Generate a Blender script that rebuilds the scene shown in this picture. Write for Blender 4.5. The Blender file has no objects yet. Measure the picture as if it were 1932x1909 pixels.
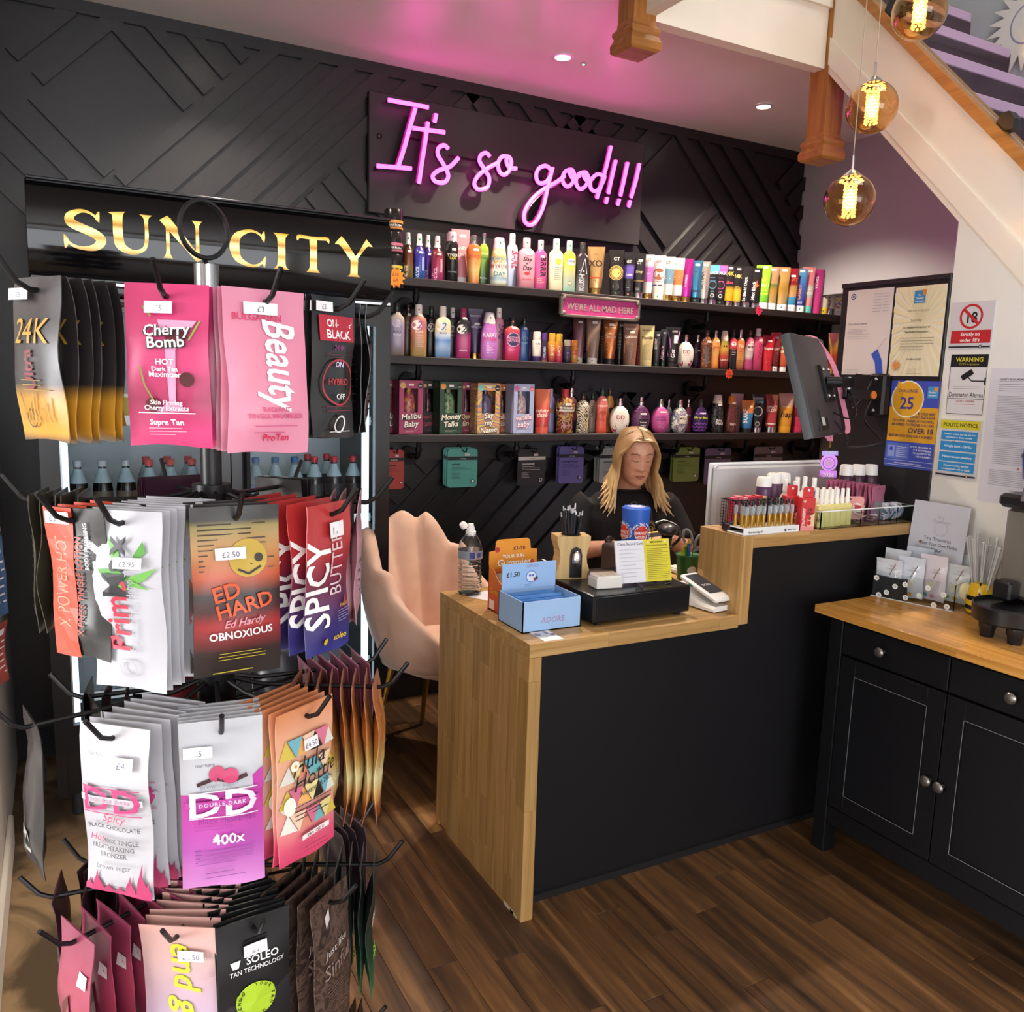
import bpy, math, random
from mathutils import Vector, Matrix
random.seed(11)
S = bpy.context.scene
COL = S.collection
# ---------------------------------------------------------------- camera
FPX, CX, CY = 1587.3, 966.0, 954.5            # focal length in pixels of the 1932 x 1909 frame
RM = ((0.88182161, -0.47064073, 0.0297985), (-0.04458737, -0.14611326, -0.98826256), (0.46947057, 0.87014264, -0.14983046))
CAM = Vector((0, 0, 1.5))
cd = bpy.data.cameras.new('camera'); cam = bpy.data.objects.new('camera', cd); COL.objects.link(cam)
cd.sensor_fit = 'HORIZONTAL'; cd.sensor_width = 36.0; cd.lens = 36.0 * FPX / 1932.0
cd.clip_start = 0.02; cd.clip_end = 60
r_, d_, f_ = (Vector(v) for v in RM)
cam.matrix_world = Matrix(((r_.x, -d_.x, -f_.x, CAM.x), (r_.y, -d_.y, -f_.y, CAM.y), (r_.z, -d_.z, -f_.z, CAM.z), (0, 0, 0, 1)))
S.camera = cam
# ---------------------------------------------------------------- world, daylight, exposure
w = bpy.data.worlds.new('world'); S.world = w; w.use_nodes = True
w.node_tree.nodes['Background'].inputs[0].default_value = (0.80, 0.88, 1.0, 1)
w.node_tree.nodes['Background'].inputs[1].default_value = 1.0
def area(name, loc, rot, sx, sy, power, col):
    l = bpy.data.lights.new(name, 'AREA'); l.shape = 'RECTANGLE'; l.size = sx; l.size_y = sy; l.energy = power; l.color = col
    o = bpy.data.objects.new(name, l); COL.objects.link(o); o.location = loc; o.rotation_euler = rot
    return o
# daylight: wide shop window far to the left, smaller street window behind the camera, roof light over the stairs
area('shop_window_daylight', (-8.35, 0.0, 1.30), (math.radians(94), 0, math.radians(-90)), 3.6, 2.4, 640, (0.95, 0.97, 1.0))
area('street_window_daylight', (0.6, -4.36, 1.50), (math.radians(90), 0, 0), 3.6, 2.3, 125, (0.96, 0.975, 1.0))
area('stairwell_daylight', (2.7, 0.9, 4.9), (0, 0, 0), 1.4, 2.0, 48, (1.0, 0.97, 0.92))
vs = S.view_settings; vs.view_transform = 'Standard'; vs.look = 'None'; vs.gamma = 1.0; vs.use_curve_mapping = False
vs.exposure = 0.2
# ---------------------------------------------------------------- helpers
def at(px, py, ax, val):
    """point of the line of sight through a pixel where coordinate ax equals val (metres)"""
    i = 'XYZ'.index(ax); d = r_ * (px - CX) + d_ * (py - CY) + f_ * FPX
    return CAM + d * ((val - CAM[i]) / d[i])
def depth(p): return (Vector(p) - CAM).dot(f_)
def lin(c):
    if isinstance(c, str):
        c = c.lstrip('#'); c = tuple(int(c[i:i + 2], 16) for i in (0, 2, 4))
    return tuple((x / 255 / 12.92) if x / 255 <= 0.04045 else ((x / 255 + 0.055) / 1.055) ** 2.4 for x in c[:3]) + (1.0,)
_m = {}
def mat(col, rough=0.5, metal=0.0, spec=0.5, emit=0.0, trans=0.0, ior=1.45, alpha=1.0, coat=0.0, name=None):
    k = (str(col), rough, metal, spec, emit, trans, ior, alpha, coat)
    if k in _m: return _m[k]
    m = bpy.data.materials.new(name or 'surface'); m.use_nodes = True
    b = m.node_tree.nodes['Principled BSDF']; c = lin(col); i = b.inputs
    i['Base Color'].default_value = c; i['Roughness'].default_value = rough; i['Metallic'].default_value = metal
    i['Specular IOR Level'].default_value = spec; i['IOR'].default_value = ior
    i['Transmission Weight'].default_value = trans; i['Alpha'].default_value = alpha; i['Coat Weight'].default_value = coat
    if emit: i['Emission Color'].default_value = c; i['Emission Strength'].default_value = emit
    _m[k] = m; return m
class NT:
    """tiny node-tree helper"""
    def __init__(s, name, rough=0.5, spec=0.5, metal=0.0):
        s.m = bpy.data.materials.new(name); s.m.use_nodes = True; s.t = s.m.node_tree; s.b = s.t.nodes['Principled BSDF']
        s.b.inputs['Roughness'].default_value = rough; s.b.inputs['Specular IOR Level'].default_value = spec; s.b.inputs['Metallic'].default_value = metal
    def n(s, kind, **kw):
        x = s.t.nodes.new('ShaderNode' + kind)
        for k, v in kw.items():
            if k.startswith('i_'): x.inputs[k[2:].replace('_', ' ')].default_value = v
            else: setattr(x, k, v)
        return x
    def l(s, a, ao, b, bi): s.t.links.new(a.outputs[ao], b.inputs[bi])
    def coord(s, which='Object', scale=(1, 1, 1), rot=(0, 0, 0)):
        c = s.n('TexCoord'); mp = s.n('Mapping'); mp.inputs['Scale'].default_value = scale; mp.inputs['Rotation'].default_value = rot
        s.l(c, which, mp, 'Vector'); return mp
    def ramp(s, stops, interp='LINEAR'):
        r = s.n('ValToRGB'); e = r.color_ramp.elements; r.color_ramp.interpolation = interp
        while len(e) < len(stops): e.new(0.5)
        for el, (p, c) in zip(e, stops): el.position = p; el.color = lin(c)
        return r
    def bump(s, src, out, strength=0.2, dist=0.01):
        b = s.n('Bump'); b.inputs['Strength'].default_value = strength; b.inputs['Distance'].default_value = dist
        s.l(src, out, b, 'Height'); s.l(b, 'Normal', s.b, 'Normal')
_g = {}
def grad(stops, rough=0.35, metal=0.0, interp='LINEAR', axis='Z', name='graded_print', coord='Generated'):
    """colour bands along one axis of the thing (bottom to top): printed colour, not light"""
    k = (str(stops), rough, metal, interp, axis)
    if k in _g: return _g[k]
    t = NT(name, rough, 0.5, metal); c = t.n('TexCoord'); sx = t.n('SeparateXYZ'); t.l(c, coord, sx, 'Vector')
    r = t.ramp(stops, interp); t.l(sx, axis, r, 'Fac'); t.l(r, 'Color', t.b, 'Base Color')
    _g[k] = t.m; return t.m
def pattern(kind, cols, scale=20.0, rough=0.35, name='patterned_print', metal=0.0):
    k = (kind, str(cols), scale, rough)
    if k in _g: return _g[k]
    t = NT(name, rough, 0.5, metal); mp = t.coord('Object')
    if kind == 'zebra':
        x = t.n('TexWave', wave_type='BANDS', bands_direction='DIAGONAL'); x.inputs['Scale'].default_value = scale; x.inputs['Distortion'].default_value = 9; x.inputs['Detail'].default_value = 1; x.inputs['Detail Scale'].default_value = 1.3; out = 'Fac'
    elif kind == 'swirl':
        x = t.n('TexWave', wave_type='RINGS', rings_direction='Y'); x.inputs['Scale'].default_value = scale; x.inputs['Distortion'].default_value = 14; x.inputs['Detail'].default_value = 1.2; out = 'Fac'
    elif kind == 'spots':
        x = t.n('TexVoronoi'); x.inputs['Scale'].default_value = scale; out = 'Distance'
    elif kind == 'stripes':
        x = t.n('TexWave', wave_type='BANDS', bands_direction='Z'); x.inputs['Scale'].default_value = scale; x.inputs['Distortion'].default_value = 0; out = 'Fac'
    else:
        x = t.n('TexNoise'); x.inputs['Scale'].default_value = scale; x.inputs['Detail'].default_value = 4; x.inputs['Distortion'].default_value = 1.5; out = 'Fac'
    t.l(mp, 'Vector', x, 'Vector')
    n = len(cols); lo, hi = (0.35, 0.65) if kind == 'noise' else (0.05, 0.95)
    r = t.ramp([(lo + (hi - lo) * i / n, c) for i, c in enumerate(cols)], 'CONSTANT' if kind in ('zebra', 'stripes') else 'EASE')
    t.l(x, out, r, 'Fac'); t.l(r, 'Color', t.b, 'Base Color'); _g[k] = t.m; return t.m

class MB:
    """collects faces of one mesh"""
    def __init__(s): s.v = []; s.f = []; s.mi = []; s.mats = []
    def slot(s, m):
        if m not in s.mats: s.mats.append(m)
        return s.mats.index(m)
    def add(s, vs, fs, m=None):
        b = len(s.v); s.v += [tuple(v) for v in vs]; k = s.slot(m) if m else 0
        for f in fs: s.f.append([i + b for i in f]); s.mi.append(k)
        return s
    def box(s, x0, x1, y0, y1, z0, z1, m=None):
        return s.add([(x, y, z) for z in (z0, z1) for y in (y0, y1) for x in (x0, x1)],
                     [(0, 2, 3, 1), (4, 5, 7, 6), (0, 1, 5, 4), (2, 6, 7, 3), (0, 4, 6, 2), (1, 3, 7, 5)], m)
    def rbox(s, x0, x1, y0, y1, z0, z1, b=0.004, m=None):
        def ring(z, i, c):
            a0, a1, b0, b1 = x0 + i, x1 - i, y0 + i, y1 - i
            return [(a0 + c, b0, z), (a1 - c, b0, z), (a1, b0 + c, z), (a1, b1 - c, z), (a1 - c, b1, z), (a0 + c, b1, z), (a0, b1 - c, z), (a0, b0 + c, z)]
        return s.loft([ring(z0, b, b * .5), ring(z0 + b, 0, b), ring(z1 - b, 0, b), ring(z1, b, b * .5)], True, m)
    def loft(s, rings, cap=True, m=None, closed=True):
        n = len(rings[0]); vs = [p for r in rings for p in r]; fs = []
        for k in range(len(rings) - 1):
            for i in range(n if closed else n - 1):
                j = (i + 1) % n; fs.append((k * n + i, k * n + j, (k + 1) * n + j, (k + 1) * n + i))
        if cap: fs.append(tuple(reversed(range(n)))); fs.append(tuple((len(rings) - 1) * n + i for i in range(n)))
        return s.add(vs, fs, m)
    def lathe(s, prof, n=20, c=(0, 0, 0), m=None, cap=True):
        return s.loft([[(c[0] + r * math.cos(2 * math.pi * i / n), c[1] + r * math.sin(2 * math.pi * i / n), c[2] + z) for i in range(n)] for r, z in prof], cap, m)
    def tube(s, pts, r, n=8, m=None, closed=False, cap=True, flat=1.0):
        P = [Vector(p) for p in pts]; N = len(P); R = r if isinstance(r, (list, tuple)) else [r] * N
        T = [((P[(i + 1) % N] if closed or i < N - 1 else P[i]) - (P[i - 1] if closed or i > 0 else P[i])).normalized() for i in range(N)]
        u = T[0].orthogonal().normalized(); rings = []
        if abs(T[0].z) < 0.9: u = T[0].cross(Vector((0, 0, 1))).normalized()
        for i in range(N):
            u = (u - T[i] * u.dot(T[i])).normalized(); v = T[i].cross(u)
            rings.append([P[i] + u * (R[i] * math.cos(2 * math.pi * k / n)) + v * (R[i] * flat * math.sin(2 * math.pi * k / n)) for k in range(n)])
        if closed: rings.append(rings[0]); cap = False
        return s.loft(rings, cap, m)
    def prism(s, poly, fn, d, m=None):
        """outline poly (u,v) extruded: fn(u,v,w) for w = 0 and d"""
        n = len(poly); vs = [fn(u, v, 0) for u, v in poly] + [fn(u, v, d) for u, v in poly]
        return s.add(vs, [tuple(reversed(range(n))), tuple(range(n, 2 * n))] + [(i, (i + 1) % n, n + (i + 1) % n, n + i) for i in range(n)], m)
    def sph(s, c, r, nu=16, nv=10, m=None, sc=(1, 1, 1)):
        rings = [[(c[0] + sc[0] * r * math.sin(t) * math.cos(2 * math.pi * i / nu), c[1] + sc[1] * r * math.sin(t) * math.sin(2 * math.pi * i / nu), c[2] - sc[2] * r * math.cos(t)) for i in range(nu)]
                 for t in [0.06 + (math.pi - 0.12) * k / nv for k in range(nv + 1)]]
        return s.loft(rings, True, m)
    def build(s, name, m=None, parent=None, loc=None, rot=None, smooth=35):
        me = bpy.data.meshes.new(name); me.from_pydata(s.v, [], s.f)
        if s.mats:
            for x in s.mats: me.materials.append(x)
            me.polygons.foreach_set('material_index', s.mi)
        elif m: me.materials.append(m)
        if smooth:
            me.polygons.foreach_set('use_smooth', [True] * len(s.f)); me.update()
            me.set_sharp_from_angle(angle=math.radians(smooth))
        me.update()
        return link(name, me, parent, loc, rot)
def link(name, me, parent=None, loc=None, rot=None):
    o = bpy.data.objects.new(name, me); COL.objects.link(o)
    if parent: o.parent = parent
    if loc is not None: o.location = loc
    if rot is not None: o.rotation_euler = rot
    return o
def tag(o, label=None, cat=None, group=None, kind=None):
    if label: o['label'] = label
    if cat: o['category'] = cat
    if group: o['group'] = group
    if kind: o['kind'] = kind
    return o
def thing(name, label, cat, loc=(0, 0, 0), rz=0.0, group=None, rot=None):
    o = bpy.data.objects.new(name, None); COL.objects.link(o); o.empty_display_size = 0.05
    o.location = loc; o.rotation_euler = rot or (0, 0, rz)
    return tag(o, label, cat, group)
def struct(o): o['kind'] = 'structure'; return o
def copy_tree(o, parent=None):
    c = o.copy(); COL.objects.link(c); c.parent = parent
    for ch in list(o.children): copy_tree(ch, c)
    return c
# ---- lettering: glyph outlines of the built-in font, cached once, then bent onto any surface
_gl = {}
def _glyphs():
    chars = "ABCDEFGHIJKLMNOPQRSTUVWXYZabcdefghijklmnopqrstuvwxyz0123456789£$&!?.,:;'-+/()*%#"
    for bold in (0, 1):
        def me(txt):
            c = bpy.data.curves.new('g', 'FONT'); c.body = txt; c.size = 1.0; c.resolution_u = 2; c.offset = 0.018 * bold
            o = bpy.data.objects.new('g', c); x = o.to_mesh(); v = [tuple(p.co[:2]) for p in x.vertices]; f = [tuple(p.vertices) for p in x.polygons]
            o.to_mesh_clear(); bpy.data.objects.remove(o); bpy.data.curves.remove(c); return v, f
        wd = lambda v: max(p[0] for p in v) - min(p[0] for p in v)
        base = wd(me('||')[0])
        for ch in chars:
            v, f = me(ch); _gl[ch, bold] = (v, f, wd(me('|' + ch + '|')[0]) - base)
        _gl[' ', bold] = ([], [], 0.28)
_glyphs()
def tw(t, size, bold=1, sx=1.0, track=0.0): return sum(_gl.get((c, bold), _gl['x', bold])[2] + track for c in t) * size * sx
def text(mb, t, u, v, size, fn, m=None, align='C', bold=1, sx=1.0, shear=0.0, track=0.0, fit=None, rot=0.0):
    """write t with its baseline through (u, v); fn(u, v) gives the 3-D point"""
    W = tw(t, size, bold, sx, track)
    if fit and W > fit: sx *= fit / W; W = fit
    x = {'C': -W / 2, 'L': 0, 'R': -W}[align]; cr, sr = math.cos(rot), math.sin(rot)
    for ch in t:
        vs, fs, adv = _gl.get((ch, bold), _gl['x', bold]); P = []
        for a, b in vs:
            du = x + (a + shear * b) * size * sx; dv = b * size; P.append(fn(u + du * cr - dv * sr, v + du * sr + dv * cr))
        if fs: mb.add(P, fs, m)
        x += (adv + track) * size * sx
def decor(ops, fn, w, h, step=0.00012, base=0.0004, res=6):
    """printed design: ops in a unit frame (u right, v down) laid on surface fn(x, z, lift), x in -w/2..w/2, z in 0..h"""
    mb = MB(); e = base
    for op in ops:
        k = op[0]; g = lambda u, v, e=e: fn((u - 0.5) * w, (1 - v) * h, e)
        if k == 't':      # text, u, v(baseline), size (fraction of h), colour, options
            _, t, u, v, sz, c, *o = op; o = o[0] if o else {}
            if 'fit' in o: o = dict(o, fit=o['fit'] * w)
            text(mb, t, (u - 0.5) * w, (1 - v) * h, sz * h, lambda x, z, e=e: fn(x, z, e), PR(c), **o)
        elif k == 'q':    # rectangle u0 v0 u1 v1 colour
            _, u0, v0, u1, v1, c = op; n = max(1, int(res * abs(u1 - u0) + 0.5)); nv = max(1, int(res * abs(v1 - v0) * 1.5))
            vs = [g(u0 + (u1 - u0) * i / n, v0 + (v1 - v0) * j / nv) for j in range(nv + 1) for i in range(n + 1)]
            mb.add(vs, [(j * (n + 1) + i, (j + 1) * (n + 1) + i, (j + 1) * (n + 1) + i + 1, j * (n + 1) + i + 1) for j in range(nv) for i in range(n)], PR(c))
        elif k == 'c':    # disc u v r(fraction of w) colour
            _, u, v, r, c = op[:5]; q = op[5] if len(op) > 5 else 1.0; N = 18
            mb.add([g(u, v)] + [g(u + r * math.cos(6.2832 * i / N), v + q * r * math.sin(6.2832 * i / N) * w / h) for i in range(N)], [(0, 1 + (i + 1) % N, 1 + i) for i in range(N)], PR(c))
        elif k == 'r':    # ring u v r thickness colour
            _, u, v, r, t, c = op[:6]; N = 24
            vs = [g(u + R * math.cos(6.2832 * i / N), v + R * math.sin(6.2832 * i / N) * w / h) for R in (r, r - t) for i in range(N)]
            mb.add(vs, [(i, N + i, N + (i + 1) % N, (i + 1) % N) for i in range(N)], PR(c))
        elif k == 'p':    # polygon points colour
            mb.add([g(*p) for p in op[1]], [tuple(reversed(range(len(op[1]))))], PR(op[2]))
        elif k == 'l':    # polyline points width(fraction of w) colour
            pts, lw, c = op[1], op[2], op[3]
            for (a, b), (a2, b2) in zip(pts, pts[1:]):
                dx, dy = (a2 - a) * w, (b2 - b) * h; L = math.hypot(dx, dy) or 1; nx, ny = -dy / L * lw * w / 2, dx / L * lw * w / 2
                mb.add([g(a + nx / w, b + ny / h), g(a - nx / w, b - ny / h), g(a2 - nx / w, b2 - ny / h), g(a2 + nx / w, b2 + ny / h)], [(0, 1, 2, 3)], PR(c))
        elif k == 'lines':  # u0 u1 v0 v1 n colour : rows of small print
            _, u0, u1, v0, v1, n, c = op; rr = random.Random(n * 7 + int(v0 * 100))
            for i in range(n):
                v = v0 + (v1 - v0) * i / max(1, n - 1); t_ = abs(v1 - v0) / n * 0.26 if n > 1 else 0.006; ue = u1 - (u1 - u0) * rr.choice((0, 0, .1, .3))
                mb.add([g(u0, v), g(u0, v + t_), g(ue, v + t_), g(ue, v)], [(0, 1, 2, 3)], PR(c))
        e += step
    return mb
def PR(c): return c if not isinstance(c, (str, tuple)) else mat(c, 0.45)
# ================================================================ the room
YB, XR, XL, ZC = 3.567, 3.99, -0.2, 2.772
def m_black(name, rough=0.33):
    t = NT(name, rough, 0.45); mp = t.coord('Object', (1, 1, 1)); n = t.n('TexNoise'); n.inputs['Scale'].default_value = 55; n.inputs['Detail'].default_value = 5
    t.l(mp, 'Vector', n, 'Vector'); r = t.ramp([(0.3, '1d1b1d'), (0.75, '242124')]); t.l(n, 'Fac', r, 'Fac'); t.l(r, 'Color', t.b, 'Base Color'); t.bump(n, 'Fac', 0.10, 0.002); return t.m
BLACKW = m_black('black_satin_paint')
def m_plaster(name, col, rough=0.55, spec=0.4):
    t = NT(name, rough, spec); mp = t.coord('Object'); n = t.n('TexNoise'); n.inputs['Scale'].default_value = 6; n.inputs['Detail'].default_value = 3
    t.l(mp, 'Vector', n, 'Vector'); mx = t.n('HueSaturation'); mx.inputs['Color'].default_value = lin(col)
    mr = t.n('MapRange'); mr.inputs['To Min'].default_value = 0.95; mr.inputs['To Max'].default_value = 1.04; t.l(n, 'Fac', mr, 'Value'); t.l(mr, 'Result', mx, 'Value')
    t.l(mx, 'Color', t.b, 'Base Color'); n2 = t.n('TexNoise'); n2.inputs['Scale'].default_value = 180; t.l(mp, 'Vector', n2, 'Vector'); t.bump(n2, 'Fac', 0.05, 0.002); return t.m
CEIL = m_plaster('ceiling_satin_white', 'f4efe9', 0.3, 0.5); CREAM = m_plaster('cream_paint', 'f1e6d8'); GREIGE = m_plaster('greige_paint', 'c9c2bb'); WHITE = m_plaster('white_wall_paint', 'e9e8e2', 0.5)
GLOSSW = mat('efe7da', 0.22, name='white_gloss_wood_paint')
def m_wood(name, cols, along, scale=1.0, rough=0.4, vary=0.16, bump=0.08, fine=60.0):
    """wood grain stretched along one axis; each board shifts with its own random value"""
    t = NT(name, rough, 0.4); sc = [fine, fine, fine]; sc['XYZ'.index(along)] = 2.2; sc = [x * scale for x in sc]
    c = t.n('TexCoord'); oi = t.n('ObjectInfo'); ad = t.n('VectorMath', operation='MULTIPLY_ADD'); ad.inputs[1].default_value = (1, 1, 1)
    cb = t.n('CombineXYZ'); mu = t.n('Math', operation='MULTIPLY'); mu.inputs[1].default_value = 37.0; t.l(oi, 'Random', mu, 0)
    for k in 'XYZ': t.l(mu, 'Value', cb, k)
    t.l(c, 'Object', ad, 0); t.l(cb, 'Vector', ad, 2); mp = t.n('Mapping'); mp.inputs['Scale'].default_value = sc; t.l(ad, 'Vector', mp, 'Vector')
    n = t.n('TexNoise'); n.inputs['Scale'].default_value = 1.0; n.inputs['Detail'].default_value = 6; n.inputs['Roughness'].default_value = 0.62; n.inputs['Distortion'].default_value = 0.6; t.l(mp, 'Vector', n, 'Vector')
    r = t.ramp([(0.28 + 0.44 * i / (len(cols) - 1), x) for i, x in enumerate(cols)]); t.l(n, 'Fac', r, 'Fac')
    h = t.n('HueSaturation'); mr = t.n('MapRange'); mr.inputs['To Min'].default_value = 1 - vary; mr.inputs['To Max'].default_value = 1 + vary
    t.l(oi, 'Random', mr, 'Value'); t.l(mr, 'Result', h, 'Value'); t.l(r, 'Color', h, 'Color'); t.l(h, 'Color', t.b, 'Base Color'); t.bump(n, 'Fac', bump, 0.003); return t.m
OAK = {a: m_wood('oak_grain_' + a.lower(), ('94703f', 'b18a54', 'c29f6b'), a, 0.8, 0.42, 0.10) for a in 'XYZ'}
DOAK = {a: m_wood('honey_oak_' + a.lower(), ('8d5a2a', 'ab7136', 'bd8446'), a, 0.7, 0.38, 0.06) for a in 'XYZ'}
FLOORW = m_wood('dark_plank_grain', ('281b12', '463020', '664629', '8d6740'), 'Y', 0.55, 0.42, 0.26, 0.12, 34)
BEECH = {a: m_wood('oiled_top_' + a.lower(), ('a9702f', 'c08a43', 'cd9a52'), a, 0.8, 0.26, 0.14) for a in 'XY'}
# concrete subfloor with patches, then the planks one by one
t = NT('bare_screed', 0.75, 0.3); mp = t.coord('Object'); n = t.n('TexNoise'); n.inputs['Scale'].default_value = 2.6; n.inputs['Detail'].default_value = 6; n.inputs['Distortion'].default_value = 1.2
t.l(mp, 'Vector', n, 'Vector'); r = t.ramp([(0.42, '5a4a37'), (0.47, '77634a'), (0.53, '9d8262'), (0.7, 'b0936f')]); t.l(n, 'Fac', r, 'Fac'); t.l(r, 'Color', t.b, 'Base Color'); t.bump(n, 'Fac', 0.3, 0.01); SCREED = t.m
floor = struct(MB().box(-8.7, 4.1, -4.6, YB + .1, -0.08, -0.004).build('floor', SCREED)); MB().box(XL - .12, 2.6, -4.5, -1.502, -.004, 0).build('plank_field', FLOORW, floor); MB().box(-8.5, XL - .12, -4.5, 1.9, -.0035, .001).build('entrance_tiles', m_plaster('pale_bounce_surface', 'd9d4ca', .5), floor)  # last slab: unseen pale floor, added to bounce window daylight onto the ceiling
x = 0.2455; k = 0; rr = random.Random(5)
ends = {1.543: 1.68, 1.46: 1.392, 0.915: 1.753, 1.18: 1.465}
pl_me = {}
def plank(L):
    L = round(L, 2)
    if L not in pl_me: pl_me[L] = MB().rbox(-.0428, .0428, 0.0006, L - .0006, -0.004, 0, 0.0009).build('plank', FLOORW, floor).data; bpy.data.objects.remove([o for o in bpy.data.objects if o.data == pl_me[L]][0])
    return pl_me[L]
PLX = []
while x < 2.60:
    y = -1.5 + rr.choice((0, .3, .6, .15, .45)) - .6
    for e, ye in ends.items():
        if abs(e - x) < 0.03: y = ye - 3.6
    while y < YB:
        a, b = max(y, -1.5), min(y + 0.9, YB - .001)
        if b - a > 0.02: link('plank', plank(b - a), floor, (x + .0432, a, 0))
        y += 0.9
    x += 0.0865
# back wall with raised 45-degree slats
wb = struct(MB().box(XL - .1, 4.1, YB, YB + .1, 0, ZC + .03).build('wall_back', BLACKW))
MB().box(XL, XR, YB - .018, YB, 2.727, ZC).build('top_rail', BLACKW, wb)
MB().box(XL, XR, YB - .014, YB, 0, .11).build('skirting', BLACKW, wb)
MB().box(3.93, XR, YB - .014, YB, .11, 2.727).build('end_rail', BLACKW, wb)
def slat(x0, z0, x1, z1, w_=0.05, lo=0.11, hi=2.727):
    """flat batten from (x0,z0) to (x1,z1), ends cut square, clipped level at the rails"""
    L = math.hypot(x1 - x0, z1 - z0); ux, uz = (x1 - x0) / L, (z1 - z0) / L; nx, nz = -uz * w_ / 2, ux * w_ / 2
    P = [(x0 + nx, z0 + nz), (x0 - nx, z0 - nz), (x1 - nx, z1 - nz), (x1 + nx, z1 + nz)]
    def clip(P, f):
        out = []
        for i in range(len(P)):
            a, b = P[i], P[(i + 1) % len(P)]; fa, fb = f(a), f(b)
            if fa >= 0: out.append(a)
            if (fa >= 0) != (fb >= 0): s_ = fa / (fa - fb); out.append((a[0] + (b[0] - a[0]) * s_, a[1] + (b[1] - a[1]) * s_))
        return out
    for f in (lambda p: p[1] - lo, lambda p: hi - p[1], lambda p: p[0] - XL - .005, lambda p: 3.93 - p[0]): P = clip(P, f) if len(P) > 2 else P
    if len(P) > 2: MB().prism(P, lambda u, v, q: (u, YB + .001 - q, v), 0.018).build('slat', BLACKW, wb, smooth=0)
def bs(c, xa, xb, **k): slat(xa, c - xa, xb, c - xb, **k)          # "\" : x + z = c
def fs_(c, xa, xb, **k): slat(xa, c + xa, xb, c + xb, **k)         # "/" : z - x = c
def bz(c, z0, z1, **k): bs(c, c - z1, c - z0, **k)
def fz(c, z0, z1, **k): fs_(c, z0 - c, z1 - c, **k)
for i in range(4): bs(3.10 + .1375 * i, 0.2, (3.10 + .1375 * i - 1.99) / 2)      # short slats under the first ceiling light
bs(2.955, .1, 0.48); bs(2.40, -.03, 0.20); bs(2.26, -.2, .13); bs(2.12, -.2, .06); bs(1.98, -.2, -.01)
fs_(2.50, -.015, 0.21); fs_(2.64, -.09, .1)
fs_(1.943, 0.235, 0.80)
for i in range(4): fz(1.78 - .1455 * i, 2.0, 2.75, **({} if i < 3 else {}))
for i in range(4): bs(3.02 + .1375 * i, (3.02 + .1375 * i - 1.28) / 2, 1.26)
for c in (1.20, 1.06): fz(c, 2.58, 2.75)
for i in range(5): bz(4.38 + .1375 * i, 2.60, 2.75)
for i in range(4): fz(0.50 - .14 * i, 2.58, 2.75)
# second diamond and the slats beside it
for i in range(4): bs(5.545 + .15 * i, 2.78, 3.93)
for i in range(5): fz(-.655 - .125 * i, 2.02, (5.48 - .655 - .125 * i) / 2)
fz(-.085, 2.45, 2.70); bz(4.975, 2.2, 2.44); bz(4.83, 2.1, 2.4)
for i in range(3): fs_(-0.935 - .15 * i, (6.09 + .935 + .15 * i) / 2, 3.93)
bs(6.30, 3.80, 3.93)
# behind the shelves and below them
for i in range(11): fz(.42 - .16 * i, 1.60, 1.90)
for i in range(6): bz(5.10 + .16 * i, 1.60, 1.90)
for i in range(9): bz(2.75 + .16 * i, 1.28, 1.58)
for i in range(9): fz(-1.15 - .16 * i, 1.28, 1.58)
for i in range(7): bs(2.28 + .1375 * i, 1.02 + .0 * i, (2.28 + .1375 * i + .41) / 2, hi=1.24)
for i in range(8): fs_(-.46 - .1375 * i, 1.18 + .10 * i, 1.66 + .1375 * i, hi=1.24)
for i in range(11): bs(3.60 + .1375 * i, 2.24 + .075 * max(0, i - 2), 2.60 + .12 * i, hi=1.24)
# other walls
wl = struct(MB().box(XL - .1, XL, 1.2, YB, 0, ZC).build('wall_left', GREIGE))
struct(MB().rbox(XL, XL + .016, 1.2, 2.9, 0, .1, .003).build('baseboard_left', mat('e3ddd4', .4)))
wr = struct(MB().box(XR, XR + .1, 1.2, YB, 0, ZC).build('wall_right', GREIGE))
# stairs: outer string in the plane X = 2.6
XS = 2.60
zb = lambda y: 1.791 + 1.0387 * (y - 1.585)
zt = lambda y: 2.169 + 1.0455 * (y - 1.63)
P = [(-1.5, 0), (1.83, 0), (1.83, zb(1.83) + .02), (0.0, zb(0) + .02), (-.139 , 0.02), (-1.5, .02)]
struct(MB().prism([(-.12, 0), (1.83, 0), (1.83, zb(1.83) + .02)], lambda u, v, q: (XS + .004 + q, u, v), .08).build('wall_stair', WHITE, smooth=0))
struct(MB().box(XS, XS + .1, -4.6, -.1, 0, ZC).build('wall_right_2', WHITE))
def raked(a, b, y0=-.2, y1=2.44): return [(y0, a(y0)), (y1, a(y1)), (y1, b(y1)), (y0, b(y0))]
st = thing('stair_string', 'white painted raking side board of the staircase', 'staircase', (0, 0, 0)); st['kind'] = 'structure'
MB().prism(raked(lambda y: zb(y) + .10, zt, -.1, 2.43), lambda u, v, q: (XS + .010 + q, u, v), .03).build('string_board', GLOSSW, st, smooth=0)
MB().prism(raked(lambda y: zb(y) + .03, lambda y: zb(y) + .125, -.1, 2.43), lambda u, v, q: (XS + q, u, v), .04).build('lower_moulding', GLOSSW, st, smooth=0)
MB().prism(raked(zb, lambda y: zb(y) + .032, -.1, 2.43), lambda u, v, q: (XS + .006 + q, u, v), .034).build('bottom_bead', GLOSSW, st, smooth=0)
MB().prism(raked(zt, lambda y: zt(y) + .045, -.1, 2.43), lambda u, v, q: (XS - .012 + q, u, v), .085).build('oak_capping', DOAK['Y'], st, smooth=0)
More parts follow.
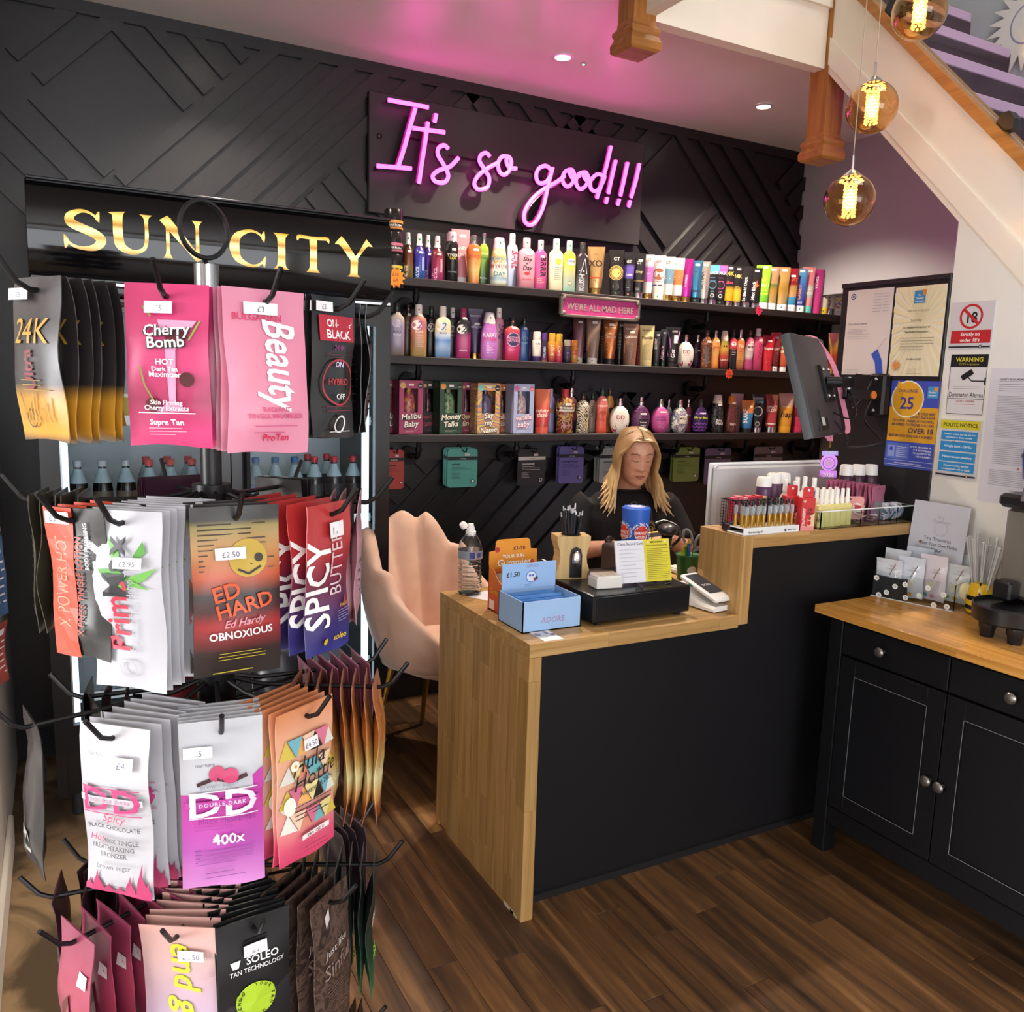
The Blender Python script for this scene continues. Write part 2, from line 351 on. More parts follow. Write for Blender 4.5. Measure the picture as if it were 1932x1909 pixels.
# treads climbing away from the camera, pink light strips under the nosings
TREAD = m_wood('dark_stair_wood', ('2d1c26', '40283a', '4b3040'), 'X', .6, .45, .05)
PINKLED = mat('ff4fd8', .5, emit=12.0, name='pink_led'); PINKPAINT = mat('c9a3c4', .45, name='painted_nosing')
sd = thing('staircase', 'dark wooden stairs behind the glass with pink light strips', 'stairs'); sd['kind'] = 'structure'
RISE = 0.205; GO = RISE / 1.042
for i in range(13):
    y = 0.45 + GO * i; z = zt(y) - .05
    MB().rbox(XS + .05, 3.62, y - .03, y + GO, z - .04, z, .004).build('tread', PINKPAINT, sd)
    MB().box(XS + .05, 3.62, y + GO - .03, y + GO - .012, z, z + RISE - .04).build('riser', TREAD, sd)
    MB().box(XS + .3, 3.55, y - .012, y - .004, z - .046, z - .0405).build('light_strip', PINKLED, sd)
GLASS = mat('eaf4f2', 0.02, trans=1.0, ior=1.2, name='clear_glass')
gp = thing('balustrade_glass', 'clear glass stair balustrade panel on black clamps', 'balustrade')
MB().prism(raked(lambda y: zt(y) + .046, lambda y: zt(y) + .95, -.1, 2.40), lambda u, v, q: (XS + .028 + q, u, v), .01).build('pane', GLASS, gp, smooth=0)
for px, py in ((1903, 233), (1690, 8)):
    p = at(px, py, 'X', XS + .02); c = MB()
    c.prism([(-.028, -.02), (.022, -.02), (.028, .012), (.012, .036), (-.01, .036), (-.028, .012)], lambda u, v, q: (p.x - .02 + q, p.y + u, zt(p.y) + .067 + v), .04)
    c.build('clamp', mat('17161a', .35), gp)
# ceiling with the stairwell opening, landing fascia, upper storey
cm = MB(); z0, z1 = ZC, ZC + .12
cm.prism([(-8.7, -4.6), (2.7, -4.6), (2.7, -1.6), (1.80, -1.6), (1.80, 2.46), (4.1, 2.46), (4.1, YB + .1), (-8.7, YB + .1)], lambda u, v, q: (u, v, z0 + q), .12); struct(cm.build('ceiling', CEIL, smooth=0))
fa = struct(MB().box(1.78, 2.605, 2.45, 2.50, 2.69, 3.2).build('trim_1', CREAM)); MB().box(1.78, 2.62, 2.435, 2.45, 2.90, 3.2).build('upper_board', CREAM, fa)
struct(MB().box(1.76, 1.80, -1.6, 2.44, 2.70, 3.2).build('trim_2', CREAM))
struct(MB().box(3.70, 3.8, -1.6, 4.6, 2.0, 5.1).build('wall_upper_right', m_plaster('cool_grey_paint', 'b9bac0')))
struct(MB().box(XL - .1, 3.8, 4.5, 4.6, 2.9, 5.1).build('wall_upper_back', GREIGE)); struct(MB().box(XL - .2, XL - .1, -1.6, 4.6, 2.7, 5.1).build('wall_upper_left', GREIGE))
struct(MB().box(XL - .2, 3.8, -1.7, 4.6, 5.0, 5.1).build('ceiling_upper', CREAM)); struct(MB().box(XL - .2, 3.8, -1.7, -1.6, 2.7, 5.1).build('wall_upper_front', CREAM))
# street wall behind the camera, with the opening of the shop window
lw = MB()
for q in ((-4.5, -1.65, 0, ZC), (1.85, YB + .1, 0, ZC), (-1.65, 1.85, 0, .12), (-1.65, 1.85, 2.5, ZC)): lw.box(-8.6, -8.5, *q)
struct(lw.build('wall_left_2', GREIGE, smooth=0)); struct(MB().box(-8.6, XL - .1, YB - 1.6, YB - 1.5, 0, ZC).build('wall_left_3', GREIGE))
fw = MB(); fw.box(-8.6, -1.3, -4.6, -4.5, 0, ZC); fw.box(2.42, 2.7, -4.6, -4.5, 0, ZC); fw.box(-1.3, 2.42, -4.6, -4.5, 0, .3); fw.box(-1.3, 2.42, -4.6, -4.5, 2.68, ZC); struct(fw.build('wall_front', GREIGE, smooth=0))
# black notice partition at the end of the counter
pt = struct(MB().rbox(XS, XS + .035, 1.832, 2.272, 0, 1.885, .003).build('wall_partition', mat('232124', .4, name='black_board_paint')))
MB().box(XS - .006, XS, 1.835, 2.27, 1.868, 1.884).build('edge_strip', mat('2b272b', .4), pt)
# door in the far right wall
dr = struct(MB().box(XR - .03, XR - .001, 2.2, 3.31, 0, 2.115).build('door_1', DOAK['Z'])); df = MB(); FR = mat('d8d8d6', .35, name='white_frame_paint')
df.box(XR - .045, XR - .001, 3.31, 3.40, 0, 2.20); df.box(XR - .045, XR - .001, 2.12, 3.31, 2.118, 2.20); df.build('door_frame', FR, dr, smooth=0)
# newel posts with moulded ends
def newel(name, label, x, y, zbot, ztop, a=.045):
    o = thing(name, label, 'post', (x, y, zbot))
    sq = lambda h, z: [(-h, -h, z), (h, -h, z), (h, h, z), (-h, h, z)]
    MB().loft([sq(a, .095), sq(a, ztop - zbot)], True).build('shaft', DOAK['Z'], o, smooth=0)
    MB().loft([sq(a + .006, 0), sq(a + .016, .008), sq(a + .017, .03), sq(a + .008, .05), sq(a + .013, .06), sq(a + .013, .07), sq(a + .002, .082), sq(a + .001, .096)], True).build('moulded_end', DOAK['X'], o, smooth=0)
newel('newel_post', 'short oak newel post stub with moulded end hanging under the ceiling', 1.757, 2.482, 2.585, 2.772)
newel('newel_post', 'long oak newel post with moulded end at the head of the stairs', 2.652, 2.474, 2.365, 3.25)
# recessed ceiling lights
def downlight(px, py, label, power=16, spot=118):
    p = at(px, py, 'Z', ZC); o = thing('downlight', label, 'ceiling light', (p.x, p.y, ZC), 0, 'recessed ceiling lights')
    MB().lathe([(.030, -.001), (.045, -.001), (.046, -.004), (.034, -.006), (.030, -.004)], 28, cap=False).build('bezel', mat('e9e9e9', .3, .3), o)
    MB().lathe([(.0305, -.0005), (.0305, -.003)], 24).build('lens', mat('fff3da', .5, emit=26, name='lamp_glow'), o)
    l = bpy.data.lights.new('downlight_lamp', 'SPOT'); l.energy = power; l.spot_size = math.radians(spot); l.spot_blend = .6; l.color = (1, .86, .68); l.shadow_soft_size = .03
    q = bpy.data.objects.new('downlight_lamp', l); COL.objects.link(q); q.parent = o; q.location = (0, 0, -.02)
downlight(1062, 107, 'round recessed ceiling light beside the green sensor lamp', 85)
downlight(1441, 200, 'round recessed ceiling light nearest the long oak post', 120)
for x, y, nm in ((.58, 3.08, 'recessed ceiling light over the drinks fridge'),): 
    q = Vector((x, y, ZC)); o = thing('downlight', nm, 'ceiling light', q, 0, 'recessed ceiling lights')
    MB().lathe([(.030, -.001), (.045, -.001), (.046, -.004), (.034, -.006), (.030, -.004)], 28, cap=False).build('bezel', mat('e9e9e9', .3, .3), o); MB().lathe([(.0305, -.0005), (.0305, -.003)], 24).build('lens', mat('fff3da', .5, emit=26), o)
    l = bpy.data.lights.new('downlight_lamp', 'SPOT'); l.energy = 60; l.spot_size = math.radians(118); l.spot_blend = .6; l.color = (1, .86, .68); l.shadow_soft_size = .03
    q = bpy.data.objects.new('downlight_lamp', l); COL.objects.link(q); q.parent = o; q.location = (0, 0, -.02)
p = at(1101, 119, 'Z', ZC); o = thing('sensor', 'tiny ceiling sensor with a green light', 'sensor', (p.x, p.y, ZC)); MB().lathe([(.012, -.001), (.014, -.003), (.009, -.006)], 16).build('rim', mat('cfcfcf', .4), o); MB().lathe([(.006, -.006), (.004, -.008)], 12).build('lamp', mat('59ff8a', .4, emit=4), o)
# ================================================================ wall shelves and their goods
SH = (1.897, 1.579, 1.253); YF = 3.33
SHELFW = m_wood('black_stained_board', ('1f1b1c', '2a2526', '332d2c'), 'X', .5, .45, .04, .15)
PIPE = mat('1b191b', .38, .6, name='black_iron_pipe')
for z, nm, x1 in ((SH[0], 'top', 3.98), (SH[1], 'middle', 3.98), (SH[2], 'bottom', 3.96)):
    o = thing('wall_shelf', 'long black wooden %s shelf carried on iron pipes' % nm, 'shelf', (1.08, YF, z))
    MB().rbox(0, x1 - 1.08, 0, YB - .016 - YF, -.034, 0, .003).build('board', SHELFW, o)
    MB().box(0, x1 - 1.08, YB - YF - .016 - .02, YB - YF - .016, -.13, -.0345).build('wall_cleat', BLACKW, o)
    for px in {'top': (1.345, 2.93, 3.73), 'middle': (1.36, 2.14, 2.948), 'bottom': (1.366, 1.849, 2.319, 2.792, 3.258, 3.751)}[nm]:
        b = MB(); x = px - 1.08; y = .07; zz = -.105
        b.tube([(x, y, -.0345), (x, y, zz + .03), (x, y + .008, zz + .01), (x, y + .03, zz), (x, YB - YF - .045, zz)], .0115, 10)
        b.tube([(x, y, -.06), (x, y, zz + .028)], .0155, 10); b.tube([(x, y + .028, zz), (x, y + .06, zz)], .0155, 10)
        b.tube([(x, YB - YF - .062, zz), (x, YB - YF - .038, zz)], .042, 18); b.build('pipe_bracket', PIPE, o)
# ---- the body shapes: (height fraction, half width, half depth, roundness); then the cap
def ring(z, a, b, n, N=20):
    out = []
    for i in range(N):
        t = 2 * math.pi * i / N; c, s_ = math.cos(t), math.sin(t)
        out.append((math.copysign(abs(c) ** (2 / n), c) * a, math.copysign(abs(s_) ** (2 / n), s_) * b, z))
    return out
KINDS = {  # body profile, cap profile, depth/width
    'tube': ([(.13, .74, .98, 2), (.16, .78, 1, 2), (.45, .86, .82, 2.1), (.75, .94, .5, 2.3), (.94, 1, .1, 3), (1, 1, .05, 4)], [(0, .70, .92, 2), (.12, .70, .92, 2), (.13, .66, .88, 2)], .60),
    'tubew': ([(.15, .80, 1, 2), (.18, .82, 1, 2), (.5, .88, .78, 2.1), (.78, .95, .45, 2.3), (.94, 1, .1, 3), (1, 1, .05, 4)], [(0, .80, 1, 2), (.14, .80, 1, 2), (.15, .78, .96, 2)], .58),
    'flask': ([(0, .90, .86, 3.5), (.02, .98, .97, 3.5), (.3, 1, 1, 3.2), (.66, 1, 1, 3), (.73, .92, .92, 2.6), (.79, .5, .62, 2.2), (.80, .42, .56, 2)], [(.80, .45, .6, 2), (.985, .44, .58, 2), (1, .38, .5, 2)], .62),
    'bareb': ([(0, .88, .84, 4), (.02, .96, .95, 4), (.55, .92, .95, 4), (.68, 1, 1, 3.5), (.77, .86, .9, 3), (.82, .5, .6, 2.2)], [(.82, .52, .66, 2.4), (.985, .5, .64, 2.4), (1, .45, .58, 2.4)], .6),
    'oval': ([(0, .55, .7, 2.3), (.02, .66, .84, 2.3), (.15, .88, 1, 2.1), (.34, 1, 1, 2), (.52, .96, .95, 2), (.66, .76, .8, 2), (.75, .44, .6, 2), (.78, .27, .42, 2)], [(.77, .30, .48, 2), (.985, .28, .46, 2), (1, .24, .4, 2)], .62),
    'waist': ([(0, .80, .9, 2.3), (.03, .9, 1, 2.3), (.15, .82, .95, 2.2), (.32, .78, .92, 2.2), (.55, .97, 1, 2.2), (.66, 1, 1, 2.2), (.76, .78, .9, 2.1), (.82, .42, .6, 2)], [(.81, .40, .58, 2), (.985, .38, .54, 2), (1, .32, .48, 2)], .64),
    'taper': ([(0, .62, .8, 2.4), (.03, .68, .86, 2.4), (.25, .76, .92, 2.3), (.55, .96, 1, 2.2), (.68, 1, 1, 2.2), (.77, .84, .9, 2.1), (.82, .5, .66, 2)], [(.81, .46, .64, 2), (.985, .44, .62, 2), (1, .4, .56, 2)], .62),
    'dome': ([(0, .90, .9, 2.6), (.03, .98, .98, 2.6), (.3, 1, 1, 2.5), (.6, .88, .95, 2.4), (.78, .68, .84, 2.3)], [(.775, .72, .88, 2.3), (.9, .62, .78, 2.3), (.985, .54, .7, 2.3), (1, .46, .6, 2.3)], .62),
    'spray': ([(0, .86, .86, 2.2), (.02, .98, .98, 2.2), (.3, 1, 1, 2.1), (.58, 1, 1, 2.1), (.66, .78, .78, 2), (.72, .44, .44, 2), (.74, .4, .4, 2)], [(.735, .5, .5, 2), (.79, .5, .5, 2), (.80, .42, .42, 2), (.9, .42, .44, 2), (.985, .38, .42, 2.4), (1, .34, .38, 2.4)], .95),
    'mist': ([(0, .95, .95, 6), (.02, 1, 1, 6), (.54, 1, 1, 6), (.58, .9, .9, 5), (.6, .5, .6, 2)], [(.6, .56, .7, 2), (.72, .56, .7, 2), (.74, .46, .58, 2), (.97, .43, .54, 2), (1, .36, .45, 2)], .8),
 'can': ([(0, .92, .92, 2), (.015, 1, 1, 2), (.72, 1, 1, 2), (.78, .9, .9, 2), (.81, .78, .78, 2)], [(.80, .76, .76, 2), (.97, .72, .72, 2), (1, .6, .6, 2)], 1.0),
    'roll': ([(0, .92, .92, 2.2), (.02, 1, 1, 2.2), (.7, 1, 1, 2.2), (.74, .8, .8, 2)], [(.735, .9, .9, 2), (.97, .88, .88, 2), (1, .78, .78, 2)], .95),
    'jar': ([(0, .9, .9, 2), (.04, .98, .98, 2), (.55, 1, 1, 2), (.6, .92, .92, 2)], [(.6, 1, 1, 2), (.96, 1, 1, 2), (1, .94, .94, 2)], 1.0),
    'lowjar': ([(0, .9, .9, 2), (.06, 1, 1, 2), (.5, 1, 1, 2)], [(.5, .98, .98, 2), (.95, .98, .98, 2), (1, .9, .9, 2)], 1.0),
}
def prof(kind, z):
    P = KINDS[kind][0]
    for (z0, a0, b0, n0), (z1, a1, b1, n1) in zip(P, P[1:]):
        if z <= z1: k = max(0, min(1, (z - z0) / (z1 - z0))); return a0 + (a1 - a0) * k, b0 + (b1 - b0) * k, n0 + (n1 - n0) * k
    return P[-1][1:]
def product(kind, name, label, cat, loc, rz, w, h, body, cap, ops=(), sticker=None, dot=None, group=None):
    """bottle, tube or jar: body, cap, printed design, price sticker, coloured dot"""
    o = thing(name, label, cat, loc, rz, group); P, Cp, dw = KINDS[kind]; a, b = w / 2, w / 2 * dw
    MB().loft([ring(z * h, x * a, y * b, n) for z, x, y, n in P]).build('body', body, o, smooth=50)
    if Cp: MB().loft([ring(z * h, x * a, y * b, n, 18) for z, x, y, n in Cp]).build('cap', cap, o, smooth=50)
    def surf(x, z, e):
        pa, pb, n = prof(kind, z / h); u = min(.97, abs(x) / (pa * a)); return (max(-pa * a, min(pa * a, x)), -(pb * b * (1 - u ** n) ** (1 / n)) - e - .0003, z)
    if ops: decor(ops, surf, w, h, base=.0005).build('print', None, o, smooth=0)
    if sticker:
        u, v = sticker; mb = decor([('q', u - .17, v - .025, u + .17, v + .025, 'e9dfd9'), ('lines', u - .1, u + .1, v - .008, v + .006, 2, '8a7f86')], surf, w, h, base=.0011); mb.build('price_sticker', None, o, smooth=0)
    if dot and Cp:
        zc = (Cp[0][0] + Cp[-1][0]) / 2; ca, cb = Cp[0][1] * a, Cp[0][2] * b
        def cs(x, z, e): return (x, -cb * math.sqrt(max(.05, 1 - (x / ca) ** 2)) - e - .0006, z)
        d = MB(); r = .0042; d.add([cs(r * math.cos(.7 * i), zc * h + r * math.sin(.7 * i), 0) for i in range(9)], [tuple(reversed(range(9)))], mat(dot, .5)); d.build('dot_sticker', None, o, smooth=0)
    return o
def T(t, v, c='ffffff', size=.07, **k): return ('t', t, .5, v, size, c, dict(dict(fit=.8), **k))
def TV(t, u, v, c, size, **k): return ('t', t, u, v, size, c, dict(dict(rot=math.pi / 2), **k))   # running upwards
SILV, GOLD, CHROME = mat('c9c9cc', .2, 1.0), mat('cda75c', .25, 1.0), mat('e6e6e8', .08, 1.0)
def gl(c, r=.28): return mat(c, r)
def fo(c): return mat(c, .25, .75)
G_, O_, R_ = '2e8a52', 'd8784e', 'b8443c'
# row: x0 x1 top kind back? body cap ops label sticker-v dot     (pixels of the photograph along the shelf)
def gt(c): return grad([(0, 'e2ddd8'), (.28, 'e2ddd8'), (.285, 'b99555'), (.31, c), (.66, c), (.74, 'efe9e2'), (1, 'efe9e2')], .3)
def g2(*c, **k): return grad([(i / (len(c) - 1), x) for i, x in enumerate(c)], k.get('r', .28), k.get('m', 0))
ROW1 = [
 (760, 779.5, 439, 'spray', 0, g2('7a6a2a', '6b3a1c', '3c2416'), 'f0e6e0', [TV('Radical', .38, .92, 'e8d9b8', .15, shear=.3)], 'amber brown spray bottle with white pump', .42, G_),
 (780, 802, 441.5, 'spray', 0, g2('2b62a8', '3a3a9e', '3b2a8a'), 'f3ecec', [TV('Radical', .42, .92, 'cfd8f5', .15, shear=.3), ('q', .68, .52, .85, .82, '9fb4de')], 'blue spray bottle with white pump', .42, G_),
 (799, 815, 443.7, 'spray', 1, g2('7a3a7a', '4a2f86', '33247a'), 'f3ecec', [TV('Radical', .42, .92, 'b9a8e0', .13, shear=.3)], 'violet spray bottle behind the blue one', .42, G_),
 (813, 836.6, 445.8, 'spray', 0, g2('c23a7a', '9a2f4e', '6a2a1e'), 'f3ecec', [TV('Radical', .42, .92, 'f0c8d8', .15, shear=.3), ('q', .7, .52, .86, .82, 'd9a0b4')], 'crimson to brown spray bottle with white pump', .42, R_),
 (840, 864.5, 438, 'can', 0, gl('1c1a1c'), 'd8b8c4', [T('TYGER', .50, 'f2ead8', .075), T('TAN', .56, 'e8c84e', .075), T('BODY SPRAY', .82, 'bdbdbd', .03)], 'black aerosol can with pale pink cap', .36, G_),
 (851, 886, 433, 'tube', 1, gl('d98a92'), 'f4f2f2', [T('CANDY', .38, 'f3dcd8', .10), T('COAT', .5, 'f3dcd8', .09), ('lines', .25, .75, .62, .85, 5, 'b05a66')], 'tall pink upside down tube behind the black can', .12, None),
 (879, 908.5, 444.7, 'taper', 0, g2('d97a2c', 'e9b86a', 'e8843a', 'd8622a'), SILV, [T('glowy', .46, 'd4662a', .11, shear=.25), ('lines', .25, .7, .56, .62, 3, 'd08a4a')], 'orange fading bottle with silver cap', .30, G_),
 (903, 921.5, 440, 'flask', 1, g2('1f5a2e', '5c8a2c', '9ab83c'), SILV, [T('simply', .40, 'd6e0a0', .06, shear=.2), T('green', .48, '2f7a3c', .07), T('ProTan', .86, 'e8e8e0', .05)], 'green bottle with silver cap behind the orange one', None, G_),
 (924.6, 957.6, 449, 'dome', 0, grad([(0, '9a9a48'), (.10, 'dfe6df'), (.2, '8fb4c8'), (.27, 'efe4c8'), (.42, 'f1ead6'), (.52, '9a5a44'), (.6, 'efe7d2'), (.72, '5a86b8'), (.8, 'f0d44a'), (1, 'f2e6c0')], .3), 'eee2e4', [T('SUN', .38, 'fbfbf6', .13), T('DAY', .52, 'd8c23c', .13), T('FUN', .66, 'fbfbf6', .13), T('DAY', .80, '3f8fa0', .13)], 'striped beach print bottle with pale cap', None, G_),
 (954.7, 976.7, 441, 'bareb', 1, gl('b9c6e2'), 'f3eeee', [('t', 'BARE', .42, .30, .22, 'c24a5a', dict(rot=-math.pi / 2, align='L', fit=1.5))], 'pale blue bottle with red upright lettering', None, G_),
 (976.7, 1009, 449, 'flask', 0, gl('e79aa8'), 'e6b2bc', [T('Slay', .47, '241a1c', .12, shear=.2), T('all', .53, '241a1c', .05), T('Day', .64, '241a1c', .12, shear=.2), ('c', .5, .71, .16, 'c2343e', .6), T('intensifier', .84, 'c8404a', .05)], 'light pink bottle with black script and red lips', .33, G_),
 (1007, 1031.7, 453, 'flask', 0, gl('cc4f8e'), 'eab6c4', [('t', 'BRRR', .45, .34, .17, '1d1420', dict(rot=-math.pi / 2, align='L', fit=1.5)), ('lines', .2, .75, .78, .86, 3, 'e8c060')], 'deep pink bottle with black upright lettering', .34, G_),
 (1035, 1062, 450.7, 'flask', 0, gl('efe3bd'), 'eee6dc', [('c', .62, .44, .2, 'f2d23c'), ('c', .3, .26, .09, 'e8b83c'), ('c', .7, .22, .08, 'd8a03c'), ('lines', .35, .85, .55, .78, 7, '6a6048')], 'cream bottle with a yellow sun face', None, G_),
 (1060.7, 1086, 454, 'flask', 0, g2('a8d8c0', 'a9b09a', 'c9c24a', 'e6cf3e'), 'a6d6c0', [('c', .6, .42, .36, 'e9e2d8', .7), T('fruits', .43, '3a4a9a', .08, u=0) if False else ('t', 'Happy', .58, .42, .07, '3a4a9a', dict(fit=.7)), ('c', .5, .83, .16, 'b04a5a'), ('c', .5, .83, .12, 'd9d2a0')], 'yellow to mint bottle with a white cloud badge', None, G_),
 (1085, 1110.7, 458, 'flask', 0, g2('77716e', '2a2628', '2e262c'), '2c2a2e', [('l', [(.3, .62), (.62, .32), (.8, .62), (.2, .56), (.9, .5)], .05, 'c8c8d0'), ('c', .55, .57, .06, 'd8d0d0'), ('t', 'KUSH', .62, .96, .16, 'bfbfc4', dict(rot=math.pi / 2, align='L', fit=1.2))], 'dark grey bottle with silver line drawing', None, G_),
 (1107, 1140, 465.6, 'tube', 0, fo('d2aa72'), GOLD, [T('GG', .18, '7a5a34', .07), T('XO', .42, '2a211c', .19), ('q', .2, .64, .8, .67, 'b8342e'), ('lines', .3, .7, .72, .8, 3, '7a5a3a')], 'shiny gold tube with big black letters', None, G_),
 (1147, 1177, 471.4, 'tube', 0, gl('221f20'), '1f1d1e', [T('GT', .23, 'e2dcd0', .10), ('r', .5, .50, .46, .05, 'c8a860'), ('r', .5, .50, .38, .045, 'c8a860'), ('c', .5, .50, .3, 'd2b266'), ('lines', .3, .7, .74, .82, 4, 'd0c8c0')], 'black tube with gold rings around a gold disc', None, G_),
 (1174, 1197, 475.8, 'tube', 0, grad([(0, '211e21'), (.32, '211e21'), (.33, '5c4a9e'), (.62, '6a56ac'), (.70, '211e21')], .3), '1f1d1e', [T('GT', .24, 'e2dcd0', .09), ('t', 'Luxe', .5, .52, .08, 'e8e4f0', dict(shear=.3, fit=.9)), ('lines', .3, .7, .74, .82, 3, 'c8c8d0')], 'black tube with a violet splash', None, O_),
 (1192, 1217, 478, 'tube', 0, grad([(0, '1f1c1d'), (.28, '1f1c1d'), (.285, 'c09c50'), (.31, '242022'), (1, '242022')], .3), SILV, [T('GT', .24, 'e2dcd0', .09), ('t', 'Envy', .5, .44, .09, 'c8b88a', dict(shear=.3, fit=.9)), ('lines', .3, .7, .78, .85, 3, 'c8c8c8')], 'black tube with a gold band and silver cap', .16, None),
 (1212, 1232.7, 480, 'tube', 0, gt('c06ab4'), GOLD, [T('GT', .15, '8a7f76', .09), ('lines', .3, .7, .42, .48, 2, 'f0d8ee')], 'white tube with a pink paint splash', None, G_),
 (1229, 1254.7, 482, 'tubew', 0, grad([(0, 'e8e0d8'), (.99, 'efe8df'), (1, 'efe8df')], .3), 'ece4da', [T('GT', .17, '8a7f76', .09), ('c', .5, .42, .42, '9a623c'), ('p', [(.1, .45), (.9, .45), (.6, .60), (.4, .60)], '9a623c'), ('t', 'Pearl', .5, .42, .10, 'f3ece4', dict(shear=.2, fit=.9)), ('q', .1, .66, .4, .69, '2f4a86'), ('q', .5, .66, .8, .69, '3a3034')], 'white tube with a brown swirl', None, G_),
 (1246, 1272, 484, 'tube', 0, gt('6f93a8'), GOLD, [T('GT', .17, '8a7f76', .09), ('lines', .3, .7, .44, .5, 2, 'dbe6ec')], 'white tube with a grey blue paint splash', None, G_),
 (1262, 1290, 486.5, 'tube', 0, gt('c8794a'), GOLD, [T('GT', .17, '8a7f76', .09), ('lines', .3, .7, .44, .5, 2, 'f0dccc')], 'white tube with an orange paint splash', None, G_),
 (1280, 1307, 487.8, 'tube', 0, fo('cf3fae'), GOLD, [('t', 'ULTIMA', .34, .66, .12, '5a1a66', dict(rot=math.pi / 2 - .06, align='L', fit=1.5)), ('t', 'SHIMMER', .55, .66, .07, 'f0b8e4', dict(rot=math.pi / 2 - .06, align='L'))], 'shiny magenta tube with purple upright lettering', None, G_),
 (1299, 1324, 491.5, 'tube', 0, fo('4f9ac4'), '24282c', [T('D', .26, '2a5a86', .14), ('q', .1, .70, .85, .74, '24405a')], 'shiny sky blue tube with a dark stripe', .1, G_),
 (1315.6, 1339, 493.4, 'tube', 0, fo('cfc6bc'), SILV, [('t', 'ULTIMA', .4, .66, .12, '3a3438', dict(rot=math.pi / 2 - .06, align='L', fit=1.5))], 'silver tube with dark upright lettering', .08, G_),
 (1330.7, 1356, 497, 'tube', 0, grad([(0, '1d1b1d'), (.72, '1d1b1d'), (.73, '4fa2c4'), (.95, '5fb0cc'), (.96, '1d1b1d')], .3), SILV, [T('BLACK', .26, 'f4f6f8', .10), ('lines', .3, .7, .34, .42, 2, '6aa8c8'), ('r', .5, .52, .3, .05, '5a9ab8'), T('OFF', .70, '6aa8c8', .05), ('r', .5, .78, .14, .04, 'e8e8e8')], 'black tube with a pale blue block and white lettering', None, None),
 (1346, 1371, 497.6, 'tube', 0, grad([(0, '1d1b1d'), (.72, '1d1b1d'), (.73, 'd24a9a'), (.95, 'dc5aa4'), (.96, '1d1b1d')], .3), '232125', [T('BLACK', .26, 'f4f6f8', .10), ('lines', .3, .7, .34, .42, 2, 'c86aa8'), ('r', .5, .52, .3, .05, 'b84a8a'), T('OFF', .70, 'c86aa8', .05), ('r', .5, .78, .14, .04, 'e8e8e8')], 'black tube with a hot pink block and white lettering', None, G_),
 (1362, 1386, 499.7, 'tube', 0, grad([(0, 'd8a820'), (.30, 'd0a222'), (.42, '1d1b1c'), (1, '1d1b1c')], .3), SILV, [T('24K', .26, 'c8b43c', .14), T('Ultra', .46, 'd04a5a', .10), ('lines', .3, .7, .54, .6, 3, 'c89a4a')], 'black tube with gold drips and red lettering', .08, O_),
 (1380, 1400, 501.6, 'tube', 0, grad([(0, 'd8b030'), (.30, 'd0a832'), (.42, '1e1c1b'), (1, '1e1c1b')], .3), SILV, [T('24K', .30, 'd4c06a', .14), ('lines', .3, .7, .50, .58, 3, 'c8a85a')], 'black tube with gold drips and gold lettering', .08, G_),
 (1395, 1419, 502, 'tube', 0, gl('1f1d1f'), SILV, [('t', 'So Black! Onyx', .42, .86, .095, 'ece8e6', dict(rot=math.pi / 2 - .06, align='L', fit=2.0))], 'black tube with white upright lettering and silver cap', None, G_),
 (1411, 1436, 505, 'tube', 0, gl('1d1b1c'), SILV, [('t', 'Max Black', .42, .80, .11, 'f0ece8', dict(rot=math.pi / 2 - .06, align='L', fit=2.0)), ('p', [(.5, .38), (.62, .30), (.6, .4), (.8, .44), (.58, .48), (.5, .56), (.44, .46)], 'd8603a')], 'black tube with white lettering over an orange burst', .08, G_),
 (1425, 1453, 500, 'tubew', 0, g2('5cae2e', '86c832', '77c22e'), 'e8e6e4', [('p', [(.5, .22), (.58, .30), (.75, .28), (.62, .36), (.5, .4), (.38, .36), (.25, .28), (.42, .30)], 'e2e03c'), T('KARAT', .50, 'f2f29a', .11), T('KICK', .60, 'd4e43c', .09), ('q', .15, .64, .8, .67, 'e2e03c'), ('lines', .2, .75, .72, .84, 4, '3c7a22')], 'bright green tube with a yellow leaf', .05, None),
 (1441, 1468, 503, 'tubew', 0, grad([(0, 'c8b078'), (.36, 'c09a48'), (.5, '6a8a4a'), (.56, 'c8aa74'), (1, 'b89878')], .25, .5), 'e8e6e4', [T('KARAT', .34, '8a5a3c', .09), ('lines', .2, .75, .48, .6, 3, '7a5a2a')], 'beige gold tube with a green band', .07, None),
 (1460, 1488.6, 504, 'tubew', 0, grad([(0, 'd0bc84'), (.4, 'c8a040'), (.7, 'd8b868'), (1, 'd0ae6a')], .22, .6), 'e8e6e4', [T('KARAT', .34, '9a6a34', .09), ('lines', .2, .75, .48, .6, 3, '8a6424')], 'yellow gold tube in shiny foil', .07, G_),
 (1476.7, 1505, 506, 'tubew', 0, grad([(0, '3a8ab4'), (.2, '4a96bc'), (.24, 'c8a06a'), (.5, 'b08a4a'), (.56, '8a2a26'), (1, '8a2626')], .25, .3), 'e8e6e4', [T('KARAT', .30, 'b04a40', .10), ('lines', .2, .75, .46, .62, 4, '7a5a2a')], 'dark red tube with gold middle and blue foot', .18, G_),
 (1494, 1522, 507.5, 'tubew', 0, g2('2e3a86', '3a5aa8', '4a92b8'), 'e6e6e6', [('t', 'OBEY', .5, .72, .15, 'e0904a', dict(rot=math.pi / 2 - .06, align='L')), T('JUST', .80, 'c8d0e8', .06)], 'blue tube with orange upright lettering', .05, G_),
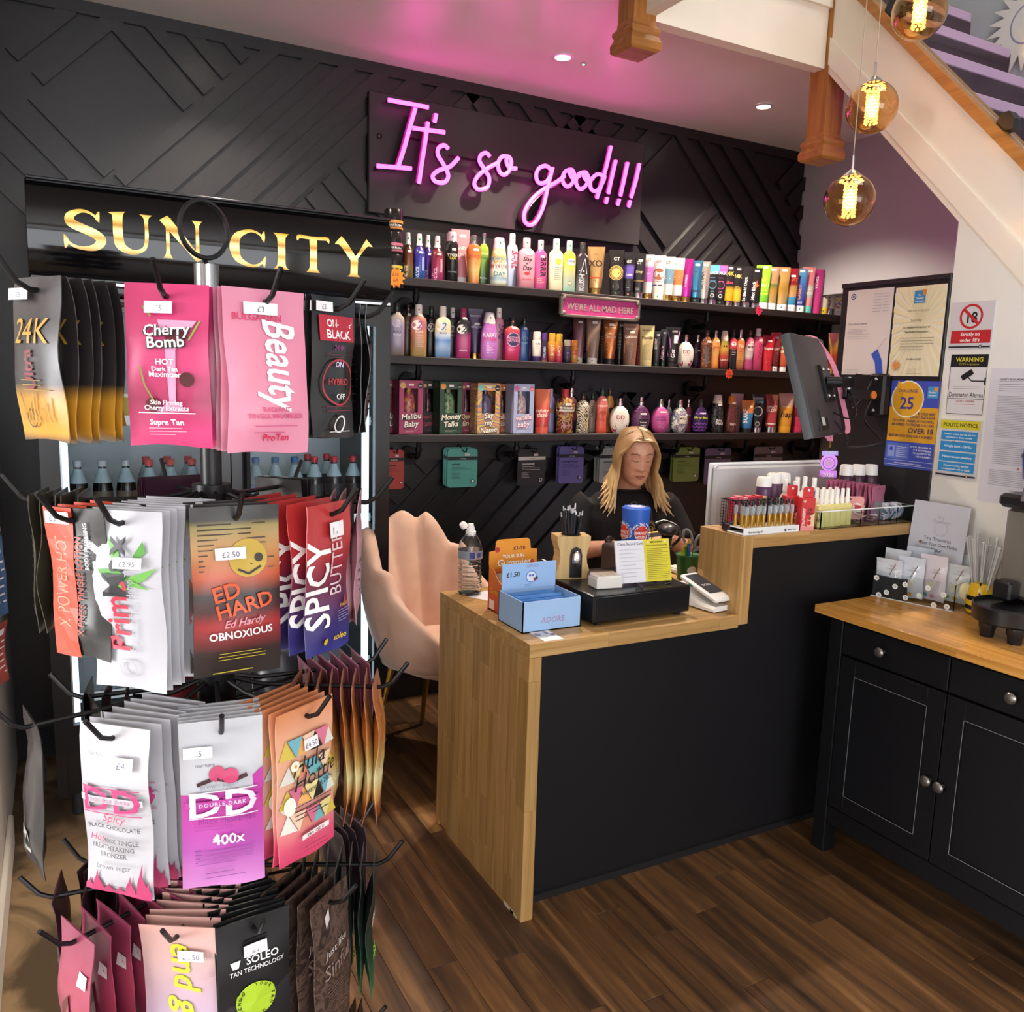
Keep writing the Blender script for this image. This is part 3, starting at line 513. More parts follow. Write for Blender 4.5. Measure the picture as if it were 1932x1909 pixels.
 (1510.6, 1536, 504, 'tubew', 0, grad([(0, 'c88a92'), (.22, 'c8949a'), (.25, 'a8b4ac'), (.5, 'b0b0a8'), (.56, 'd07a84'), (1, 'd8858c')], .35), '5cc0b4', [T('HELLO', .50, 'e8e0dc', .10), T('AMOR', .60, 'e8e0dc', .10)], 'pink and grey tube with a turquoise cap', .08, None),
 (1525.7, 1552.7, 508, 'tubew', 0, gl('b83a80'), 'b83a80', [('t', 'vibes', .55, .30, .14, 'f6e4ee', dict(rot=math.pi / 2 - .06)), ('p', [(.1, .60), (.85, .68), (.85, .74), (.1, .66)], 'd8b878')], 'magenta tube with a slanted gold band', None, None),
 (1541, 1566, 510, 'tubew', 0, gl('ded6c2'), 'e6c832', [('t', 'HAPPY', .42, .18, .15, '23201e', dict(rot=-math.pi / 2 - .06, align='L')), ('lines', .3, .7, .72, .8, 3, '7a746a')], 'cream tube with black downward lettering and yellow cap', None, G_),
 (1556, 1580, 502.7, 'tube', 0, grad([(0, 'cfcdc6'), (.4, 'b8c0bc'), (.7, 'd8b8a8'), (1, 'e2dcd2')], .35), SILV, [('t', 'WANDERLUST', .30, .16, .11, '2a2a30', dict(rot=-math.pi / 2 - .06, align='L', fit=2.4)), ('p', [(.6, .08), (.85, .2), (.6, .32), (.35, .2)], '4a82b4')], 'pale tube with black downward lettering and a blue diamond', None, G_),
 (1570, 1595, 504.6, 'tubew', 0, pattern('noise', ('e2c87a', 'd8c064', 'e8e2d8', '4a62a8', 'c8606a'), 30, .35), 'e6e6e2', [('q', .2, .30, .75, .46, 'a8c4d8')], 'floral yellow and blue tube with a white cap', None, G_),
 (1590, 1609, 508, 'tube', 1, g2('c8782a', 'e0c03c', 'd8a032', 'b8482e'), 'e6e6e2', [('t', 'SVA', .4, .62, .14, '3a3a2a', dict(rot=math.pi / 2))], 'orange to yellow tube at the far right end', .06, None),
 (1606, 1622, 507, 'tube', 1, g2('3a3478', '4a4490', '433c88'), 'e6e6e2', [T('ro', .5, 'f0eef6', .16)], 'purple tube at the far right end', None, None),
]
ROW2 = [
 (734, 763, 571.6, 'flask', 0, g2('8a7a6a', '9a86a0', '9c8ca8', 'c8b8a0'), '2a2628', [('c', .45, .38, .3, 'c8b8d0'), T('2', .46, 'e0d4dc', .2, shear=.2), T('BLACK', .56, '4a3a5a', .05), T('Butter', .62, 'e6dce8', .06)], 'beige and purple bottle with a large 2', .2, G_),
 (763, 777, 574, 'flask', 1, g2('5a4030', '6a4c38'), '2a2420', [T('2', .46, 'c8a878', .18)], 'brown bottle behind the beige one', .2, O_),
 (774, 805, 574.6, 'flask', 0, grad([(0, 'c8a860'), (.3, 'c0865a'), (.6, 'c07a58'), (.72, 'b06a80'), (1, 'b88060')], .3), 'ece4dc', [('c', .35, .40, .3, 'f0e6e0'), T('2', .46, 'a03a7a', .2, shear=.2), T('BLACK', .54, 'f4ecec', .05), ('lines', .4, .8, .6, .8, 6, 'e8d0b8')], 'orange bottle with a white disc and white cap', .2, O_),
 (805, 822, 577.5, 'flask', 1, gl('1e1b1d'), '242022', [('c', .5, .42, .4, 'ece6e0'), T('2', .48, '1e1b1d', .18)], 'black bottle with a white disc behind the orange one', None, G_),
 (820, 850, 578, 'flask', 0, grad([(0, '6a96cc'), (.25, '9ab4d8'), (.42, '5a86c4'), (.55, 'c8d4e4'), (.66, 'e0cfa4'), (1, 'e4d4ac')], .3), 'efe6dc', [('c', .35, .40, .3, 'e9e4de'), T('2', .46, '3a72b8', .2, shear=.2), T('BLACK', .54, '2a5aa0', .05)], 'sandy bottle with a blue wave', .14, None),
 (845, 862, 580.4, 'flask', 1, gl('4a4650'), 'd8d2d0', [T('2', .48, 'c8c4cc', .18), T('BLACK', .56, 'c8c4cc', .05)], 'grey bottle behind the blue wave one', None, G_),
 (859, 888, 582, 'flask', 0, grad([(0, 'b02a6a'), (.5, 'a02a66'), (.62, '6a2048'), (.70, '1d191b'), (1, '1d191b')], .3), 'a02a5c', [('c', .38, .42, .3, 'e9e2dc'), T('2', .48, '1d191b', .2, shear=.2), T('more', .86, 'f0c8dc', .07)], 'black to magenta bottle with a magenta cap', .2, G_),
 (881, 911.4, 583, 'tube', 1, g2('3a2a52', '4a3664', '3c2c50'), GOLD, [T('collagen', .38, 'b8a8d0', .09), T('ROCCO', .16, 'b8a8c8', .06), ('lines', .3, .7, .44, .47, 2, 'a898c0')], 'dark purple tube with a gold cap', .3, None),
 (906, 939, 590, 'dome', 0, pattern('stripes', ('c86ab4', 'b05ac0', 'd884c4', 'b87ad0'), 46, .28), 'd9ccd2', [T('KARAT', .52, 'f6eef4', .13), T('COLLAGEN', .60, 'e23a7a', .09), ('lines', .3, .75, .66, .85, 6, 'f0d8f0')], 'pink and purple banded bottle with a clear cap', .22, G_),
 (931, 950, 581, 'bareb', 1, gl('d88aa0'), 'ece6e6', [('t', 'BARE', .45, .30, .2, '6a3a86', dict(rot=-math.pi / 2, align='L', fit=1.5))], 'rose bottle with purple upright lettering', None, O_),
 (950, 981, 598.8, 'flask', 0, g2('d83a5a', 'd02a6a', 'a02a6a', 'd8503a'), '221e22', [('c', .52, .52, .42, '3a2a5e'), ('r', .52, .52, .42, .03, 'e8d8e0'), T('ALOHA', .50, 'd8a8c8', .09), T('HAWAII', .57, 'd8a8c8', .09), ('lines', .3, .75, .74, .78, 2, 'f0b0c0')], 'red and pink bottle with a dark round badge', .25, O_),
 (979, 997, 599.5, 'flask', 1, g2('3a6aa8', '2f5a9e', '3a62a4'), '221e22', [('c', .5, .52, .42, '8ab0d8'), T('ALOHA', .50, '2a4a8a', .09), T('HAWAII', .57, '2a4a8a', .09)], 'blue bottle with a pale round badge', .25, G_),
 (995, 1006, 627, 'roll', 1, gl('4a3a78'), '4a3470', [], 'purple mini bottle behind the white one', None, None),
 (1003.5, 1020, 625.8, 'roll', 0, grad([(0, '4a3674'), (.22, '4a3674'), (.26, 'ece4d4'), (1, 'ece4d4')], .3), 'efe8da', [T('SUN', .44, '3a3042', .09), ('lines', .3, .7, .5, .56, 2, '7a7080')], 'white mini bottle with a purple foot', None, None),
 (1019.4, 1032, 628, 'roll', 0, grad([(0, 'c8a03a'), (.1, '8a3a6a'), (.3, '3c2c5a'), (1, '2c2440')], .3), '54307a', [('t', 'COLLAGEN', .62, .86, .11, 'f0ecf4', dict(rot=math.pi / 2, align='L', fit=1.6))], 'dark purple mini bottle with white upright lettering', None, None),
 (1032.5, 1047.7, 628.7, 'roll', 0, g2('a8324e', 'd8762e', 'e09a34'), 'e6a53a', [('t', 'SHOT', .62, .78, .15, 'fbf0dc', dict(rot=math.pi / 2, align='L'))], 'orange mini shot bottle', None, None),
 (1047, 1060.7, 630, 'roll', 0, g2('c82a5a', 'd8504a', 'e6b03a'), 'ecbc3e', [('t', 'SHOT', .62, .78, .15, 'fbf0dc', dict(rot=math.pi / 2, align='L'))], 'yellow to pink mini shot bottle', None, None),
 (1062, 1076, 641, 'roll', 0, g2('2a2440', '5a5064', '6a5c60'), 'd8cfc4', [('c', .5, .58, .42, '3a3a7e'), T('sun', .6, 'e8e0ee', .09)], 'small grey pot with a blue badge', None, None),
 (1076, 1089.7, 641.7, 'roll', 0, g2('c8843a', 'd89a4a', 'd8862e'), 'e08a3c', [('c', .5, .54, .4, 'c8503a')], 'small orange pot with a red badge', None, None),
 (1080, 1103.5, 599, 'tube', 1, g2('b06a80', '7a3a4a', '4a2a30'), 'e6dfd8', [('lines', .3, .7, .5, .6, 3, 'b08a90')], 'maroon tube with a white cap', .1, G_),
 (1105, 1132, 600, 'tube', 0, g2('8a6c5c', '8f7060', '6a5044'), 'e6dfd8', [('lines', .3, .7, .5, .56, 2, 'b8a090')], 'taupe tube with a white cap', .1, G_),
 (1131, 1142, 612, 'tube', 1, gl('1d1a1b'), '1d1a1b', [('lines', .3, .7, .3, .5, 4, 'a8a0a0')], 'thin black tube between taupe and copper tubes', None, None),
 (1136, 1164, 602.6, 'tube', 0, fo('b06a3e'), '262022', [T('THE TANNER', .20, 'e0b898', .05), T('Island', .34, 'd8a888', .09, shear=.3), T('Dream', .42, 'd8a888', .09, shear=.3), ('lines', .3, .7, .5, .66, 3, 'e0a87a')], 'copper coloured tube with script lettering', .12, None),
 (1162, 1176, 605.5, 'tube', 1, g2('1e1a1a', '2c2422', '30261f'), '1d1a1b', [('lines', .3, .7, .3, .6, 5, 'a89888')], 'dark tube behind the copper one', .1, None),
 (1174, 1203, 611, 'tubew', 0, gl('8a6450'), '8a6450', [T('AfterDark', .14, 'd8c4b4', .06), T('Coconut', .34, 'f2e8de', .11, shear=.25), ('lines', .3, .7, .46, .5, 2, 'd8c4b4'), ('lines', .3, .75, .6, .66, 2, 'c8b0a0')], 'brown tube with white script', .2, None),
 (1200, 1211, 614, 'tubew', 1, gl('b83a52'), 'b83a52', [('lines', .3, .7, .3, .5, 3, 'e0a0ac')], 'crimson tube between brown and cream tubes', None, None),
 (1205, 1233, 614, 'tubew', 0, gl('dcc88c'), 'dcc88c', [T('AfterDark', .14, '4a4038', .06), T('Vanilla', .34, '3a302a', .11, shear=.25), ('lines', .3, .7, .46, .5, 2, '6a5a40'), ('lines', .3, .75, .62, .68, 2, 'a8965c')], 'cream tube with black script', None, None),
 (1230.4, 1246, 625, 'tube', 0, gl('1f1b1d'), '1f1b1d', [('l', [(.2, .3), (.85, .62)], .07, 'b83a4a'), ('l', [(.85, .3), (.2, .62)], .07, 'b83a4a'), TV('SECRET', .5, .36, 'f0ecec', .09)], 'black tube with a red cross', .1, G_),
 (1244.7, 1257, 621, 'tube', 0, g2('1d1a1c', '241d22'), '1d1a1c', [TV('Muscle', .55, .82, 'e0a8c4', .13, align='L', shear=.2)], 'black tube with pink upright script', .1, G_),
 (1253.5, 1283, 617.5, 'tube', 0, gl('1c191b'), '1c191b', [('p', [(.1, .06), (.32, .3), (.36, .5), (.2, .76), (.12, .5)], 'b86ac8'), TV('Get', .62, .78, 'f0e8ee', .14, align='L', shear=.2), ('q', .55, .2, .8, .4, 'e8e2e2'), ('l', [(.9, .1), (.75, .4)], .06, 'c88ac0')], 'wide black tube with a violet metallic flash', .1, None),
 (1275, 1308.7, 631, 'oval', 0, gl('e8e0d4'), CHROME, [T('DD', .58, '9a2a52', .16), T('DOUBLE DARK', .64, '9a2a52', .03), ('lines', .25, .75, .70, .78, 3, 'b07a8a'), ('p', [(.14, .86), (.3, .80), (.34, .88), (.3, .97), (.2, .94)], 'a8244e'), ('p', [(.6, .9), (.8, .76), (.86, .84), (.7, .97)], 'a8244e')], 'white egg shaped bottle with crimson flames on the middle shelf', None, O_),
 (1303, 1326, 631, 'oval', 1, pattern('swirl', ('3a2038', '6a3a68', '8a4a84', '4a2848'), 26, .25), CHROME, [('q', .2, .56, .5, .84, '2a2a2e')], 'purple swirl egg shaped bottle on the middle shelf', .48, O_),
 (1320, 1343.4, 623, 'waist', 0, pattern('spots', ('2a1c16', '8a4a2e', '2a1c16', 'a86a44'), 90, .3), '3a3034', [('q', .3, .45, .6, .88, '5e5a5e')], 'leopard print bottle with a dark cap', .3, R_),
 (1338.7, 1358, 623.6, 'waist', 0, g2('d87a34', 'e6aa60', 'e08a4a'), SILV, [T('glow', .46, 'b85a2a', .09, shear=.2), ('lines', .3, .7, .52, .56, 2, 'b86a34')], 'amber bottle with a silver cap', .28, R_),
 (1355, 1375, 624, 'dome', 0, grad([(0, '3a1c1a'), (.2, '8a2a26'), (.45, 'b84430'), (.62, 'b89434'), (1, 'a89a48')], .3), 'dcd4cc', [('c', .5, .44, .34, 'c89a3c'), ('c', .38, .4, .08, '2a1c16'), ('c', .62, .4, .08, '2a1c16'), T('OBNOX', .78, 'e8dcc8', .07)], 'yellow to red bottle with a grinning mask', .24, O_),
 (1374, 1390, 622, 'flask', 0, grad([(0, '1e1b1d'), (.62, '211d1f'), (.68, 'c83a4e'), (1, 'd04a58')], .3), '2c282a', [('c', .45, .36, .3, 'f0e8e8'), T('2', .43, 'c82a3e', .15), ('lines', .25, .75, .5, .62, 3, 'd8d0d0')], 'black bottle with a red shoulder', None, R_),
 (1387, 1404, 622, 'flask', 0, g2('a84a34', 'd8a45c', 'c8704a', 'd8843c'), SILV, [T('Tiki', .44, 'f2e2c0', .10), ('lines', .2, .8, .54, .8, 7, '8a3a2a')], 'orange red bottle with a silver cap', .24, None),
 (1403, 1422.5, 623, 'waist', 0, grad([(0, 'b84a7a'), (.3, 'b0467a'), (.42, 'd8c8c4'), (.6, 'c8b0b0'), (.75, 'b85a70'), (1, 'c86a80')], .3), '3a3034', [('c', .5, .42, .36, 'e8dcd8'), T('NAKED', .45, '2a2024', .08)], 'pink and white patterned bottle with a dark cap', .3, R_),
 (1418, 1439, 619.7, 'bareb', 0, g2('cf3f72', 'd6507c', 'dc6a8c'), 'ece6e4', [('t', 'BARE', .45, .34, .17, 'c82a5a', dict(rot=-math.pi / 2, align='L'))], 'bright pink bottle with a white cap', .28, R_),
 (1435.7, 1459, 632.6, 'tubew', 0, gl('b82430'), 'b82430', [T('Tropical', .40, 'f2dcd8', .10, shear=.2), ('lines', .3, .7, .56, .6, 2, 'e08a88'), ('lines', .3, .7, .74, .78, 2, 'e08a88')], 'plain red tube with white script', .16, None),
 (1452, 1471, 627, 'tube', 0, grad([(0, '5a1a1c'), (.5, '7a2422'), (.8, '8a2a26'), (.9, 'b8382e'), (1, 'b8382e')], .3), 'e6e2de', [T('CHERRY', .46, 'e8c8c0', .09), ('lines', .2, .75, .52, .72, 5, 'e6dcd4'), ('c', .3, .20, .14, 'c82a30'), ('c', .62, .12, .12, '5a8a3a', .6)], 'dark cherry tube with fruit print', .14, O_),
 (1468, 1487, 631, 'tube', 0, grad([(0, 'b8482e'), (.5, 'c85a34'), (.75, 'd8862e'), (1, 'd8a034')], .3), 'e8e4e0', [T('MISS', .38, 'f4e6c8', .11), T('SALT', .50, 'f4e6c8', .11), ('lines', .2, .75, .6, .8, 5, 'f0c89a')], 'orange tube with cream block lettering', .1, None),
 (1486, 1499, 640, 'tube', 1, gl('211d1e'), '1c191a', [('c', .5, .45, .2, 'b85a54'), ('lines', .3, .7, .3, .6, 4, 'a8a0a0')], 'black tube beside the monitor', None, R_),
 (1560, 1583, 628, 'tube', 0, grad([(0, 'a83a26'), (.35, 'b84a2c'), (.55, 'c89a3a'), (1, 'd8c084')], .22, .6), GOLD, [], 'gold and red foil tube right of the monitor', None, None),
]
ROW3 = [
 (1007.4, 1037.4, 734, 'tubew', 0, g2('b83a2e', 'd03a38', 'd8683c', 'd0562e'), 'c85038', [T('sunny', .52, 'fbeee0', .13, shear=.2), T('daze', .62, 'fbeee0', .13, shear=.2), ('lines', .3, .7, .72, .76, 2, 'f0b890')], 'red orange tube with cream script', None, None),
 (1031, 1046.5, 733, 'waist', 1, gl('9a98c8'), 'c0a0b8', [('c', .4, .5, .3, 'c8785a')], 'lilac bottle behind the red tube', None, None),
 (1047, 1084, 734, 'waist', 0, pattern('noise', ('6a1c24', '7a2228', 'b89a4a', '5a1a20'), 26, .25), 'c2343a', [('q', .02, .40, .98, .50, 'e8ded4'), T('Blonde', .41, '2a1c1c', .08, shear=.2), T('Obsession', .475, '2a1c1c', .075, shear=.2), T('caution', .84, 'c08aa8', .07)], 'maroon and gold bottle with a red stopper', .34, None),
 (1066, 1088, 731.5, 'flask', 1, grad([(0, '2a3a66'), (.3, '3a3a60'), (.4, 'b06a78'), (1, 'c07a84')], .3), SILV, [], 'dusky pink bottle with a silver cap', None, O_),
 (1085, 1112, 742, 'waist', 0, pattern('zebra', ('1c1816', 'e2d6bc'), 55, .3), '262224', [('p', [(.48, .38), (.92, .38), (.98, .5), (.84, .90), (.56, .90), (.44, .5)], 'd0b67e'), ('t', 'DARK', .71, .58, .085, '2a211a', dict(fit=.42)), ('lines', .58, .84, .64, .82, 5, '7a6440')], 'zebra striped bottle with a tan label', .3, O_),
 (1108, 1125.5, 742, 'waist', 1, gl('cdb6a6'), '242124', [('t', 'Kisses', .5, .62, .12, '6a4a44', dict(rot=math.pi / 2, align='L'))], 'beige bottle behind the zebra one', None, G_),
 (1123, 1147, 731.8, 'waist', 0, g2('d8503a', 'd8685a', 'e07a72'), '2a3030', [T('resort', .42, 'f6d8cc', .09), ('c', .5, .62, .36, 'c8503c', 1.2), ('lines', .35, .65, .68, .72, 2, 'f6d8cc')], 'coral bottle with a fruit print', .26, G_),
 (1143, 1155, 731.8, 'waist', 1, g2('c8742c', 'd89a3c'), '2a2624', [('c', .6, .5, .3, '4a2a20')], 'orange bottle behind the coral one', None, O_),
 (1148, 1188, 751.5, 'oval', 0, gl('ece4d6'), CHROME, [T('DD', .60, '9a2a52', .17), T('DOUBLE DARK', .66, '9a2a52', .03), ('lines', .25, .75, .72, .80, 3, 'b07a8a'), ('p', [(.12, .86), (.28, .78), (.34, .88), (.3, .97), (.2, .94)], 'a8244e'), ('p', [(.62, .9), (.84, .74), (.9, .84), (.72, .97)], 'a8244e')], 'white egg shaped bottle with crimson flames left of the woman', .4, None),
 (1189, 1226, 749.6, 'oval', 0, pattern('swirl', ('3a1c3c', '6a3468', 'a05a90', '4a244c'), 22, .25), CHROME, [('q', .38, .60, .84, .90, '1d191c'), ('t', 'brown', .61, .72, .075, 'f0ecec', dict(fit=.4)), ('t', 'sugar', .61, .80, .085, 'f0ecec', dict(fit=.4))], 'purple swirl egg shaped bottle right behind the woman', .46, O_),
 (1227, 1262.4, 753, 'oval', 0, g2('c24a94', 'c8569a', 'c85a9e'), CHROME, [T('ALOHA', .56, '5a2a7a', .085), T('HAWAII', .64, '5a2a7a', .085), ('lines', .35, .65, .72, .84, 4, 'e49ac8')], 'plain orchid pink egg shaped bottle', .38, G_),
 (1253, 1267, 753.5, 'oval', 1, pattern('swirl', ('c8b8cc', '8ab0b8', 'd8a0b8', 'e0dce4'), 22, .25), CHROME, [], 'pastel swirl egg shaped bottle', None, None),
 (1263.8, 1298, 754.3, 'oval', 0, pattern('noise', ('e8e4dc', 'e4e0dc', '3a7a6a', 'c8a0b8', '4a6a9a'), 22, .25), CHROME, [('q', .42, .48, .86, .72, 'e6dec4'), ('t', 'MAUI', .64, .60, .11, '26241f', dict(fit=.4)), ('lines', .5, .78, .64, .68, 2, '6a6248')], 'white floral egg shaped bottle with a square label', None, O_),
 (1289, 1305, 753.7, 'oval', 1, gl('b04a72'), CHROME, [('q', .3, .46, .8, .52, 'e8d0d8')], 'rose egg shaped bottle behind the floral one', None, O_),
 (1303, 1336, 753.7, 'oval', 0, gl('2e1c4a'), '3a2f44', [('l', [(.06 + .11 * i, .70 + .05 * (i % 2)) for i in range(9)], .05, '8a4ac0'), ('l', [(.06 + .11 * i, .80 + .05 * (i % 2)) for i in range(9)], .05, '8a4ac0'), ('l', [(.12 + .11 * i, .90 + .04 * (i % 2)) for i in range(8)], .05, '8a4ac0'), ('l', [(.2 + .1 * i, .40 + .04 * (i % 2)) for i in range(7)], .05, '8a4ac0'), ('t', 'Go to Black', .5, .57, .09, 'e2dc4a', dict(shear=.3, fit=.95))], 'purple zigzag egg shaped bottle with yellow script', .42, G_),
 (1339, 1365, 744.8, 'dome', 0, pattern('noise', ('1b191b', '232022', '3a3e3a', '1b191b'), 30, .2), 'd8d0c8', [('t', 'Baby', .55, .70, .085, 'e8e4e0', dict(fit=.6)), ('t', 'Black', .6, .78, .11, 'f0ecea', dict(fit=.7))], 'black bottle with silver lace on the left side', .26, O_),
 (1366.6, 1390, 746.8, 'dome', 0, pattern('swirl', ('3a1c1a', '7a3a34', 'a85a48', '4a2422'), 24, .28), 'd8862e', [('t', 'Bare', .6, .80, .10, 'f0e0d4', dict(fit=.6))], 'brown marbled bottle with an orange cap', .2, None),
 (1376, 1400, 742.6, 'tube', 1, gl('b88a9a'), 'b88a9a', [TV('ROSE', .7, .5, '7a4a5a', .14)], 'dusky mauve tube behind the brown bottle', None, None),
 (1396, 1420.7, 755, 'tube', 0, grad([(0, '2f72a8'), (.54, '3a86b8'), (.55, 'cf7a44'), (1, 'd8843e')], .3), '1f1d20', [('t', 'SURF', .48, .72, .20, 'f4f0ea', dict(rot=math.pi / 2, align='L', fit=1.7)), ('c', .76, .2, .1, 'ecd8b0')], 'orange and blue tube with white upright lettering', None, None),
 (1416, 1440, 743.4, 'tube', 0, gl('1d1b1d'), SILV, [T('BLACKONYX', .14, 'e8ecec', .07), T('XTREME', .23, '5ab4c0', .09), ('r', .5, .45, .38, .06, 'c8ccd0'), ('r', .5, .78, .18, .04, 'd8c8b8')], 'black tube with a silver ring', None, None),
 (1442, 1466.5, 744, 'tubew', 0, gl('a83a3c'), SILV, [T('AMAZE', .36, 'f0dcd0', .09), T('GLOW', .46, 'f0dcd0', .12), ('p', [(.45, .0), (.98, .0), (.72, .3)], 'c8a060'), ('q', .1, .76, .85, .79, 'e6d6d0')], 'red tube with a gold wedge', None, G_),
 (1467, 1495.5, 742, 'tubew', 0, grad([(0, 'd8982a'), (.62, 'd8982a'), (.63, 'c8a48a'), (.8, 'd8b8a0'), (1, 'b89a88')], .25), 'd8982a', [T('DECODE', .36, 'f4ecd8', .05), T('hap', .60, '3a2c1c', .2, shear=.2)], 'mustard yellow tube with dark script and rose gold top', None, None),
 (1494, 1516, 742.6, 'tubew', 0, grad([(0, 'c83456'), (.62, 'c83456'), (.63, 'c8a48a'), (.8, 'd8b8a0'), (1, 'b89a88')], .25), 'c83456', [T('DECODE', .36, 'f4ecd8', .05), T('ha', .60, '2a1c1e', .2, shear=.2)], 'raspberry tube with dark script and rose gold top', None, None),
 (1514, 1533, 797, 'jar', 0, mat('d8dcd6', .3), '5a3a9a', [('q', .1, .62, .9, .72, 'eae6e0')], 'white jar with a violet lid', None, None),
 (1536, 1557, 792, 'jar', 0, mat('d2d6d0', .3), 'b8a888', [('c', .6, .8, .08, G_)], 'white jar with a tan lid', None, None),
 (1558, 1572, 800, 'jar', 0, mat('cfd2cc', .3), 'c8ccc6', [], 'plain white jar at the end of the bottom shelf', None, None),
]
def stock(rows, si, where):
    for x0, x1, top, kind, back, body, cap, ops, desc, stk, dot in rows:
        dw = KINDS[kind][2]; yrow = YF + .045 + .066 * back; xc = (x0 + x1) / 2; tube = kind.startswith('tube')
        b = at(xc, top + 45, 'Y', yrow); t = at(xc, top, 'Y', yrow); w = (x1 - x0) * depth((b.x, yrow, SH[si])) / FPX
        if back: w = max(w, .045)
        w = min(w, .1)
        rz = math.radians((-31 if tube and b.x > 1.9 else -14) + random.uniform(-3, 3)) if kind not in ('oval',) else math.radians(-22)
        cat = 'tube' if tube else 'jar' if kind == 'jar' else 'spray bottle' if kind in ('spray', 'can') else 'bottle'
        label = desc if 'shelf' in desc or 'woman' in desc else desc + ' on the %s shelf' % where
        product(kind, {'tube': 'lotion_tube', 'jar': 'cream_jar', 'spray bottle': 'spray_bottle', 'bottle': 'lotion_bottle'}[cat], label, cat, (b.x, yrow, SH[si] + .0005), rz, w, t.z - SH[si],
                body, cap if not isinstance(cap, str) else mat(cap, .35), ops, (.6, stk) if stk else None, dot, 'tanning products on the %s shelf' % where)
stock(ROW1, 0, 'top'); stock(ROW2, 1, 'middle'); stock(ROW3, 2, 'bottom')
# stacked round pots beside the fridge
for i, (c, lab) in enumerate((('c8b43c', 'yellow'), ('c86a86', 'pink'), ('d8903c', 'orange'))):
    p = at(747, 500, 'Y', YF + .05); h = .088
    product('lowjar', 'cosmetic_pot', 'black round pot with %s label, %s of the stack beside the fridge' % (lab, ('lowest', 'middle one', 'topmost')[i]), 'jar', (p.x - .012, YF + .05, SH[0] + .0005 + i * (h + .0006)), -.3, .078, h,
            grad([(0, '1d1a1c'), (.2, '1d1a1c'), (.22, c), (.36, c), (.38, '1d1a1c'), (.72, '1d1a1c'), (.74, c), (1, c)], .3, interp='CONSTANT'), mat('1b191b', .2), [T('SOLAR RUSH', .78, 'f2e8e0', .13), ('lines', .25, .75, .82, .86, 2, 'c8b8a8')], group='round pots in a stack')
# ---- boxed bottles with a window
def boxed(x0, xf, x1, top, main, art, lines_, lcol, ocol, desc, back=0, side=None, badge='c8a05a', new='2a2426', pat=None):
    y0 = YF + .02 + .078 * back; a = at(xf, 780, 'Y', y0).x; b = at(x1, 780, 'Y', y0).x; h = at((xf + x1) / 2, top, 'Y', y0).z - SH[2]; w = b - a; d = .075
    o = thing('boxed_lotion', desc + ' on the bottom shelf', 'box', ((a + b) / 2, y0, SH[2] + .0005), 0, 'boxed lotions on the bottom shelf'); M_ = pat or mat(main, .45); c = MB()
    u0, u1, v0, v1 = -w * .30, w * .28, h * .40, h * .85     # window opening in the front
    for q in ((-w / 2, u0, 0, h), (u1, w / 2, 0, h), (u0, u1, 0, v0), (u0, u1, v1, h)): c.box(q[0], q[1], 0, .0015, q[2], q[3])
    c.box(-w / 2, -w / 2 + .0015, 0, d, 0, h); c.box(w / 2 - .0015, w / 2, 0, d, 0, h); c.box(-w / 2, w / 2, d - .0015, d, 0, h); c.box(-w / 2, w / 2, 0, d, 0, .0015); c.box(-w / 2, w / 2, 0, d, h - .0015, h)
    c.build('carton', M_, o, smooth=0)
    MB().loft([ring(z * h, x * w, y * d * .36, 2.3) for z, x, y in ((.02, .22, .9), (.3, .27, 1), (.6, .27, 1), (.72, .2, .8), (.78, .10, .4), (.92, .10, .4))]).build('bottle_inside', pattern('noise', art, 38, .3), o, (0, d * .5, 0))
    MB().box(u0, u1, .0016, .0020, v0, v1).build('window_film', mat('ffffff', .05, trans=1.0, ior=1.1, name='thin_film'), o, smooth=0)
    ops = [('c', .16, .10, .12, badge), ('c', .86, .10, .11, new), ('t', 'NEW', .86, .115, .028, 'f0e8e0', {}), ('q', .40, .065, .60, .105, 'e6ddd8')]
    for i, t_ in enumerate(lines_):
        v = .72 + .14 * i - (.03 if len(lines_) > 2 else 0); s_ = .15 if len(t_) < 8 else .12
        for dx, dz, cc in ((.012, .010, ocol), (-.012, .008, ocol), (0, -.010, ocol), (0, .016, ocol), (0, 0, lcol)):
            ops.append(('t', t_, .5 + dx, v + dz, s_, cc, dict(shear=.22, fit=.88, rot=.10)))
    ops += [('lines', .25, .75, .93, .95, 2, lcol)]
    decor(ops, lambda x, z, e: (x, -e, z), w, h).build('print', None, o, smooth=0)
    return o
RAIN = pattern('swirl', ('d8c060', 'c86a72', '5aa0a8', '8a6a9a', 'd89a5a'), 9, .4)
boxed(734, 734, 751.5, 716.5, '7a3044', ('c89a50', 'b85a3a', '8a2a3a'), ('Long', 'Legs'), 'f2ead6', '3a2026', 'dark rose box with cream script half hidden by the fridge', 1)
boxed(746, 752.5, 798.5, 717, 'a03c62', ('d8a850', 'c8803a', 'a03c62'), ('Malibu', 'Baby'), 'f6efe0', '2a1c30', 'raspberry box with a golden bottle in its window')
boxed(797, 797, 824, 718, '2a2226', ('5a2a34', '8a3a44', '2a2226'), ("won't be", 'tamed'), 'a83a48', '1a1418', 'black box with dark red script', 1)
boxed(822.7, 829, 872.6, 719.4, '2c4636', ('b85a34', '3a5a3a', '7a9a6a'), ('Money', 'Talks'), 'f4ecd8', '1d1a1c', 'dark green box with cream script', badge='d8904a')
boxed(870, 870, 893, 721, '8a2f4a', ('5a3a4a', '8a5a6a', '4a2a3a'), ('Queen', 'fine'), 'e8d49a', '3a2028', 'wine red box with yellow rays', 1)
boxed(894.6, 900, 943.7, 722.3, 'c8846a', ('b84a40', '4a3a5a', '5a5a7a'), ('Say', 'my', 'Name'), 'fbf2e2', '1d181c', 'rainbow striped box with white script', badge='7ac0b4', pat=RAIN)
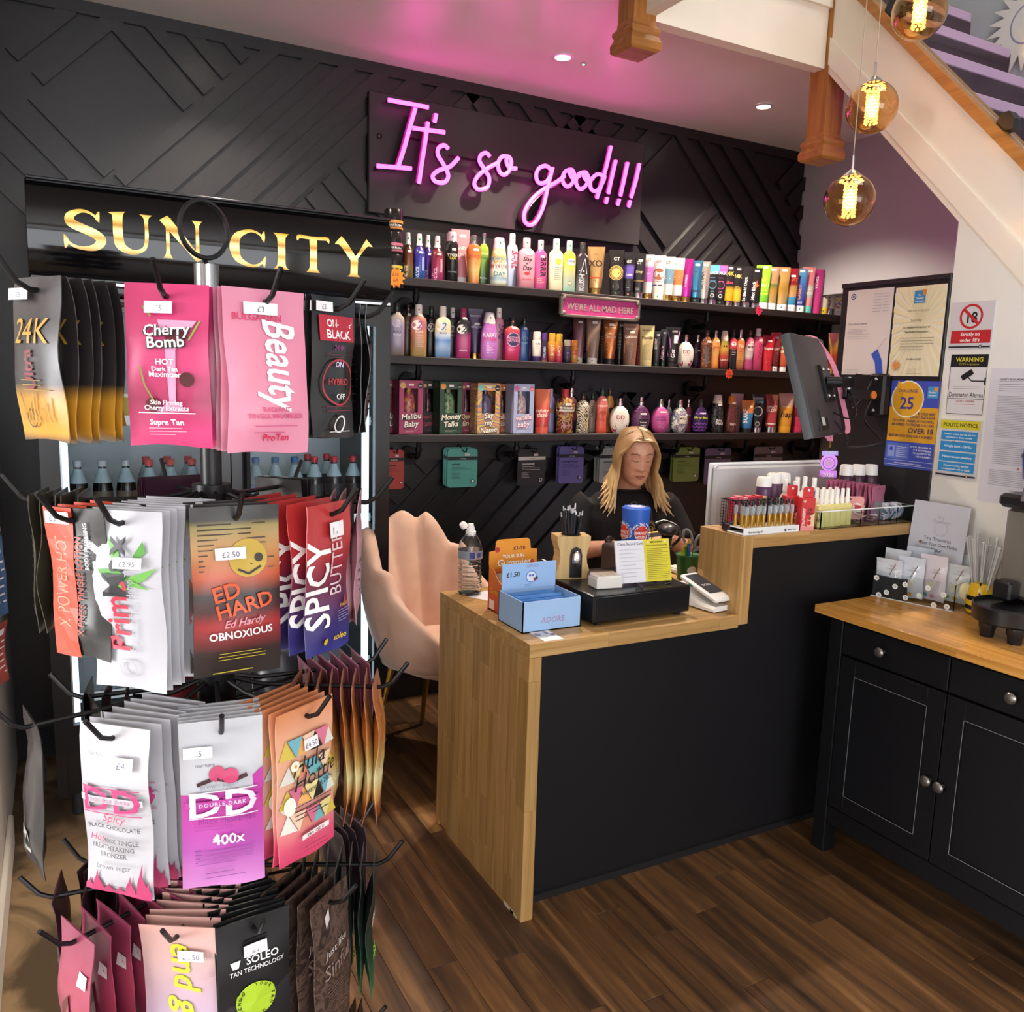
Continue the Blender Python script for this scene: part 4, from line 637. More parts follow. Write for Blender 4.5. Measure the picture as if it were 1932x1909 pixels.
boxed(941, 941, 959, 724, 'b0623e', ('5a4a4a', '8a7a7a', '3a2a2a'), ('takes', 'tickle'), 'f0d8c0', '2a1c18', 'terracotta box with cream script', 1)
boxed(959, 968, 1007.4, 724, 'aab2d4', ('c8a8b8', 'e0d0c8', 'a88a98'), ('vanilla', 'baby'), 'fbeef0', 'b05a7a', 'lilac box with a pale bottle in its window', badge='c06a9a', new='d87a86')
# ---- sheet mask pouches on hooks under the bottom shelf
def sheetmask(x0, x1, y0, y1, col, band, tcol, title, desc, n, dark=False):
    ym = 3.49; a, b = at(x0, y0, 'Y', ym), at(x1, y1, 'Y', ym); w, h = b.x - a.x, a.z - b.z; xc = (a.x + b.x) / 2
    hk = thing('wall_hook', 'black wire hook holding the %s pouches' % desc.split(' sheet')[0], 'hook', (xc, YB - .015, a.z - .004), 0, 'hooks under the bottom shelf')
    MB().tube([(0, 0, .02), (0, -.03, .012), (0, -.075, -.008), (0, -.10, -.006), (0, -.108, .012)], .0028, 6).build('wire', PIPE, hk); MB().lathe([(.012, -.012), (.012, .03)], 10).build('plate', PIPE, hk, (0, -.002, .01), (math.radians(90), 0, 0))
    for i in range(n):
        lab = desc + (', front one of its hook' if n > 1 else '') if i == 0 else desc + ', %s from the front of its hook' % ('second', 'third')[i - 1]
        o = thing('sheet_mask', lab, 'pouch', (xc - .006 * i, ym + .012 * i, b.z + .003 * i), random.uniform(-.05, .05), 'sheet mask pouches'); r = .014; pts = []
        for cx_, cz_, s0 in ((w / 2 - r, r, -90), (w / 2 - r, h - r, 0), (-w / 2 + r, h - r, 90), (-w / 2 + r, r, 180)):
            pts += [(cx_ + r * math.cos(math.radians(s0 + 30 * k)), cz_ + r * math.sin(math.radians(s0 + 30 * k))) for k in range(4)]
        MB().prism(pts, lambda u, v, q: (u, .004 - q * (1 + .9 * math.sin(math.pi * v / h)), v), .004).build('pouch', mat(col, .38), o)
        ops = [('q', 0, .20, 1, .29, band), ('t', 'mudology', .5, .265, .045, 'c8c4c0' if not dark else '4a4646', {}), ('q', .56, .12, .72, .18, 'd8c8c8'), ('t', title, .14, .42, .085, tcol, dict(align='L', fit=.62)), ('lines', .14, .8, .47, .55, 3, tcol), ('lines', .14, .42, .62, .76, 5, tcol), ('c', .84, .84, .06, '1d1a1c' if not dark else 'e6e6e6'), ('c', .84, .84, .04, 'ece8e4' if not dark else '1d1a1c')]
        decor(ops, lambda x, z, e: (x, -.0042 - e, z), w, h).build('print', None, o, smooth=0)
sheetmask(723, 762, 849, 922, 'b0443c', '2a2224', '5a2420', 'hydrate', 'brick red sheet mask', 1)
sheetmask(845, 899, 847, 918, '5aa59a', '1f1d20', '2a4a48', 'retinol', 'teal sheet mask', 3)
sheetmask(977, 1027, 848, 915, '2b2527', 'd8d4ce', 'e6e0da', 'niacinamide', 'black sheet mask with a white band', 1, True)
sheetmask(1056, 1099, 843, 911, '6f68b4', '211e2a', '3a3570', 'the eye therapy', 'violet sheet mask', 2)
sheetmask(1132, 1178, 845, 910, 'a8b4b4', '1f1d20', '4a5254', 'detoxifying', 'pale grey blue sheet mask', 3)
sheetmask(1271, 1318, 845, 907, '7f9a4c', '1f1d20', '3c4a24', 'stimulate', 'olive green sheet mask', 2)
sheetmask(1331, 1376, 846, 912, '6e6884', '1f1d20', '35304a', 'hand mask', 'lavender grey sheet mask', 1)
sheetmask(1424, 1472, 843, 910, '77757a', '1f1d20', '3a383c', 'foot mask', 'mid grey sheet mask', 1)
# ---- star price cards stuck to the shelf edges
def starcard(px, py, r, col, words, desc, n=12, inner=.72):
    p = at(px, py, 'Y', YF - .004); o = thing('star_card', desc, 'price card', (p.x, YF - .003, p.z)); P = []
    for i in range(2 * n): q = r * (1 if i % 2 == 0 else inner); P.append((q * math.cos(math.pi * i / n), q * math.sin(math.pi * i / n)))
    MB().prism(P, lambda u, v, q: (u, -q, v), .0012).build('card', mat(col, .5), o, smooth=0)
    decor([('t', t_, .5, .42 + .26 * i, .22, '3a1c14', dict(bold=0, fit=.8)) for i, t_ in enumerate(words)], lambda x, z, e: (x, -.0012 - e, z - r), 2 * r, 2 * r).build('handwriting', None, o, smooth=0)
starcard(746, 524, .043, 'f08a1e', ('£10', 'off', 'Tan block'), 'orange star card at the end of the top shelf beside the fridge', 11)
starcard(1432, 586, .026, 'e0325e', ('Best', 'Seller'), 'pink star card on the edge of the top shelf', 8, .7)
starcard(1376, 705, .028, 'e8502c', ('Top', 'Tingle'), 'orange red star card on the edge of the middle shelf', 8, .7)
# ---- pink plaque hanging on the top shelf
a, b = at(1059, 552, 'Y', YF - .03), at(1209, 606, 'Y', YF - .03); c_, d2 = at(1059, 595, 'Y', YF - .03), at(1209, 560, 'Y', YF - .03)
w_, h_ = d2.x - a.x, a.z - c_.z
o = thing('plaque', 'pink metal plaque with a silver frame hanging on the top shelf', 'sign', ((a.x + d2.x) / 2, YF - .022, c_.z - .004))
MB().rbox(-w_ / 2 + .008, w_ / 2 - .008, -.004, .012, .008, h_ - .008, .002).build('panel', pattern('noise', ('b8347a', 'c84a8a', 'c0407f'), 60, .4), o)
fr = MB(); PEW = mat('8a8078', .4, .7, name='pewter')
for x0, x1, z0, z1 in ((-w_ / 2, w_ / 2, 0, .013), (-w_ / 2, w_ / 2, h_ - .013, h_), (-w_ / 2, -w_ / 2 + .012, 0, h_), (w_ / 2 - .012, w_ / 2, 0, h_)): fr.rbox(x0, x1, -.012, .010, z0, z1, .003)
for sx_ in (-1, 1):
    for z in (.016, h_ - .016): fr.sph((sx_ * (w_ / 2 - .015), -.009, z), .012, 10, 6, None, (1, .5, 1))
fr.build('frame', PEW, o)
lt = MB(); text(lt, "WE'RE ALL MAD HERE", 0, h_ * .34, h_ * .40, lambda u, v: (u, -.0052, v), fit=w_ * .84); 
n0 = len(lt.v); lt2 = MB(); lt2.v = lt.v + [(x, y + .0012, z) for x, y, z in lt.v]; lt2.f = lt.f; lt2.mi = lt.mi; lt2.build('raised_letters', mat('b8b0a2', .35, .4), o, smooth=0)
# ---- neon sign on its black board
a, b = at(692, 171, 'Y', 3.545), at(1207, 468, 'Y', 3.545)
nb = thing('sign_board', 'plain black board on the wall behind the pink neon sign', 'board', (1.88, 3.531, 2.171)); MB().rbox(-.70, .70, 0, .022, 0, .482, .003).build('panel', mat('2c2629', .42, name='matt_black_board'), nb)
for sx_ in (-.655, .655): MB().sph((sx_, -.001, .31), .012, 12, 8, None, (1, .6, 1)).build('fixing_cap', mat('1c191c', .3), nb)
NS = thing('neon_sign', "glowing pink neon sign reading It's so good", 'neon sign', (0, 3.47, 0)); NEON = mat('ff38ba', .5, emit=9.0, name='neon_pink')
zs = .3364
def npt(p): q = at(650 + p[0] * zs, p[1] * zs, 'Y', 3.47); return (q.x, 0, q.z)
def spl(P, k=6, closed=False):
    V = [Vector(p) for p in P]; n = len(V); out = []
    for i in range(n if closed else n - 1):
        p0, p1, p2, p3 = (V[(i - 1) % n] if closed or i else V[0]), V[i], V[(i + 1) % n], (V[(i + 2) % n] if closed or i + 2 < n else V[-1])
        for j in range(k):
            t = j / k; out.append(.5 * ((2 * p1) + (p2 - p0) * t + (2 * p0 - 5 * p1 + 4 * p2 - p3) * t * t + (3 * p1 - p0 - 3 * p2 + p3) * t ** 3))
    return out if closed else out + [V[-1]]
STROKES = [[(245, 560), (470, 602)], [(398, 608), (365, 720), (335, 830), (300, 938)], [(182, 930), (375, 945)],          # I
 [(515, 640), (505, 685)], [(382, 718), (562, 742)], [(468, 685), (452, 800), (432, 930), (418, 1028)],                      # ' t
 [(582, 835), (560, 815), (528, 830), (525, 870), (560, 930), (582, 985), (560, 1022), (510, 1018), (495, 985), (530, 955), (590, 935), (640, 885)],   # s
 [(815, 878), (795, 858), (765, 870), (758, 905), (785, 950), (812, 1000), (800, 1050), (750, 1062), (728, 1030), (750, 985), (800, 945), (862, 912)],  # s
 [(920, 880), (885, 878), (862, 912), (868, 960), (895, 980), (925, 955), (935, 905), (918, 878), (908, 905), (925, 940), (965, 945)],                  # o
 [(1160, 955), (1130, 930), (1090, 945), (1075, 985), (1090, 1025), (1130, 1020), (1158, 975), (1165, 940)], [(1168, 940), (1140, 1050), (1115, 1160), (1075, 1240), (1040, 1262), (1010, 1240), (1010, 1190), (1045, 1125), (1110, 1065), (1190, 1020), (1235, 985)],   # g
 [(1270, 950), (1235, 965), (1222, 1010), (1245, 1045), (1275, 1030), (1290, 985), (1275, 952), (1262, 965), (1282, 1000), (1320, 985)],                # o
 [(1345, 965), (1312, 978), (1298, 1022), (1320, 1060), (1352, 1042), (1368, 1000), (1352, 966), (1340, 980), (1358, 1010), (1395, 1000)],              # o
 [(1450, 985), (1415, 978), (1380, 1015), (1385, 1062), (1418, 1068), (1450, 1020), (1460, 985)], [(1495, 820), (1470, 930), (1440, 1040), (1415, 1112)],   # d
 [(1522, 900), (1502, 985), (1480, 1085)], [(1475, 1108), (1466, 1140)], [(1588, 912), (1570, 1000), (1548, 1098)], [(1542, 1118), (1532, 1150)], [(1655, 918), (1635, 1010), (1608, 1108)], [(1603, 1126), (1594, 1160)]]
BK = mat('2a1626', .25, name='dark_acrylic'); 
for st_ in STROKES:
    pts = spl([npt(p) for p in st_]) if len(st_) > 2 else [Vector(npt(p)) for p in st_]
    MB().tube(pts, .0085, 8).build('neon_tube', NEON, NS)
    MB().tube([p + Vector((0, .017, 0)) for p in pts], .024, 10, flat=.16).build('backing', BK, NS)
for (u0, v0), (u1, v1) in (((600, 868), (740, 895)), ((930, 930), (1090, 965)), ((380, 770), (540, 800))):
    p, q = npt((u0, v0)), npt((u1, v1)); MB().tube([(p[0], .02, p[2]), (q[0], .02, q[2])], .018, 8, flat=.2).build('link_bar', BK, NS)
for u, v in ((200, 935), (560, 1000), (780, 1000), (1040, 1200), (1130, 990), (1470, 900), (1640, 1000)):
    p = npt((u, v)); MB().tube([(p[0], .02, p[2]), (p[0], .0605, p[2])], .006, 8).build('standoff', mat('3a3036', .3, .5), NS)
# ================================================================ drinks fridge with an illuminated header
FX0, FX1, FY0, FY1 = -.06, 1.07, 2.95, 3.50
fr = thing('drinks_fridge', 'black glass-door drinks fridge with a gold lettered header', 'fridge', (0, 0, 0)); FB = mat('17171a', .22, name='fridge_black'); LED = mat('dff2ff', .5, emit=1.3, name='fridge_led'); c = MB()
c.box(FX0, FX0 + .03, FY0 + .03, FY1, .08, 1.75); c.box(FX1 - .03, FX1, FY0 + .03, FY1, .08, 1.75); c.box(FX0 + .03, FX1 - .03, FY0 + .05, FY1, .08, .26); c.box(FX0 + .03, FX1 - .03, FY0 + .05, FY1, 1.70, 1.75); c.box(.485, .525, FY0 + .05, FY0 + .08, .26, 1.7)
c.build('cabinet', FB, fr, smooth=0); MB().box(FX0 + .03, FX1 - .03, FY1 - .02, FY1 - .001, .26, 1.7).build('lining', mat('c9d2d6', .5), fr)
MB().rbox(FX0 - .002, FX1 + .002, FY0 + .02, FY1, 1.752, 2.045, .006).build('header_box', FB, fr)
hp = []; N = 14
for i in range(N + 1):
    t = i / N; z = 1.760 + .280 * t; hp.append([(FX0, FY0 + .022 - .030 * math.sin(math.pi * t) ** .7, z), (FX1, FY0 + .022 - .030 * math.sin(math.pi * t) ** .7, z)])
h = MB(); h.loft(hp, False, None, False); h.build('header_panel', mat('0d0d10', .07, name='gloss_black_acrylic'), fr, smooth=60)
MB().rbox(FX0, FX1, FY0 - .004, FY0 + .02, 1.743, 1.757, .003).build('header_trim', mat('b8bcc4', .15, 1.0), fr); MB().rbox(FX0, FX1, FY0 + .0, FY0 + .022, 2.038, 2.048, .003).build('top_trim', mat('3a3a3e', .2, .8), fr)
for x0, x1, hx in ((FX0, .503, .455), (.507, FX1, .555)):
    d = MB(); y0, y1 = FY0, FY0 + .028
    for q in ((x0, x0 + .055, .27, 1.74), (x1 - .055, x1, .27, 1.74), (x0 + .055, x1 - .055, .27, .34), (x0 + .055, x1 - .055, 1.67, 1.74)): d.box(q[0], q[1], y0, y1, q[2], q[3])
    dd = d.build('door', FB, fr, smooth=0); MB().box(x0 + .05, x1 - .05, y0 + .012, y0 + .016, .335, 1.675).build('glass', mat('f4fbff', .01, trans=1.0, ior=1.1, name='door_glass'), dd, smooth=0)
    MB().box(x0 + .0552, x0 + .060, y0 - .001, y0 + .002, .34, 1.67).build('bright_edge', mat('aeb4bb', .2, .8), dd, smooth=0)
    MB().tube([(hx, y0 - .002, .85), (hx, y0 - .035, .87), (hx, y0 - .035, 1.23), (hx, y0 - .002, 1.25)], .008, 8).build('handle', mat('2a2a2e', .3), dd)
    MB().box(x1 - .085 if hx > .5 else x0 + .06, x1 - .06 if hx > .5 else x0 + .078, y1 + .03, y1 + .04, .32, 1.68).build('light_strip', LED, fr, smooth=0)
for i in range(4): MB().lathe([(.02, 0), (.022, .08)], 12).build('foot', mat('2a2a2c', .5), fr, (FX0 + .06 + (i % 2) * 1.0, FY0 + .08 + (i // 2) * .4, 0))
MB().box(FX0 + .04, FX1 - .04, FY0 + .055, FY0 + .065, .10, .24).build('vent_grille', mat('222226', .6), fr, smooth=0)
FSH = (.40, .68, .965, 1.33)
for z in FSH:
    m_ = MB()
    for i in range(24): m_.box(FX0 + .05 + i * .044, FX0 + .053 + i * .044, FY0 + .10, FY1 - .03, z - .006, z - .002)
    for y in (FY0 + .10, FY1 - .04): m_.box(FX0 + .035, FX1 - .035, y, y + .004, z - .008, z - .002)
    m_.build('wire_shelf', mat('d9dee2', .3, .3), fr, smooth=0); MB().box(FX0 + .04, FX1 - .04, FY0 + .095, FY0 + .098, z - .02, z + .012).build('price_rail', mat('e6eaec', .3), fr, smooth=0)
# letters of the header: broad roman capitals with flared serifs
def vstroke(mb, pts, ws, fn, m=None):
    """ribbon of varying width along a smooth path"""
    V = spl([(p[0], p[1], 0) for p in pts], 8); W_ = [v.x for v in spl([(w_, 0, 0) for w_ in ws], 8)]; L = []; R = []
    for i, p in enumerate(V):
        t = (V[min(i + 1, len(V) - 1)] - V[max(i - 1, 0)]).normalized(); n = Vector((-t.y, t.x, 0)) * W_[i] / 2; L.append(p + n); R.append(p - n)
    vs = [fn(p.x, p.y) for p in L] + [fn(p.x, p.y) for p in R]; k = len(L); mb.add(vs, [(i, k + i, k + i + 1, i + 1) for i in range(k - 1)], m)
def flared(mb, x0, y0, x1, y1, w_, fn, s0=1.9, s1=1.9):
    vstroke(mb, [(x0, y0), (x0 + (x1 - x0) * .06, y0 + (y1 - y0) * .06), (x0 + (x1 - x0) * .16, y0 + (y1 - y0) * .16), ((x0 + x1) / 2, (y0 + y1) / 2), (x1 - (x1 - x0) * .16, y1 - (y1 - y0) * .16), (x1 - (x1 - x0) * .06, y1 - (y1 - y0) * .06), (x1, y1)], [w_ * s0, w_ * (1 + (s0 - 1) * .45), w_ * 1.02, w_ * .96, w_ * 1.02, w_ * (1 + (s1 - 1) * .45), w_ * s1], fn)
def LET(ch, mb, fn):
    if ch == 'S':
        vstroke(mb, [(.70, .80), (.55, .93), (.36, .95), (.17, .82), (.18, .64), (.40, .52), (.62, .42), (.76, .27), (.66, .09), (.42, .03), (.20, .08), (.06, .22)], [.05, .06, .10, .17, .21, .22, .22, .21, .17, .10, .07, .05], fn)
        vstroke(mb, [(.735, .70), (.70, .82), (.735, .98)], [.01, .09, .03], fn); vstroke(mb, [(.03, .34), (.075, .18), (.05, .0)], [.01, .10, .03], fn)
    if ch == 'U':
        vstroke(mb, [(.14, 1.0), (.15, .93), (.15, .8), (.15, .45), (.20, .18), (.42, .06), (.64, .16), (.70, .42), (.70, .8), (.70, .93), (.70, 1.0)], [.34, .22, .19, .19, .19, .12, .08, .075, .075, .12, .26], fn)
    if ch == 'N': flared(mb, .12, 0, .12, 1, .08, fn, 2.6, 2.2); flared(mb, .76, 0, .76, 1, .08, fn, 1.2, 2.8); vstroke(mb, [(.04, 1.0), (.42, .5), (.80, .0)], [.22, .20, .14], fn)
    if ch == 'C':
        vstroke(mb, [(.78, .82), (.62, .94), (.44, .95), (.20, .80), (.12, .50), (.20, .20), (.44, .05), (.64, .06), (.80, .20)], [.05, .06, .09, .17, .22, .17, .09, .07, .05], fn)
        vstroke(mb, [(.80, .68), (.775, .82), (.80, .98)], [.01, .09, .03], fn); vstroke(mb, [(.83, .32), (.79, .18), (.80, .02)], [.01, .08, .03], fn)
    if ch == 'I': flared(mb, .18, 0, .18, 1, .18, fn, 2.0, 2.0)
    if ch == 'T': flared(mb, .40, 0, .40, .95, .18, fn, 1.9, 1.0); vstroke(mb, [(.02, .84), (.06, .95), (.22, .945), (.40, .94), (.58, .945), (.74, .95), (.78, .84)], [.02, .10, .09, .09, .09, .10, .02], fn)
    if ch == 'Y': flared(mb, .40, 0, .40, .5, .18, fn, 1.9, 1.0); vstroke(mb, [(.02, 1.0), (.12, .92), (.26, .70), (.41, .44)], [.30, .20, .18, .16], fn); vstroke(mb, [(.78, 1.0), (.68, .92), (.54, .68), (.40, .46)], [.26, .12, .08, .09], fn)
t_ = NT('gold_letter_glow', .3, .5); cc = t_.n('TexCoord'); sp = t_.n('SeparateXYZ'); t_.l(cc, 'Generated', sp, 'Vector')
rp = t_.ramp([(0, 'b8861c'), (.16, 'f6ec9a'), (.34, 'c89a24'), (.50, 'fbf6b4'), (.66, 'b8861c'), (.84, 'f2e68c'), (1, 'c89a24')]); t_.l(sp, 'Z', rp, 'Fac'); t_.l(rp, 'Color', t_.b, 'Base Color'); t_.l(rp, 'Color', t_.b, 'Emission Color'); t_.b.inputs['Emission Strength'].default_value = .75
yfh = lambda z: FY0 + .022 - .030 * max(.0001, math.sin(math.pi * min(1, max(0, (z - 1.76) / .28)))) ** .7 - .0015
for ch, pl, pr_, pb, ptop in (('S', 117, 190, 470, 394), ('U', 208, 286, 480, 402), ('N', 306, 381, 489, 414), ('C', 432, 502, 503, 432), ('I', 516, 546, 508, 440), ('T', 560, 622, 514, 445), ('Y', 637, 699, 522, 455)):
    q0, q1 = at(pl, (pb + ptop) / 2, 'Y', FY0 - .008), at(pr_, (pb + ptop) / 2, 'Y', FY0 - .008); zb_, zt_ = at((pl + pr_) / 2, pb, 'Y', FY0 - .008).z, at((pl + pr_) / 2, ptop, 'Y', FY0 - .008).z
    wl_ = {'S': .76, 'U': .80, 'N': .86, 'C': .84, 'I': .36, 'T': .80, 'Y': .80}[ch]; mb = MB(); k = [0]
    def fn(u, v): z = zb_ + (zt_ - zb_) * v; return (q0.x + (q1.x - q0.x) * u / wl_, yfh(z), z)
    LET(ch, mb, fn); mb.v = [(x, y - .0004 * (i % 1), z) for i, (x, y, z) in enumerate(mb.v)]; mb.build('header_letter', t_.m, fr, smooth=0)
# bottles and cans behind the glass
COLA = mat('1a0d0a', .08, name='cola'); CLEARB = mat('e8f4f4', .04, trans=.9, ior=1.3, name='clear_bottle_plastic')
def cola(name, label, loc, capc, labc, clear=False, group='bottles in the fridge'):
    o = thing(name, label, 'drink bottle', loc, random.uniform(-.3, .3), group)
    MB().lathe([(.024, 0), (.030, .006), (.031, .05), (.029, .075), (.031, .10), (.0315, .125), (.028, .150), (.018, .178), (.012, .196), (.0115, .21)], 18).build('bottle', COLA if not clear else CLEARB, o)
    MB().lathe([(.0315, .078), (.0318, .122)], 18, cap=False).build('wrapper', mat(labc, .4), o); MB().lathe([(.0135, .203), (.0138, .222), (.012, .224)], 14).build('cap', mat(capc, .4), o)
    MB().lathe([(.0292, .1495), (.0188, .1785), (.0126, .1965)], 16, cap=False).build('air_gap', mat('9fb4bc', .08), o)
names = ('first', 'second', 'third')
for i, x in enumerate((.045, .118, .190)): cola('drink_bottle', 'dark drink bottle with grey cap, %s from the left behind the fridge glass' % names[i], (x, 3.12, FSH[2]), 'b8c0c6', '5a5044')
for i, x in enumerate((.262, .332, .402)): cola('drink_bottle', 'dark cola bottle with red cap in the left fridge door, %s from its left' % names[i], (x, 3.12, FSH[2]), 'cc3028', 'b02a22')
for i, x in enumerate((.262, .332, .402)): cola('drink_bottle', 'red capped cola bottle standing in the back row of the fridge', (x, 3.22, FSH[2]), 'cc3028', 'b02a22', group='back row cola bottles')
for i, x in enumerate((.620, .690, .762)): cola('drink_bottle', 'clear water bottle in the right fridge door, %s from its left' % names[i], (x, 3.12, FSH[2]), '3a6a9a', '8ab0c8', True)
for i, x in enumerate((.835, .910, .985)): cola('drink_bottle', 'dark cola bottle with crimson cap in the right fridge door, %s from its left' % names[i], (x, 3.12, FSH[2]), 'b82a34', '2a2426')
for i, x in enumerate((.835, .910)): cola('drink_bottle', 'crimson capped cola bottle in the back row of the right fridge door', (x, 3.22, FSH[2]), 'b82a34', '2a2426', group='back row crimson capped bottles')
for i in range(11):
    x = .05 + .092 * i + (.03 if i > 4 else 0); o = thing('drink_can', 'slim blue and silver can on the third fridge shelf', 'can', (x, 3.12, FSH[1]), 0, 'cans in the fridge')
    MB().lathe([(.024, 0), (.0265, .006), (.0265, .148), (.022, .16), (.0225, .164)], 16).build('can', grad([(0, '3a62b0'), (.45, '3a62b0'), (.46, 'c8ccd4'), (1, 'c8ccd4')], .25, .3, 'CONSTANT'), o); MB().box(-.012, .012, -.0275, -.0262, .06, .11).build('emblem', mat('b8302e', .4), o, smooth=0)
for i, x in enumerate((.1, .2, .3, .66, .78, .9)):
    o = thing('snack_pot', 'yellow labelled pot on the top fridge shelf', 'pot', (x, 3.13, FSH[3]), 0, 'pots on the top fridge shelf'); MB().lathe([(.030, 0), (.036, .07)], 16).build('pot', mat('c8a83c', .4), o); MB().lathe([(.038, .07), (.038, .082)], 16).build('lid', mat('e8e4d4', .4), o)
# ================================================================ spinner rack full of sachets
PX, PY = 0.1475, 0.987; TZ = {1: 1.566, 2: 1.353, 3: 1.134, 4: .903, 5: .70}; WIRE = mat('151417', .35, .3, name='black_rack_wire')
rk = thing('spinner_rack', 'black wire spinner rack hung with lotion sachets', 'display rack', (PX, PY, 0))
MB().lathe([(.0115, .06), (.0115, 1.57)], 16).build('pole', WIRE, rk); MB().lathe([(.20, 0), (.20, .012), (.03, .03), (.016, .09)], 28).build('base', WIRE, rk)
MB().lathe([(.0130, 1.560), (.0130, 1.612)], 16).build('top_socket', mat('8a8a8e', .15, .9), rk)
pr0 = at(385, 433, 'Y', PY - .02)
rg = [(pr0.x - PX + .029 * math.cos(6.2832 * i / 28) * .89, pr0.y - PY - .029 * math.cos(6.2832 * i / 28) * -.45, pr0.z + .029 * math.sin(6.2832 * i / 28)) for i in range(28)]
MB().tube(rg, .0026, 8, closed=True).build('sign_ring', WIRE, rk)
MB().tube([(0, 0, 1.61), (pr0.x - PX, pr0.y - PY, pr0.z - .029)], .003, 6).build('ring_stem', WIRE, rk)
for k, z in TZ.items(): MB().lathe([(.021, -.02), (.021, .02)], 16).build('collar', WIRE, rk, (0, 0, z))
def hook(tier, phi, r):
    a = math.radians(phi); ux, uy = math.cos(a), math.sin(a); z = TZ[tier]; m_ = MB()
    m_.tube([(ux * .018, uy * .018, z + .012), (ux * .05, uy * .05, z + .004), (ux * (r - .008), uy * (r - .008), z), (ux * (r + .004), uy * (r + .004), z + .006), (ux * (r + .022), uy * (r + .022), z + .030)], .0027, 8)
    m_.tube([(ux * .018, uy * .018, z - .016), (ux * .09, uy * .09, z - .002)], .002, 6); m_.build('hook', WIRE, rk)
def pouch_mesh(w, h, seed, puff=.0045, up=.012, curl=0.0):
    r = random.Random(seed); nu, nv = 6, 12; V = []; c1, c2, tw_ = r.uniform(-.006, .006) + curl, r.uniform(-.003, .003), r.uniform(-.05, .05)
    for side in (1, -1):
        for j in range(nv + 1):
            v = j / nv; z = up - v * h
            for i in range(nu + 1):
                u = i / nu - .5; env = min(1, max(0, (v - .17) / .16)) * min(1, max(0, (.955 - v) / .12)) * (1 - (2 * u) ** 4) ; edge = (.0004 + .0007 * (1 - abs(2 * u)))
                base = c1 * math.sin(2.6 * v) + c2 * math.sin(7 * v + seed) + tw_ * u * w * 2 * v + .0012 * math.sin(9 * u + 11 * v + seed) * (v > .05)
                V.append((u * w * (1 - .02 * math.sin(math.pi * v)), base - side * (edge + puff * env * (1 + .25 * math.sin(13 * v + 5 * u + seed))), z + .0016 * math.sin(5 * u + seed) * (v > .9)))
    n = (nu + 1) * (nv + 1); F = []
    for s_ in (0, 1):
        for j in range(nv):
            for i in range(nu):
                q = [s_ * n + j * (nu + 1) + i, s_ * n + (j + 1) * (nu + 1) + i, s_ * n + (j + 1) * (nu + 1) + i + 1, s_ * n + j * (nu + 1) + i + 1]; F.append(tuple(q if s_ == 0 else reversed(q)))
    B = [j * (nu + 1) for j in range(nv + 1)] + [nv * (nu + 1) + i for i in range(1, nu + 1)] + [j * (nu + 1) + nu for j in range(nv - 1, -1, -1)] + [i for i in range(nu - 1, 0, -1)]
    for a, b in zip(B, B[1:] + B[:1]): F.append((a, n + a, n + b, b))
    mb = MB(); mb.add(V, F)
    def surf(x, zz, e):   # x from centre, zz up from the bottom edge
        u = max(0, min(.9999, x / w + .5)) * nu; v = max(0, min(.9999, 1 - zz / h)) * nv; i, j = int(u), int(v); fu, fv = u - i, v - j; g = lambda jj, ii: V[jj * (nu + 1) + ii]
        y = (g(j, i)[1] * (1 - fu) + g(j, i + 1)[1] * fu) * (1 - fv) + (g(j + 1, i)[1] * (1 - fu) + g(j + 1, i + 1)[1] * fu) * fv
        return (x, y - e - .0012, up - h + zz)
    return mb, surf
def stack(tier, phi, r, w, h, n, body, ops, desc, sticker=None, back=None, gap=.011, rough=.25, hk=True, twist=0.0, stk_txt='£3', first=0, seed=1, foil=0.0):
    """a hook of sachets: the front one, then alike ones behind it"""
    if hk: hook(tier, phi, r)
    a = math.radians(phi); M_ = body if not isinstance(body, str) else mat(body, rough, foil); src = None
    for k in range(n):
        rr_ = r - .014 - gap * k; loc = (PX + math.cos(a) * rr_, PY + math.sin(a) * rr_, TZ[tier])
        if k == 0:
            lab = desc + ', first on its hook' if n > 1 else desc
        else: lab = (back or desc) + ', %s from the front of its hook' % ('second', 'third', 'fourth', 'fifth', 'sixth', 'seventh', 'eighth', 'ninth')[k - 1]
        if k < 2 or src is None:
            o = thing('sachet', lab, 'sachet', loc, 0, 'sachets on the spinner rack'); mb, sf = pouch_mesh(w, h, seed * 7 + k); mb.build('pouch', M_, o, smooth=60)
            if ops: decor(ops, sf, w, h, base=.0003, step=.0003 if len(ops) < 22 else .00015).build('print', None, o, smooth=0)
            if sticker:
                u, v, su, sv = sticker; decor([('q', u - su, v - sv, u + su, v + sv, 'ece7ea'), ('t', stk_txt, u, v + sv * .6, sv * 1.35, '5a5a78', dict(bold=0, fit=su * 1.7))], sf, w, h, base=.0042, step=.0003).build('price_sticker', None, o, smooth=0)
            src = o
        else:
            o = copy_tree(src); o.location = loc; o['label'] = lab
        o.rotation_euler = (random.uniform(-.03, .03), 0, a + math.pi / 2 + twist + (0 if k == 0 else random.uniform(-.09, .09)))
BLK = '1d1b1d'
def VT(t, u, v, c, s_, **k): return ('t', t, u, v, s_, c, dict(dict(rot=math.pi / 2, align='L'), **k))
def flames(c):
    return [('p', [(max(0, x - .09), 1), (max(0, x - .06), 1 - h * .45), (x - .02, 1 - h * .66), (x + .02, 1 - h), (x + .015, 1 - h * .6), (min(1, x + .06), 1 - h * .38), (min(1, x + .10), 1)], c) for x, h in ((.06, .07), (.2, .14), (.36, .06), (.52, .05), (.68, .13), (.86, .22), (.95, .12))]
